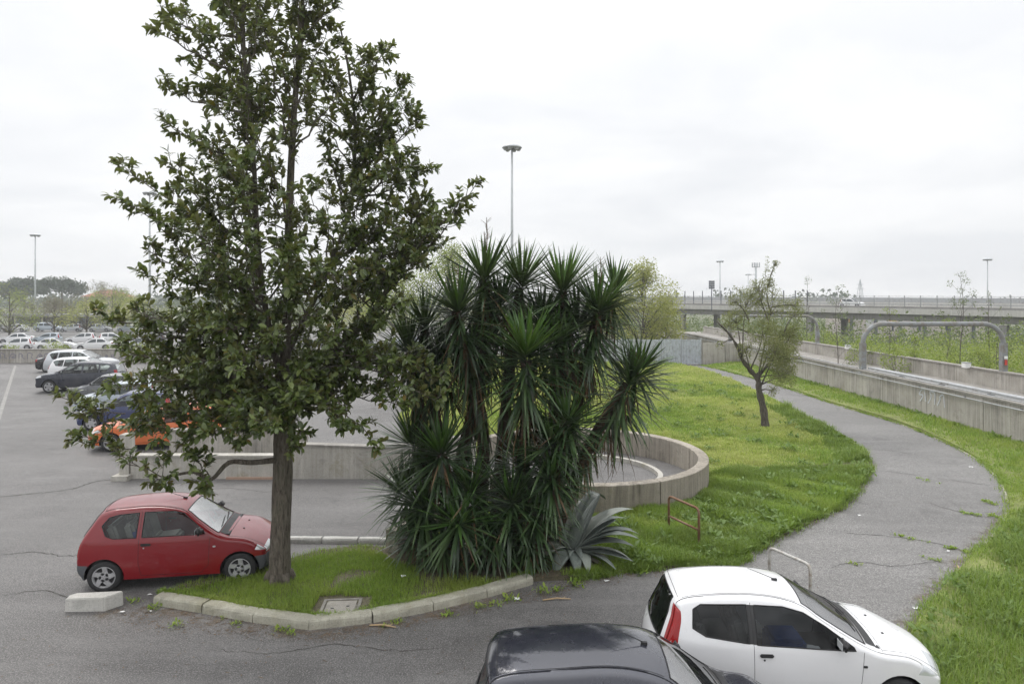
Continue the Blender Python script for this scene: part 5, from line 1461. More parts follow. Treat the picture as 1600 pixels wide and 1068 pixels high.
# (px, row, depth offset, lean x, lean y, leaves, length, skirt length, young share)
HEADS = [(756, 432, .2, -.10, -.05, 95, 1.08, .75, .08), (815, 440, .6, .05, .1, 80, 1.0, .8, .06), (880, 450, .1, .05, -.05, 90, 1.0, 1.0, .08), (936, 482, -.2, .22, -.15, 105, 1.02, 1.15, .08), (962, 455, .4, .35, .1, 55, .85, .6, .05), (783, 470, .3, 0, 0, 60, .9, .9, .02),
         (714, 482, -.5, -.25, -.2, 95, 1.05, 1.0, .06), (662, 505, .3, -.45, 0, 85, 1.0, 1.0, .03), (636, 545, .1, -.6, 0, 70, .95, .8, .02), (822, 548, -.95, .02, -.22, 115, 1.0, 1.35, .26), (848, 500, .3, .1, 0, 75, .95, 1.1, .02), (905, 505, .3, .1, 0, 75, .95, 1.1, .0), (690, 560, .2, -.2, -.1, 75, .95, .9, .0), (765, 520, .4, 0, 0, 70, .9, .9, .0), (735, 545, -.3, -.1, -.2, 60, .9, .7, .0), (870, 530, -.3, .1, -.2, 75, .9, 1.0, .03), (750, 860, -.6, 0, -.2, 50, .6, .2, 0), (790, 860, -.4, 0, -.2, 50, .6, .2, 0),
         (988, 590, -.2, .42, -.12, 110, .88, 1.25, .06), (1003, 572, .0, .5, 0, 40, .75, .5, .05), (888, 655, -.7, .15, -.25, 70, .85, .6, .16), (860, 690, -.8, .05, -.3, 80, .85, .9, .05), (815, 720, -.5, -.05, -.2, 60, .8, .8, .02), (688, 705, -.9, -.15, -.35, 80, .88, .7, .12), (640, 690, 0, -.5, -.1, 65, .85, .7, .03),
         (628, 765, -.2, -.55, -.2, 55, .8, .6, .03), (735, 765, -.9, -.05, -.35, 75, .85, .7, .06), (660, 790, -.6, -.3, -.3, 75, .82, .5, .04), (865, 745, -.9, .25, -.3, 75, .82, .6, .08), (800, 780, -.9, .1, -.3, 75, .82, .6, .04), (716, 815, -1.2, 0, -.5, 50, .8, .2, .35), (770, 835, -.9, .1, -.4, 55, .7, .25, .06), (838, 805, -.8, .2, -.3, 65, .78, .4, .05), (650, 835, -.4, -.3, -.25, 50, .65, .3, .03), (690, 850, -.8, -.1, -.35, 50, .62, .2, .05), (828, 852, -.7, .1, -.3, 45, .62, .2, .05)]
for (px, py, dy, lx, ly, n, ln, sk, yg) in HEADS:
    head(Yp(px, py, dy), (lx, ly, 1), n, ln * yr.uniform(.95, 1.1), sk, yg, .10)
# stems, each a part, with hanging dead leaves on some
STEMS = [((690, 866, .1), (725, 700, .2), (755, 560, .2), (757, 430, .2)), ((740, 868, 0), (755, 690, -.1), (728, 560, -.3), (712, 485, -.5)), ((770, 866, .3), (790, 640, .5), (812, 450, .5)), ((800, 868, 0), (820, 690, -.3), (822, 565, -.9)),
         ((820, 866, .2), (870, 640, .2), (880, 455, .1)), ((840, 864, .2), (900, 640, 0), (935, 485, -.1)), ((850, 866, 0), (920, 700, -.1), (980, 600, -.2)), ((660, 866, .2), (680, 640, .3), (662, 510, .3)), ((655, 866, .1), (660, 690, .1), (642, 550, .1)),
         ((720, 868, -.4), (700, 760, -.8), (690, 710, -.9)), ((830, 868, -.4), (870, 760, -.8), (880, 660, -.7))]
for st_ in STEMS:
    P = smooth_line([Yp(*q_) if i else Vector((*Yp(*q_)[:2], -.05)) for i, q_ in enumerate(st_)], 6); n = len(P)
    m = MB(); m.tube([p - YO for p in P], [.15 - .06 * i / n + yr.uniform(-.012, .012) for i in range(n)], 9); m.build('stem', M_YBARK, yuc, True)
    for i in range(int(n * .35), n - 1):
        for j in range(16):
            a = yr.uniform(0, 6.283); q = P[i].lerp(P[i + 1], yr.random())
            ypos.append(q + Vector((math.cos(a), math.sin(a), 0)) * .10 - YO); yD.append(Vector((math.cos(a) * .3, math.sin(a) * .3, -1))); yU.append(Vector((math.cos(a), math.sin(a), .4))); ysc.append(yr.uniform(.35, .8)); ywh.append(yr.choice((0, 1))); ykind.append(2 if yr.random() < .40 else 0)
# hanging brown skirt below the right-hand heads
for k in range(140):
    c = Yp(yr.uniform(862, 905), yr.uniform(545, 580), yr.uniform(-.3, .2)); a = yr.uniform(0, 6.283)
    ypos.append(c - YO); yD.append(Vector((math.cos(a) * .14, math.sin(a) * .14, -1))); yU.append(Vector((math.cos(a), math.sin(a), .2))); ysc.append(yr.uniform(.5, .85)); ywh.append(yr.choice((0, 1))); ykind.append(2)
# dried flower stalks
for (px, py, dy) in ((757, 415, .2), (760, 392, .2), (716, 470, -.5), (938, 455, -.1), (996, 590, -.2)):
    m = MB(); c = Yp(px, py, dy) - YO
    m.tube([c, c + Vector((.02, 0, .35)), c + Vector((.0, 0, .7))], [.012, .01, .005], 5)
    for j in range(14):
        q = c + Vector((0, 0, .22 + .03 * j)); a = yr.uniform(0, 6.28); m.tube([q, q + Vector((math.cos(a) * .12, math.sin(a) * .12, .10))], [.005, .003], 4)
    m.build('flower_stalk', M_YUCD, yuc)
ypos, yD, yU = (np.array([x[:] for x in q_], float) for q_ in (ypos, yD, yU)); ysc = np.array(ysc); ywh = np.array(ywh); ykind = np.array(ykind); yB = basis(yD, yU)
S3_ = np.stack([ysc, np.full_like(ysc, .88) * (ykind != 2) + .55 * (ykind == 2), ysc], 1)
print('yucca leaves', len(ypos))
gi = np.nonzero(ykind < 2)[0]; frontness = ypos[gi, 1] + .35 * yD[gi, 1] / np.linalg.norm(yD[gi], axis=1)
near = gi[np.argsort(frontness)[:300]]; mask = np.ones(len(ypos), bool); mask[near] = False
for kd, nm, mt_ in ((0, 'leaf_mass', M_YUC), (1, 'young_leaf_mass', M_YUCB), (2, 'dead_leaf_skirt', M_YUCD)):
    q_ = mask & (ykind == kd)
    link_obj(nm, scatter_mesh(nm, yuc_var, ywh[q_], ypos[q_], yB[q_], S3_[q_], mt_, True), yuc)['kind'] = 'stuff'
yv = {(k, mt_.name): mesh('leaf', *v_, mt_, True) for k, v_ in enumerate(yuc_var) for mt_ in (M_YUC, M_YUCB)}
for i in near:
    o = link_obj('leaf', yv[(ywh[i], (M_YUC, M_YUCB)[ykind[i]].name)], yuc); o.matrix_local = mat4(yB[i], ypos[i], S3_[i])

# ------------------------------------------------------------------ the agave
def agave_mat():
    m = NT('agave_leaf'); g = m.node('ShaderNodeObjectInfo'); v = m.coord('Object')
    c = m.ramp(g.outputs['Random'], [(0.1, (0.085, 0.105, 0.095)), (0.5, (0.125, 0.148, 0.130)), (0.9, (0.19, 0.21, 0.18))])
    n = m.noise(m.coord('Object', (1, 6, 6)), 3, 5, .6); c = m.mix(m.ramp(n, [(.45, 0.0), (.7, .5)]), c, (0.24, 0.26, 0.235))
    m.base(c); m.rough(.5); return m.m
M_AGA = agave_mat(); M_AGAD = simple('agave_dry', (0.22, 0.20, 0.155), .85, 0, .35, 6)
def agave_leaf(ln, w, bend, fold_at=None, fold=1.5, seg=14):
    V, F = [], []; x = z = 0.0; a = 0.0; ws = np.interp(np.linspace(0, 1, seg + 1), [0, .12, .35, .6, .85, 1], [.75, .72, .95, 1.0, .55, .02])
    for i in range(seg + 1):
        k = ws[i] * w; t = i / seg
        cup = .45 * (1 - .6 * t)
        up = [(x, k, z + k * cup), (x, k * .5, z + k * cup * .3), (x, 0, z), (x, -k * .5, z + k * cup * .3), (x, -k, z + k * cup)]
        th = .018 * (1 - t) + .004
        V += up + [(p[0], p[1] * .96, p[2] - th) for p in up]
        a -= bend / seg * (.3 + 1.4 * t)
        if fold_at and abs(t - fold_at) < .5 / seg + 1e-6: a -= fold
        x += math.cos(a) * ln / seg; z += math.sin(a) * ln / seg
    for i in range(seg):
        b, c = i * 10, (i + 1) * 10
        for j in range(4): F += [(b + j, b + j + 1, c + j + 1, c + j), (b + 5 + j + 1, b + 5 + j, c + 5 + j, c + 5 + j + 1)]
        F += [(b, c, c + 5, b + 5), (b + 4, b + 9, c + 9, c + 4)]
    return V, F
ap = spot(893, 872); aga = tag(empty('agave', (ap[0], ap[1], .05)), 'large blue-grey agave with broad drooping leaves at the foot of the yuccas', 'agave')
ar = random.Random(14)
def aleaf(az, el, ln, w, bend, fold_at=None, fold=1.5, mt_=None, z=.12, roll=0):
    o = link_obj('leaf', mesh('leaf', *agave_leaf(ln, w, bend, fold_at, fold), mt_ or M_AGA, True), aga)
    o.rotation_euler = (roll, -el, az); o.location = (.07 * math.cos(az), .07 * math.sin(az), z)
R_ = math.radians
for az, el, ln, w, bend, fa, fo in ((10, 58, 1.35, .105, 1.2, None, 0), (22, 48, 1.3, .105, 1.2, None, 0), (-2, 42, 1.25, .10, 1.2, None, 0), (35, 66, 1.55, .12, .5, .72, 1.3), (60, 60, 1.2, .11, .4, .8, .9), (5, 34, 1.2, .095, .8, None, 0), (-12, 28, 1.15, .09, .9, None, 0),
        (15, 42, 1.25, .10, .7, .78, 1.0), (-25, 20, 1.1, .085, .7, None, 0), (-18, 40, 1.2, .09, 1.0, None, 0), (-38, 14, 1.15, .08, .5, None, 0), (-50, 12, 1.0, .08, .6, None, 0), (-70, 22, .85, .085, 1.3, None, 0), (-85, 30, .85, .09, 1.8, None, 0),
        (-105, 34, .95, .105, 2.2, None, 0), (-130, 44, 1.05, .11, 2.4, None, 0), (-150, 58, .9, .10, 1.6, None, 0), (170, 40, .8, .095, 1.2, None, 0), (140, 60, .9, .09, .9, None, 0), (100, 60, 1.0, .10, .5, None, 0), (-5, 76, 1.1, .10, .4, None, 0), (-60, 74, .8, .09, .4, None, 0), (45, 40, 1.2, .1, .9, None, 0), (75, 45, 1.1, .1, .9, None, 0)):
    aleaf(R_(az + ar.uniform(-4, 4)), R_(el), ln * ar.uniform(.92, 1.05) * 1.15, w * 1.65, bend, fa, fo, roll=ar.uniform(-.4, .4))
for az, ln in ((-20, 1.2), (-45, 1.0), (-75, .8), (-112, .75), (-140, .7), (5, 1.1)):
    aleaf(R_(az), R_(8), ln, .06, .7, mt_=M_AGAD, z=.05)
m = MB(); m.lathe([(.02, .34), (.09, .25), (.13, .1), (.12, -.05)], 10); m.build('core', M_AGA, aga, True)
# ------------------------------------------------------------------ grass
M_GRASS = leaf_mat('grass_blade', [(0.15, 0.25, 0.030), (0.215, 0.33, 0.042), (0.30, 0.41, 0.070)], .55, trans=.48, patch=(.55, (0.38, 0.42, 0.10), .55))
M_GRASSD = leaf_mat('lush_grass_blade', [(0.10, 0.175, 0.022), (0.16, 0.25, 0.034), (0.235, 0.325, 0.055)], .5, trans=.40, patch=(1.2, (0.22, 0.28, 0.065), .45))
M_GRASSY = leaf_mat('pale_grass_blade', [(0.37, 0.45, 0.095), (0.46, 0.51, 0.13), (0.54, 0.53, 0.20)], .6, trans=.45, patch=(.35, (0.42, 0.40, 0.18), .5))
M_WEED = leaf_mat('weed_leaf', [(0.11, 0.18, 0.032), (0.15, 0.23, 0.045), (0.13, 0.21, 0.05)], .5, trans=.35)
def blades(name, P, Z, h, w, mat, lean=.45, clump=None):
    """P (n,2) roots, Z heights of ground, h blade heights, w widths: three-segment tapering curved blades."""
    n = len(P); az = RNG.uniform(0, 2 * math.pi, n); ln = np.abs(RNG.normal(lean, .28, n)); ln = np.clip(ln, .02, 1.25)
    d = np.stack([np.cos(az), np.sin(az)], 1); s = np.stack([-d[:, 1], d[:, 0]], 1)
    V = np.zeros((n, 7, 3)); rows = ((0, 0, 1.0), (.38, .16, .85), (.75, .55, .55))
    for k, (u, b, ww) in enumerate(rows):
        c = P + d * (h * ln * b)[:, None]; z = Z + h * (u - .22 * ln * b)
        V[:, 2 * k, :2] = c - s * (w * ww / 2)[:, None]; V[:, 2 * k + 1, :2] = c + s * (w * ww / 2)[:, None]; V[:, 2 * k, 2] = z; V[:, 2 * k + 1, 2] = z
    V[:, 6, :2] = P + d * (h * ln)[:, None]; V[:, 6, 2] = Z + h * (1 - .35 * ln)
    F = np.array([(0, 1, 3), (0, 3, 2), (2, 3, 5), (2, 5, 4), (4, 5, 6)])
    FF = (F[None] + (np.arange(n) * 7)[:, None, None]).reshape(-1, 3)
    return np_mesh(name, V.reshape(-1, 3), FF, mat, True)
def rand_in(poly, n, box=None):
    xs = [p[0] for p in poly]; ys = [p[1] for p in poly]
    if box: x0, x1, y0, y1 = max(min(xs), box[0]), min(max(xs), box[1]), max(min(ys), box[2]), min(max(ys), box[3])
    else: x0, x1, y0, y1 = min(xs), max(xs), min(ys), max(ys)
    P = np.stack([RNG.uniform(x0, x1, n), RNG.uniform(y0, y1, n)], 1)
    P = P[in_poly(P, poly)]
    vis = np.abs(P[:, 0]) < P[:, 1] * .80 + .5            # what the viewer (and a step aside) can see
    return P[vis]
def nzv(P, s, o=0.0): return np.array([nz(x, y, s, o) for x, y in P])
def zv(P, f): return np.array([f(x, y) for x, y in P])
# island: short bright turf at the left, bare soil with litter under the yuccas
BARE = [spot(*p) for p in ((590, 868), (630, 893), (720, 912), (800, 918), (860, 910), (940, 888), (900, 850), (760, 850), (640, 855))]
P = rand_in(ISLAND, 760000, (-7.6, 12, 9, 21))
P = P[P[:, 1] < 22]
x, y = P[:, 0], P[:, 1]
bare = in_poly(P, BARE); mh = (np.abs(x - spot(532, 948, .12)[0]) < .46) & (np.abs(y - spot(532, 948, .12)[1]) < .42)
far_edge = dist_poly(P, isl_far) 
n1 = nzv(P, 1.1, 3.0); n2 = nzv(P, .45, 9.0)
edge_d = dist_poly(P, path_l)
kerb_d = dist_poly(P, kerb_line)
prob = np.where(bare, .015 + .14 * (n1 > .3), np.clip(1.0 + .9 * n1, .3, 1)); prob[mh] = 0.0; prob[(x < 2.2) & (far_edge < .35)] *= .25
prob[kerb_d < .27] = 0
patchy = (x > -3.3) & (x < .8) & (y < 13.1); prob[patchy] *= np.clip(.45 + 1.5 * n1[patchy], .05, .9)
keep = RNG.random(len(P)) < prob; P, n1, n2, edge_d, bare = P[keep], n1[keep], n2[keep], edge_d[keep], bare[keep]
x, y = P[:, 0], P[:, 1]
right = np.clip((x - 1.2) / 2.0, 0, 1)
h = (.085 + .09 * np.clip(n2 + .3, 0, 1)) * (1 - right) + (.13 + .16 * np.clip(n1 + .35, 0, 1)) * right; h *= RNG.uniform(.55, 1.25, len(P))
lush = (right > .5) & (n2 > -.1)
Z = zv(P, isl_z)
W_ = .0068 + .0005 * y / 10 + .002 * right
for nm, q_, mt_ in (('island_grass', ~lush, M_GRASS), ('tall_island_grass', lush, M_GRASSD)):
    tag(link_obj(nm, blades(nm, P[q_], Z[q_], h[q_], W_[q_] * RNG.uniform(.8, 1.3, q_.sum()), mt_)), 'short green grass on the kerbed island' if nm == 'island_grass' else 'taller lush grass between the curved wall and the footpath', 'grass', kind='stuff')
# lawn beyond the ring
P = rand_in(LAWN, 620000, (-9, 15, 16, 58))
y = P[:, 1]; keep = RNG.random(len(P)) < np.clip((24 / y) ** 1.6, .12, 1); P = P[keep]; x, y = P[:, 0], P[:, 1]
n1 = nzv(P, .6, 5.0); n2 = nzv(P, .22, 2.0); ed = dist_poly(P, path_l)
tall = np.clip(1 - ed / 1.6, 0, 1) * (y < 32); n3 = nzv(P, 2.1, 8.0); h = (.06 + .10 * np.clip(n1 + .3, 0, 1) + .22 * np.clip(n3 - .05, 0, 1) + .20 * tall * np.clip(n1 + .6, .2, 1)) * RNG.uniform(.6, 1.25, len(P)) * (1 + .2 * (y > 30))
W_ = (.006 + .00042 * y) * RNG.uniform(.8, 1.3, len(P)); Z = zv(P, lawn_z)
kind = np.where(tall > .35, 1, np.where(n2 + .35 * n1 + .16 * (y - 22) / 10 + RNG.normal(0, .22, len(P)) > .10, 2, 0))
for kd, nm, mt_, lb in ((0, 'lawn_grass', M_GRASS, 'mid green meadow grass on the lawn behind the curved wall'), (1, 'path_edge_grass', M_GRASSD, 'tall dark grass along the inner edge of the footpath'), (2, 'pale_lawn_grass', M_GRASSY, 'yellowish meadow grass patches on the lawn')):
    q_ = kind == kd; tag(link_obj(nm, blades(nm, P[q_], Z[q_], h[q_], W_[q_], mt_, .55)), lb, 'grass', kind='stuff')
# verge along the trackway wall and the bank at the lower right
P = rand_in(VERGE, 560000, (4, 18, 7.5, 54)); x, y = P[:, 0], P[:, 1]
keep = RNG.random(len(P)) < np.clip((15 / y) ** 1.5, .10, 1); P = P[keep]; x, y = P[:, 0], P[:, 1]
ed = dist_poly(P, path_r); n1 = nzv(P, .9, 7.0)
keep = RNG.random(len(P)) < np.clip(.25 + ed * 1.1 + .7 * n1, .06, 1); P, ed, n1 = P[keep], ed[keep], n1[keep]; x, y = P[:, 0], P[:, 1]
nearb = (y < 17); h = np.where(nearb, .16 + .20 * np.clip(n1 + .4, 0, 1), .11 + .10 * np.clip(n1 + .3, 0, 1)) * np.clip(.35 + ed, .35, 1) * RNG.uniform(.6, 1.25, len(P))
W_ = (.005 + .00045 * y) * RNG.uniform(.8, 1.4, len(P)); Z = zv(P, verge_z)
for q_, nm, mt_, lb in ((nearb, 'bank_grass', M_GRASSD, 'long lush grass on the bank at the lower right'), (~nearb, 'verge_grass', M_GRASS, 'grass verge between the footpath and the trackway wall')):
    tag(link_obj(nm, blades(nm, P[q_], Z[q_], h[q_], W_[q_], mt_, .6)), lb, 'grass', kind='stuff')
# ragged fringes hanging over the edges of path, island and bank
def fringe(name, line, n, spread, zf, mat, label, h0, side=0.0):
    L = cut_line(line, .05); I = RNG.integers(0, len(L), n); P = np.array(L)[I] + RNG.normal(0, spread, (n, 2)); P[:, 0] += side
    k = nzv(P, 1.6, 4.0); keep = RNG.random(n) < np.clip(.55 + 1.1 * k, .05, 1); P = P[keep]; y = P[:, 1]
    tag(link_obj(name, blades(name, P, np.full(len(P), zf), h0 * RNG.uniform(.5, 1.3, len(P)), (.005 + .0004 * y), mat, .7)), label, 'grass', kind='stuff')
fringe('inner_path_fringe', path_l[_i1 - 3:], 26000, .09, .01, M_GRASSD, 'ragged grass fringe on the inner edge of the footpath', .16, -.06)
fringe('outer_path_fringe', path_r[4:], 22000, .10, .01, M_GRASS, 'ragged grass fringe on the outer edge of the footpath', .13, .06)
fringe('road_edge_fringe', isl_right + [spot(1165, 872)], 9000, .08, .0, M_GRASSD, 'grass fringe where the island meets the road beside the agave', .14)
fringe('kerb_top_fringe', [(p[0], p[1] + .27) for p in kerb_line], 9000, .03, .10, M_GRASS, 'grass leaning over the back of the kerb', .10)
# weeds: broad-leaved tufts in the tall grass, along the kerb and in the cracks
def tufts(name, spots_, label, mat, lo=.06, hi_=.16, n=34, wd=.022):
    V = [sword_leaf(wd / .2 * .5, .7, .2, 5), oval_leaf(.22, .2, .25)]
    pos, D, U, sc, wh = [], [], [], [], []
    r = random.Random(len(spots_) + 5)
    for (x, y, z, k) in spots_:
        for j in range(n):
            a = r.uniform(0, 6.283); el = r.uniform(.25, 1.35); pos.append((x + r.gauss(0, .09) * k, y + r.gauss(0, .09) * k, z + r.uniform(0, .08) * k)); D.append((math.cos(a) * math.cos(el), math.sin(a) * math.cos(el), math.sin(el))); U.append((0, 0, 1.0)); sc.append(r.uniform(lo, hi_) * k); wh.append(int(r.random() < .5))
    D, U, pos = np.array(D), np.array(U) + RNG.normal(0, .15, (len(U), 3)), np.array(pos)
    return tag(link_obj(name, scatter_mesh(name, V, np.array(wh), pos, basis(D, U), np.array(sc), mat, True)), label, 'weeds', kind='stuff')
sp_ = []
r = random.Random(6)
for _ in range(420):
    px, py = r.uniform(930, 1355), r.uniform(690, 890); q = spot(px, py)
    if in_poly([q], ISLAND)[0] and q[0] > 2.2: sp_.append((*q, isl_z(*q) + .04, r.uniform(.6, 1.4)))
for _ in range(60):
    t = r.choice(path_l[_i1:_i2 + 14]); sp_.append((t[0] - r.uniform(.05, .7), t[1] + r.uniform(-.2, .5), .05, r.uniform(.7, 1.4)))
tufts('tall_weeds', sp_, 'leafy weeds along the inner side of the footpath bend', M_WEED)
sp_ = []
for _ in range(100):
    q = spot(r.uniform(1400, 1640), r.uniform(780, 1066)); 
    if in_poly([q], VERGE)[0]: sp_.append((*q, verge_z(*q) + .05, r.uniform(.5, 1.1)))
for _ in range(60):
    yq = r.uniform(20, 50); xq = WALLX - r.uniform(.05, .35); sp_.append((xq, yq, .18, r.uniform(.7, 1.6)))
tufts('bank_weeds', sp_, 'leafy weeds on the right bank and at the foot of the trackway wall', M_WEED)
sp_ = [(*spot(px, py), 0, k) for px, py, k in ((275, 978, .6), (240, 950, .7), (210, 940, .6), (370, 975, .5), (440, 985, .7), (350, 962, .5), (700, 962, .6), (750, 950, .7), (800, 938, .8), (850, 925, .9), (900, 915, .8), (455, 990, .5), (600, 978, .4), (620, 972, .5), (870, 922, .6), (775, 945, .6), (1000, 895, .8))]
tufts('kerb_weeds', sp_, 'small weeds growing along the foot of the kerb', M_GRASS, .05, .14, 44)
sp_ = []
for (ax, ay, bx_, by_, n_) in ((1500, 800, 1530, 806, 16), (1545, 805, 1562, 810, 12), (1480, 855, 1512, 864, 18), (1400, 836, 1450, 848, 10), (1535, 782, 1560, 790, 22), (1300, 575, 1310, 580, 1), (1420, 745, 1470, 756, 8), (1325, 880, 1345, 884, 5), (1440, 870, 1470, 877, 8)):
    for j in range(n_):
        t = r.random(); sp_.append((*spot(ax + (bx_ - ax) * t + r.uniform(-3, 3), ay + (by_ - ay) * t + r.uniform(-1.5, 1.5)), 0, .35))
tufts('crack_weeds', sp_, 'tiny weeds growing in the cracks of the footpath', M_GRASS, .10, .22, 9)
# thin drifts of dirt and crumbs on the asphalt beside kerb and grass
def drift_mat():
    m = NT('dirt_drift'); at_ = m.node('ShaderNodeAttribute'); at_.attribute_name = 'fade'; v = m.world()
    n = m.noise(v, 3.0, 6, .7); f = m.noise(v, 70, 3, .7)
    c = m.mix(m.ramp(f, [(.35, 0.0), (.65, 1.0)]), (0.10, 0.075, 0.055), (0.24, 0.19, 0.14)); m.base(c); m.rough(.95)
    a = m.math('MULTIPLY', at_.outputs['Fac'], m.math('ADD', m.ramp(n, [(.38, 0.0), (.66, 1.1)]), 0.08))
    a = m.ramp(m.math('ADD', a, m.math('MULTIPLY', m.math('SUBTRACT', f, .5), .6)), [(.26, 0.0), (.8, .62)])
    m.l.new(a, m.b.inputs['Alpha']); return m.m
M_DRIFT = drift_mat()
def drift(line, w0, w1, z=.0045):
    L = cut_line(line, .12); V, F, fd = [], [], []; n = len(L)
    for i, p in enumerate(L):
        d = (Vector(L[min(i + 1, n - 1)]) - Vector(L[max(i - 1, 0)])).normalized(); nr = Vector((-d.y, d.x)); e = min(1, i / 5, (n - 1 - i) / 5)
        for k_ in range(7):
            t = k_ / 6; u = -w0 + (w0 + w1) * t; V.append((p[0] + nr.x * u, p[1] + nr.y * u, z)); fd.append(float(e * max(0.0, 1 - abs(u / (w1 if u > 0 else w0))) ** .8))
    F = [(i * 7 + j, (i + 1) * 7 + j, (i + 1) * 7 + j + 1, i * 7 + j + 1) for i in range(n - 1) for j in range(6)]
    me = mesh('dirt_drift', V, F, M_DRIFT); at_ = me.attributes.new('fade', 'FLOAT', 'POINT'); at_.data.foreach_set('value', fd)
    tag(link_obj('dirt_drift', me), kind='structure')
drift([spot(120, 955), spot(200, 955)] + kerb_line, .55, .15)
drift([spot(840, 918)] + isl_right + [spot(1150, 880)], .4, .25)
drift(path_r[:24], .2, .55, .011); drift(path_l[_i1:_i2 + 10], .25, .2, .011)
drift([spot(90, 905), spot(150, 890), spot(260, 905)], .5, .6)
# litter of dry stalks, leaf bits and paper
def debris(name, zones, label, n):
    V = [sword_leaf(.05, .2, .1, 5), oval_leaf(.3, .2, .1)]; pos, D, U, sc, wh = [], [], [], [], []; r = random.Random(31)
    for (poly, k, zf) in zones:
        for q in rand_in(poly, k): 
            a = r.uniform(0, 6.283); pos.append((q[0], q[1], zf(*q) + .008)); D.append((math.cos(a), math.sin(a), r.uniform(-.02, .12))); U.append((r.gauss(0, .2), r.gauss(0, .2), 1)); w_ = int(r.random() < .6); wh.append(w_); sc.append(r.uniform(.012, .035) if w_ else r.uniform(.03, .10))
    return tag(link_obj(name, scatter_mesh(name, V, np.array(wh), np.array(pos), basis(np.array(D), np.array(U)), np.array(sc), M_YUCD)), label, 'litter', kind='stuff')
Z0 = lambda x, y: 0.0
debris('dry_litter', [(BARE, 5200, isl_z), ([spot(*p) for p in ((160, 950), (240, 945), (500, 990), (840, 920), (900, 915), (880, 930), (520, 1004), (220, 985))], 5200, Z0),
    ([spot(*p) for p in ((1435, 985), (1500, 900), (1560, 835), (1585, 800), (1570, 830), (1500, 925), (1450, 1000))], 1500, Z0), ([spot(*p) for p in ((840, 925), (1000, 890), (1110, 884), (1150, 870), (1150, 884), (1010, 905), (860, 935))], 900, Z0)], 'brown litter of dry leaves and stalks along kerb and plants', 0)
def stalk(px, py, ln, ang, label):
    q = spot(px, py); z = isl_z(*q) if in_poly([q], ISLAND)[0] else 0
    o = tag(empty('dry_stalk', (q[0], q[1], z + .02), ang), label, 'stalk')
    m = MB(); m.tube([(-ln / 2, 0, 0), (0, .02, .02), (ln / 2, 0, .01)], [.012, .015, .008], 6); m.build('stem', M_STICK, o)
    m = MB(); m.tube([(ln * .2, 0, .01), (ln * .32, .07, .03)], [.008, .004], 5); m.build('side_shoot', M_STICK, o)
sp_ = []
for _ in range(260):
    q = (r.uniform(-7, 14), r.uniform(15.5, 40))
    if in_poly([q], LAWN)[0]: sp_.append((*q, lawn_z(*q) + .05, r.uniform(.7, 1.6)))
tufts('lawn_weeds', sp_, 'darker leafy weed tufts scattered over the lawn', M_WEED)
debris('fallen_leaves', [([(-8, 9.6), (2, 9.6), (2, 11.6), (-8, 11.6)], 260, Z0), ([(-9, 12), (-4.4, 13), (-3, 15), (-9, 19)], 160, Z0), (path_poly, 260, lambda x, y: .006)], 'scattered fallen leaves on the asphalt', 0)
stalk(1478, 953, .55, .1, 'broken tan stick lying by the right edge of the footpath'); stalk(1500, 890, .35, 1.2, 'short pale stalk standing out on the footpath near the bank')
stalk(598, 980, .45, -.2, 'thin dry stalk in front of the kerb'); stalk(870, 938, .5, .05, 'dry stalk on the asphalt in front of the agave'); stalk(760, 880, .6, -.5, 'dry stalk on the bare soil under the yuccas')
def scrap(px, py, s_, label, z=None):
    q = spot(px, py); z = (isl_z(*q) + .05 if in_poly([q], ISLAND)[0] else .0) if z is None else z; r = random.Random(px)
    V = [(r.uniform(-.025, .025) + a * s_, r.uniform(-.02, .02) + b * s_ * .7, .008 + r.uniform(0, .035)) for b in (-1, 0, 1) for a in (-1, 0, 1)]
    F = [(j * 3 + i, j * 3 + i + 1, (j + 1) * 3 + i + 1, (j + 1) * 3 + i) for j in range(2) for i in range(2)]
    tag(link_obj('paper_scrap', mesh('paper_scrap', V, F, M_PAPER)), label, 'litter', 'scraps of paper').location = (q[0], q[1], z)
for px, py, s_, lb in ((190, 958, .08, 'white paper scrap on the asphalt between block and kerb'), (236, 956, .05, 'small white scrap at the left tip of the kerb'), (235, 930, .05, 'tiny white scrap behind the concrete block'), (807, 936, .06, 'crumpled pale scrap in front of the right kerb end'), (948, 908, .06, 'white scrap near the agave on the road edge'),
                       (1432, 951, .09, 'white flat scrap on the footpath beside the tan stick'), (1540, 910, .07, 'white scrap at the right bank of the footpath'), (1343, 805, .06, 'white scrap on the footpath bend near the weeds'), (1480, 862, .04, 'tiny white scrap in the middle of the footpath'), (1516, 730, .09, 'white scrap by the far outer edge of the footpath'), (630, 915, .08, 'pale scrap in the grass before the yuccas'), (755, 882, .06, 'white scrap on the bare soil under the yuccas')):
    scrap(px, py, s_ * .55, lb)
# ------------------------------------------------------------------ the leaning tree by the footpath
def blob_leaves(centres, n, size, seed, flat=1.0, up=.4):
    """Leaf positions spread through clumps; centres: (pos, radius, weight)."""
    r = np.random.default_rng(seed); w = np.array([c[2] for c in centres]); w = w / w.sum()
    idx = r.choice(len(centres), n, p=w); C = np.array([c[0][:] for c in centres]); R = np.array([c[1] for c in centres])
    d = r.normal(0, 1, (n, 3)); d /= np.linalg.norm(d, axis=1)[:, None]; rad = r.random(n) ** (1 / 2.2)
    P = C[idx] + d * (rad * R[idx])[:, None] * np.array([1, 1, flat])
    D = d + r.normal(0, .7, (n, 3)) + np.array([0, 0, -.1]); U = d * .5 + r.normal(0, .6, (n, 3)) + np.array([0, 0, up])
    return P, D, U, size * r.uniform(.6, 1.3, n)
M_OLIVE = leaf_mat('olive_leaf', [(0.15, 0.165, 0.06), (0.21, 0.22, 0.085), (0.28, 0.27, 0.12)], .6, trans=.35)
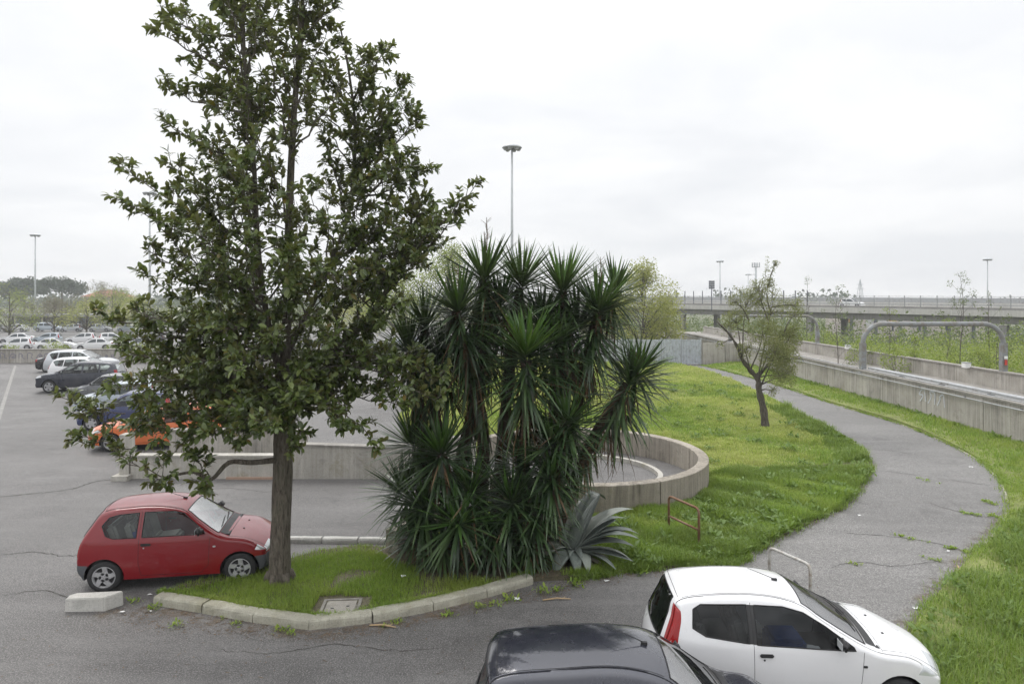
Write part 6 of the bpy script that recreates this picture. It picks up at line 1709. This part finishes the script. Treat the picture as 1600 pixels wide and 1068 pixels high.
M_GBARK = bark('grey_bark', (0.06, 0.050, 0.042), (0.15, 0.13, 0.11))
lp = spot(1196, 668); LY = lp[1]; lt = tag(empty('leaning_tree', (lp[0], lp[1], 0)), 'small crooked tree with thin olive foliage leaning left beside the footpath', 'tree'); LO = Vector((lp[0], lp[1], 0))
def Lp(px, py, dy=0.0): q = at(px, py, LY); return Vector((q.x, q.y + dy, q.z)) - LO
m = MB(); P = smooth_line([Vector((0, 0, -.05)), Lp(1193, 640), Lp(1186, 610), Lp(1184, 592), Lp(1172, 578), Lp(1158, 560, -.1), Lp(1150, 540, -.1), Lp(1136, 520, -.2), Lp(1118, 502, -.2)], 5)
m.tube(P, [.17 - .14 * (i / (len(P) - 1)) ** .8 + .015 * math.sin(i * 1.7) for i in range(len(P))], 9); m.build('trunk', M_GBARK, lt, True)
rl = random.Random(5); bl = MB()
cl = []
for i, (sx, sy, tx, ty, dy, rr) in enumerate(((1184, 592, 1232, 540, .3, .55), (1184, 592, 1200, 560, -.4, .5), (1172, 578, 1160, 545, -.3, .35), (1190, 600, 1235, 590, .2, .4), (1184, 592, 1225, 520, .3, .55), (1184, 590, 1205, 480, 0, .66), (1180, 585, 1240, 560, .5, .5), (1172, 578, 1185, 520, -.5, .6), (1160, 562, 1170, 470, .3, .55), (1205, 490, 1200, 445, 0, .26), (1200, 450, 1212, 412, 0, .14), (1158, 560, 1155, 500, .4, .45),
        (1225, 520, 1246, 490, .2, .34), (1205, 480, 1238, 478, -.3, .34), (1184, 590, 1215, 585, -.7, .5), (1225, 540, 1245, 520, .3, .45), (1170, 500, 1150, 470, .2, .3), (1186, 610, 1205, 610, -.2, .22), (1190, 600, 1200, 545, -.9, .62), (1200, 560, 1225, 560, -.3, .55), (1170, 520, 1140, 510, .1, .25), (1145, 530, 1125, 540, 0, .16), (1200, 500, 1180, 450, -.3, .35))):
    Q = [Lp(sx, sy), (Lp(sx, sy) + Lp(tx, ty, dy)) / 2 + Vector((rl.uniform(-.1, .1), rl.uniform(-.1, .1), .08)), Lp(tx, ty, dy)]; Q = smooth_line(Q, 4)
    bl.tube(Q, [.035 - .028 * j / (len(Q) - 1) for j in range(len(Q))], 5, False); cl.append((Q[-1], rr, rr ** 2.4)); cl.append((Q[len(Q) * 2 // 3], rr * .8, rr ** 2.4 * .6))
    for j in range(12):
        v = Vector((rl.gauss(0, 1), rl.gauss(0, 1), rl.gauss(.5, .7))).normalized() * rr; bl.tube([Q[-2], Q[-1] + v], [.010, .004], 4, False); cl.append((Q[-1] + v * .9, rr * .38, rr ** 2 * .10))
for (tx, ty) in ((1200, 405), (1212, 412), (1178, 440), (1148, 450), (1125, 500), (1112, 505)):
    bl.tube([Lp(1190, 470), Lp(tx, ty)] if ty < 470 else [Lp(1136, 520, -.2), Lp(tx, ty, -.2)], [.012, .004], 4, False)
    for j in range(5): cl.append((Lp(tx, ty).lerp(Lp(1190, 470), j * .12), .10, .012))
bl.build('branches', M_GBARK, lt)['kind'] = 'stuff'
small = [oval_leaf(.17, .2, .2), oval_leaf(.15, .3, .1)]
Pq, Dq, Uq, Sq = blob_leaves(cl, 21000, .075, 3)
link_obj('crown', scatter_mesh('crown', small, RNG.integers(0, 2, len(Pq)), Pq, basis(Dq, Uq), Sq, M_OLIVE), lt)['kind'] = 'stuff'

# ------------------------------------------------------------------ trees and shrubs behind
quadleaf = [([(0, -.28, 0), (.5, -.36, .06), (1, 0, 0), (.5, .36, .06)], [(0, 1, 2, 3)]), ([(0, -.2, 0), (.5, -.3, -.08), (1, .05, .1), (.5, .3, .0)], [(0, 1, 2, 3)])]
def far_tree(px, py_top, py_base, Y, wpx, mat, label, n=2200, leaf=.16, trunk=.14, clumps=26, cat='tree', group=None, name='background_tree', shape=1.0, seed=0, bare=.35, gz=None, airy=1.0):
    r = random.Random(seed * 17 + int(px)); top = at(px, py_top, Y)
    gz = terrain_z(top.x, Y) if gz is None else gz
    base = Vector((top.x, Y, gz)); H = top.z - gz; Wd = wpx * Y / FOC / 2
    o = tag(empty(name, base), label, cat, group)
    t = MB(); P = smooth_line([(0, 0, -.2), (r.uniform(-.1, .1), 0, H * .3), (r.uniform(-.2, .2), r.uniform(-.2, .2), H * .65), (0, 0, H * .93)], 4)
    t.tube(P, [trunk * (1 - .8 * i / (len(P) - 1)) for i in range(len(P))], 7); t.build('trunk', M_GBARK, o, True)
    br = MB(); cl = []
    for i in range(clumps):
        h = bare + (1 - bare) * r.random() ** .8; a = r.uniform(0, 6.283)
        prof = math.sin(math.pi * min(1, (h - bare) / (1 - bare) * .82 + .16)) ** .7 if shape == 1 else (1 - .55 * (h - bare) / (1 - bare))
        rr = Wd * prof * r.uniform(.35, .95); c = Vector((math.cos(a) * rr, math.sin(a) * rr, H * h * .97))
        rad = Wd * r.uniform(.16, .34) * airy; cl.append((c, rad, rad ** 2)); st_ = Vector((0, 0, max(H * bare * .6, c.z - rr * 1.1)))
        br.tube([st_, (st_ + c) / 2 + Vector((0, 0, .1 * rr)), c], [trunk * .35, trunk * .22, trunk * .08], 4, False)
        for j in range(3):
            v = Vector((r.gauss(0, 1), r.gauss(0, 1), r.gauss(.3, 1))).normalized() * rad * 1.2; br.tube([c, c + v], [trunk * .1, trunk * .04], 3, False)
    br.build('branches', M_GBARK, o)['kind'] = 'stuff'
    Pq, Dq, Uq, Sq = blob_leaves(cl, n, leaf, seed + 40)
    link_obj('crown', scatter_mesh('crown', quadleaf, RNG.integers(0, 2, len(Pq)), Pq, basis(Dq, Uq), Sq, mat), o)['kind'] = 'stuff'
    return o
M_SPRG = leaf_mat('spring_leaf', [(0.21, 0.26, 0.06), (0.28, 0.33, 0.08), (0.36, 0.38, 0.12)], .6, trans=.42)
M_SPRY = leaf_mat('yellow_green_leaf', [(0.29, 0.31, 0.07), (0.36, 0.37, 0.10), (0.43, 0.42, 0.14)], .6, trans=.35)
M_MIDG = leaf_mat('mid_green_leaf', [(0.075, 0.11, 0.035), (0.11, 0.15, 0.05), (0.15, 0.185, 0.07)], .6, trans=.25)
M_BRWN = leaf_mat('budding_leaf', [(0.15, 0.125, 0.09), (0.19, 0.16, 0.115), (0.20, 0.19, 0.12)], .8, trans=.15)
M_PINE = leaf_mat('pine_needles', [(0.040, 0.062, 0.036), (0.058, 0.080, 0.048), (0.075, 0.10, 0.058)], .7, trans=.1)
G1 = 'trees behind the yard'
far_tree(1005, 412, 560, 66, 120, M_SPRY, 'pale green feathery tree right of the yuccas behind the fence', 13000, .17, .14, 60, group=G1, seed=1, bare=.08, airy=1.1)
far_tree(955, 450, 560, 70, 90, M_SPRG, 'pale green bushy tree half behind the yucca heads on the right', 5000, .17, .12, 40, group=G1, seed=2, bare=.08)
far_tree(1040, 475, 560, 68, 60, M_SPRY, 'low yellow-green bush tree at the end of the corrugated fence', 3000, .15, .10, 30, group=G1, seed=3, bare=.05)
far_tree(700, 388, 560, 72, 130, M_SPRG, 'tall light green tree seen above the yuccas left of the mast', 6000, .20, .22, 44, group=G1, seed=4)
far_tree(630, 420, 560, 74, 130, M_SPRG, 'light green tree between the magnolia and the yuccas', 5000, .20, .20, 40, group=G1, seed=5)
far_tree(560, 470, 560, 100, 120, M_SPRY, 'yellow-green tree seen through the right half of the magnolia', 3600, .22, .2, 34, group=G1, seed=6)
far_tree(470, 480, 560, 100, 110, M_MIDG, 'mid green tree hidden behind the magnolia trunk', 3200, .22, .2, 30, group=G1, seed=7)
for i, (px, pt, Y, w_, mt_, lb, bare_) in enumerate(((15, 452, 105, 110, M_SPRG, 'light green young tree at the left edge of the far car park', .2), (85, 468, 118, 90, M_BRWN, 'brown budding tree left of the yellow-green trees', .3), (135, 472, 110, 80, M_SPRY, 'yellow-green tree standing between the far cars', .35), (175, 455, 130, 90, M_SPRG, 'light green tree next to the magnolia edge at far left', .3),
        (215, 470, 125, 90, M_SPRY, 'yellow-green tree just left of the magnolia crown', .3), (290, 475, 130, 110, M_MIDG, 'mid green tree behind the left part of the magnolia', .25), (370, 478, 135, 110, M_SPRG, 'light green tree behind the magnolia stems', .25), (50, 470, 150, 100, M_BRWN, 'greyish bare-looking tree under the left light mast', .25), (110, 462, 170, 90, M_BRWN, 'grey-brown tree below the dark pines', .25), (150, 438, 185, 50, M_BRWN, 'tall thin budding tree beside the red roof', .4), (178, 447, 190, 60, M_BRWN, 'bare grey tree right of the red roof', .3), (-40, 460, 120, 110, M_MIDG, 'mid green tree cut by the left edge', .2))):
    far_tree(px, pt, 0, Y, w_, mt_, lb, 2600 if mt_ is not M_BRWN else 1500, .26 if Y > 110 else .2, .17, 30, group='trees round the far car park', seed=20 + i, bare=bare_)
# umbrella pines on the skyline
def pine(px, py_top, Y, wpx, label, seed):
    r = random.Random(seed); top = at(px, py_top, Y); gz = terrain_z(top.x, Y); H = top.z - gz; Wd = wpx * Y / FOC / 2
    o = tag(empty('umbrella_pine', (top.x, Y, gz)), label, 'tree', 'umbrella pines on the skyline')
    m = MB(); m.tube([(0, 0, -.2), (.2, 0, H * .4), (0, 0, H * .75)], [.4, .3, .2], 7); m.build('trunk', M_GBARK, o, True)
    cl = []; b = MB()
    for i in range(60):
        a = r.uniform(0, 6.283); rr = Wd * math.sqrt(r.random()) * .95; z = H * (.93 - .30 * (rr / Wd) ** 2.2 - r.uniform(0, .16)); c = Vector((math.cos(a) * rr, math.sin(a) * rr, z)); cl.append((c, Wd * .20, 1)); 
        if i % 4 == 0: b.tube([(0, 0, H * .6), c], [.16, .05], 4, False)
    b.build('branches', M_GBARK, o)['kind'] = 'stuff'
    Pq, Dq, Uq, Sq = blob_leaves(cl, 5200, .75, seed, .7, .6); link_obj('crown', scatter_mesh('crown', quadleaf, RNG.integers(0, 2, len(Pq)), Pq, basis(Dq, Uq), Sq, M_PINE), o)['kind'] = 'stuff'
pine(-5, 440, 250, 70, 'dark umbrella pine cut by the left edge of the skyline', 1); pine(38, 431, 258, 60, 'dark umbrella pine behind the left light mast', 2); pine(96, 430, 245, 72, 'rounded dark umbrella pine right of the left light mast', 3)
# house with a red roof
hp = at(158, 452, 215); gz = -1.2; M_ROOF = simple('roof_tile', (0.36, 0.17, 0.11), .85, 0, .3, 1.5); M_PLAST = simple('plaster', (0.52, 0.45, 0.36), .9, 0, .12, .8)
ho = tag(empty('house', (hp.x, 215, gz)), 'house with red tiled hip roof behind the trees at far left', 'house'); HH = hp.z - gz - 2.3
m = MB(); m.box((0, 4, HH / 2), (11, 8, HH)); m.build('wall', M_PLAST, ho)
m = MB(); m.add([(-6.2, -.7, HH), (6.2, -.7, HH), (6.2, 8.7, HH), (-6.2, 8.7, HH), (-2, 4, HH + 2.2), (2, 4, HH + 2.2)], [(0, 1, 5, 4), (1, 2, 5), (2, 3, 4, 5), (3, 0, 4), (3, 2, 1, 0)]); m.build('roof', M_ROOF, ho)
for i in range(4):
    for z in (2.0, 5.0, 8.0):
        if z + 1.5 > HH: continue
        w_ = link_obj('window', MB().box((-4 + i * 2.6, -.04, z), (1.1, .1, 1.5)).data('window', M_PAPER), ho); link_obj('pane', MB().box((-4 + i * 2.6, -.1, z), (.9, .05, 1.3)).data('pane', M_FARGL), w_)
# low station roof in the far car park
sp0 = at(95, 492, 150); o = tag(empty('canopy_roof', (sp0.x, 150, -1.2)), 'long low pale canopy on posts at the back of the far car park', 'canopy')
m = MB(); m.box((8, 2, sp0.z + 1.2), (44, 5, .5)); m.build('roof', M_GALV, o)
for i in range(9): m = MB(); m.box((-12 + i * 5, 2, (sp0.z + 1.2) / 2), (.3, .3, sp0.z + 1.2)); m.build('post', M_DSTEEL, o)
for i in range(7): m = MB(); m.box((-10 + i * 6, 4.2, (sp0.z + 1.2) / 2 - .2), (5.6, .15, sp0.z + .6)); m.build('back_panel', M_SHEET, o)

# saplings and bushes behind the trackway
M_SAP = leaf_mat('sapling_leaf', [(0.19, 0.26, 0.04), (0.26, 0.33, 0.06), (0.35, 0.39, 0.10)], .55, trans=.45)
GS = 'saplings behind the trackway'
for i, (px, pt, Y, w_, n_, lb) in enumerate(((1310, 440, 48, 60, 700, 'thin sapling left of the near portal reaching above the overpass'), (1262, 432, 62, 70, 600, 'wispy tree rising over the overpass right of the leaning tree'), (1390, 470, 46, 46, 700, 'sapling inside the near portal, left side'), (1430, 520, 44, 60, 1400, 'bright green bush in the middle of the near portal'), (1500, 415, 42, 90, 900, 'tall wispy sapling bent left above the near portal'), (1545, 450, 41, 70, 700, 'thin sapling right of the bent one above the portal'),
        (1480, 500, 46, 60, 1300, 'bright green bush right of the portal middle'), (1350, 530, 48, 50, 1200, 'bright green bush beside the near portal left post'), (1285, 510, 60, 60, 1300, 'light green bush by the far portal post'), (1240, 505, 66, 50, 1000, 'green bush between the leaning tree and the far portal'), (1560, 520, 40, 70, 1200, 'green bush at the near portal right post'), (1605, 500, 40, 70, 1000, 'green sapling at the right edge of the picture'), (1300, 520, 75, 40, 900, 'purplish green bush beyond the far portal'), (1398, 540, 43, 60, 1200, 'low green bush under the near portal'), (1530, 545, 39, 60, 1200, 'low green bush near the right portal post'))):
    tall_ = pt < 480
    far_tree(px, pt, 0, Y, w_, M_SAP if i not in (0, 1, 4, 5) else M_MIDG, lb, n_, .085 if tall_ else .10, .035 if tall_ else .03, 24 if tall_ else 34, 'sapling' if tall_ else 'bush', GS, 'sapling' if tall_ else 'bush', 1, 60 + i, .12 if tall_ else .02, -.35, .55 if tall_ else .9)
# scrub covering the low ground behind the trackway and along the horizon
def scrub(name, n, area, hgt, leaf, mat, label, seed, dense=0):
    r = np.random.default_rng(seed); x = r.uniform(area[0], area[1], n); y = r.uniform(area[2], area[3], n)
    lump = np.array([abs(nz(a, b, 14.0 / (area[1] - area[0]) * 1.2, seed)) + .5 * abs(nz(a, b, .35, seed)) for a, b in zip(x, y)])
    if dense: kp = lump > dense; x, y, lump = x[kp], y[kp], lump[kp]; n = len(x)
    z = np.array([terrain_z(a, b) for a, b in zip(x, y)]) + r.random(n) * hgt * (.25 + 1.5 * lump)
    P = np.stack([x, y, z], 1); D = r.normal(0, 1, (n, 3)) + np.array([0, 0, .4]); U = r.normal(0, .7, (n, 3)) + np.array([0, -.2, .8])
    return tag(link_obj(name, scatter_mesh(name, quadleaf, r.integers(0, 2, n), P, basis(D, U), leaf * r.uniform(.6, 1.3, n), mat)), label, 'scrub', kind='stuff')
scrub('trackway_scrub', 34000, (25.8, 46, 30, 66), 2.1, .16, M_SAP, 'bright spring scrub on the low ground behind the trackway', 3)
scrub('mid_scrub', 22000, (24, 110, 66, 120), 3.6, .30, M_MIDG, 'mixed green scrub under the overpass', 4)
scrub('dark_scrub', 9000, (10, 150, 150, 240), 4.0, .8, M_MIDG, 'dull green thicket behind the overpass', 5)
scrub('wall_weeds', 16000, (-62, -16, 58.5, 59.6), 1.15, .16, M_SPRG, 'weeds and shoots growing along the back of the low yard wall', 6, .42)
scrub('far_woods', 12000, (-420, 420, 360, 420), 9.0, 2.6, M_PINE, 'hazy belt of woods along the horizon', 7)
# graffiti-covered building and retaining walls under the overpass
M_GR1 = concrete('painted_wall', (0.42, 0.38, 0.36), (0.55, 0.50, 0.47), .3, (.3, .22, .2), 0)
gb = at(1425, 505, 140); o = tag(empty('graffiti_building', (gb.x, 140, -5)), 'low pale building with coloured graffiti under the overpass', 'building')
m = MB(); m.box((0, 3, 4.2), (30, 6, 8.4)); m.build('wall', M_GR1, o)
cg = random.Random(3)
for i in range(12):
    col = cg.choice(((.5, .2, .1), (.55, .35, .2), (.25, .3, .4), (.5, .5, .5), (.2, .2, .22), (.6, .55, .5))); m = MB(); m.box((-13.5 + i * 2.4, -.02, cg.uniform(5.0, 6.8)), (cg.uniform(1.4, 2.3), .06, cg.uniform(1.4, 2.6))); m.build('painted_patch', simple('spray_%d' % i, col, .8, 0, .35, 1.2), o)
for i in range(6): m = MB(); m.box((-12.5 + i * 5, -.2, 4.2), (.5, .4, 8.5)); m.build('pillar', M_DSTEEL, o)
# ------------------------------------------------------------------ far cars
FAR = {}
def far_car(sp_, pm, loc, rz, label, group):
    if sp_ not in FAR:
        o = build_car(sp_, pm, label, loc, rz, 0, group=group, seats=False)
        for p_ in o.children:
            if p_.type == 'MESH' and p_.name.split('.')[0] == 'body': p_.data.materials[0] = pm
        FAR[sp_] = o; tag(o, label, 'car', group); return o
    o = copy_tree(FAR[sp_]); o.location = loc; o.rotation_euler = (0, 0, rz); tag(o, label, 'car', group)
    for p_ in o.children:
        if p_.name.split('.')[0] == 'body':
            p_.material_slots[0].link = 'OBJECT'; p_.material_slots[0].material = pm
    return o
cr = random.Random(8)
CN = [('white', P_WHITE), ('silver', P_SILV), ('white', P_WHITE), ('grey', P_GREY), ('white', P_WHITE), ('black', P_BLACK), ('silver', P_SILV), ('white', P_WHITE), ('silver', P_SILV), ('pale blue', P_PALE), ('white', P_WHITE), ('red', P_RED)]
ORD = ('first', 'second', 'third', 'fourth', 'fifth', 'sixth', 'seventh', 'eighth', 'ninth', 'tenth')
def far_row(Y, x0, x1, step, rowname, group, ang=0.0):
    x = x0; i = 0
    while x < x1:
        cn, pm = CN[cr.randrange(len(CN))]; sp_ = cr.choice(('hatch', 'estate', 'saloon', 'suv', 'hatch'))
        kind = {'hatch': 'hatchback', 'estate': 'estate', 'saloon': 'saloon', 'suv': 'off-roader'}[sp_]
        y = Y + cr.uniform(-.6, .6)
        far_car(sp_, pm, (x, y, terrain_z(x, y) + .06), ang + cr.uniform(-.08, .08) + (math.pi if cr.random() < .5 else 0), '%s %s, %s from the left %s' % (cn, kind, ORD[i], rowname), group)
        x += step * cr.uniform(.95, 1.15); i += 1
far_row(84, -70, -43, 4.6, 'in the row just beyond the low yard wall', 'cars in the nearer far row', .35)
far_row(95, -78, -50, 4.4, 'in the middle row of the far car park', 'cars in the middle far row', .35)
far_row(126, -102, -66, 4.8, 'in the farthest row of the far car park', 'cars in the farthest row', .2)
far_row(86, -24, -13, 4.6, 'glimpsed between magnolia and yuccas', 'cars seen through the magnolia', .2)
far_row(165, 98, 128, 7.0, 'on the road under the overpass', 'cars under the overpass', .1)
q = Vector(OA).lerp(Vector(OB), .40) + on * 3.6
_t = (1332 - 800) / FOC
# the white car driving on the overpass
best = min((Vector(OA2).lerp(Vector(OB2), i / 400) + on * 3.6 for i in range(401)), key=lambda c: abs(c.x / c.y - _t))
oc = far_car('hatch', P_WHITE, (best.x, best.y, deck_z(best) + .01), math.atan2(-od.y, -od.x), 'white car driving along the top of the overpass', 'cars on the overpass')
# ------------------------------------------------------------------ haze: one closed box of thin even air round everything
hz_m = bpy.data.materials.new('haze_air'); hz_m.use_nodes = True
_t = hz_m.node_tree; _t.nodes.remove(_t.nodes['Principled BSDF'])
_v = _t.nodes.new('ShaderNodeVolumePrincipled'); _v.inputs['Color'].default_value = (0.92, 0.945, 0.98, 1); _v.inputs['Density'].default_value = 0.0007
_v.inputs['Anisotropy'].default_value = 0.3
_t.links.new(_v.outputs[0], _t.nodes['Material Output'].inputs['Volume'])
hb = MB().box((0, 205, 11.5), (1040, 490, 37)).build('haze', hz_m); hb['kind'] = 'stuff'; hb['label'] = 'thin pale haze in the air over the whole place'; hb['category'] = 'haze'
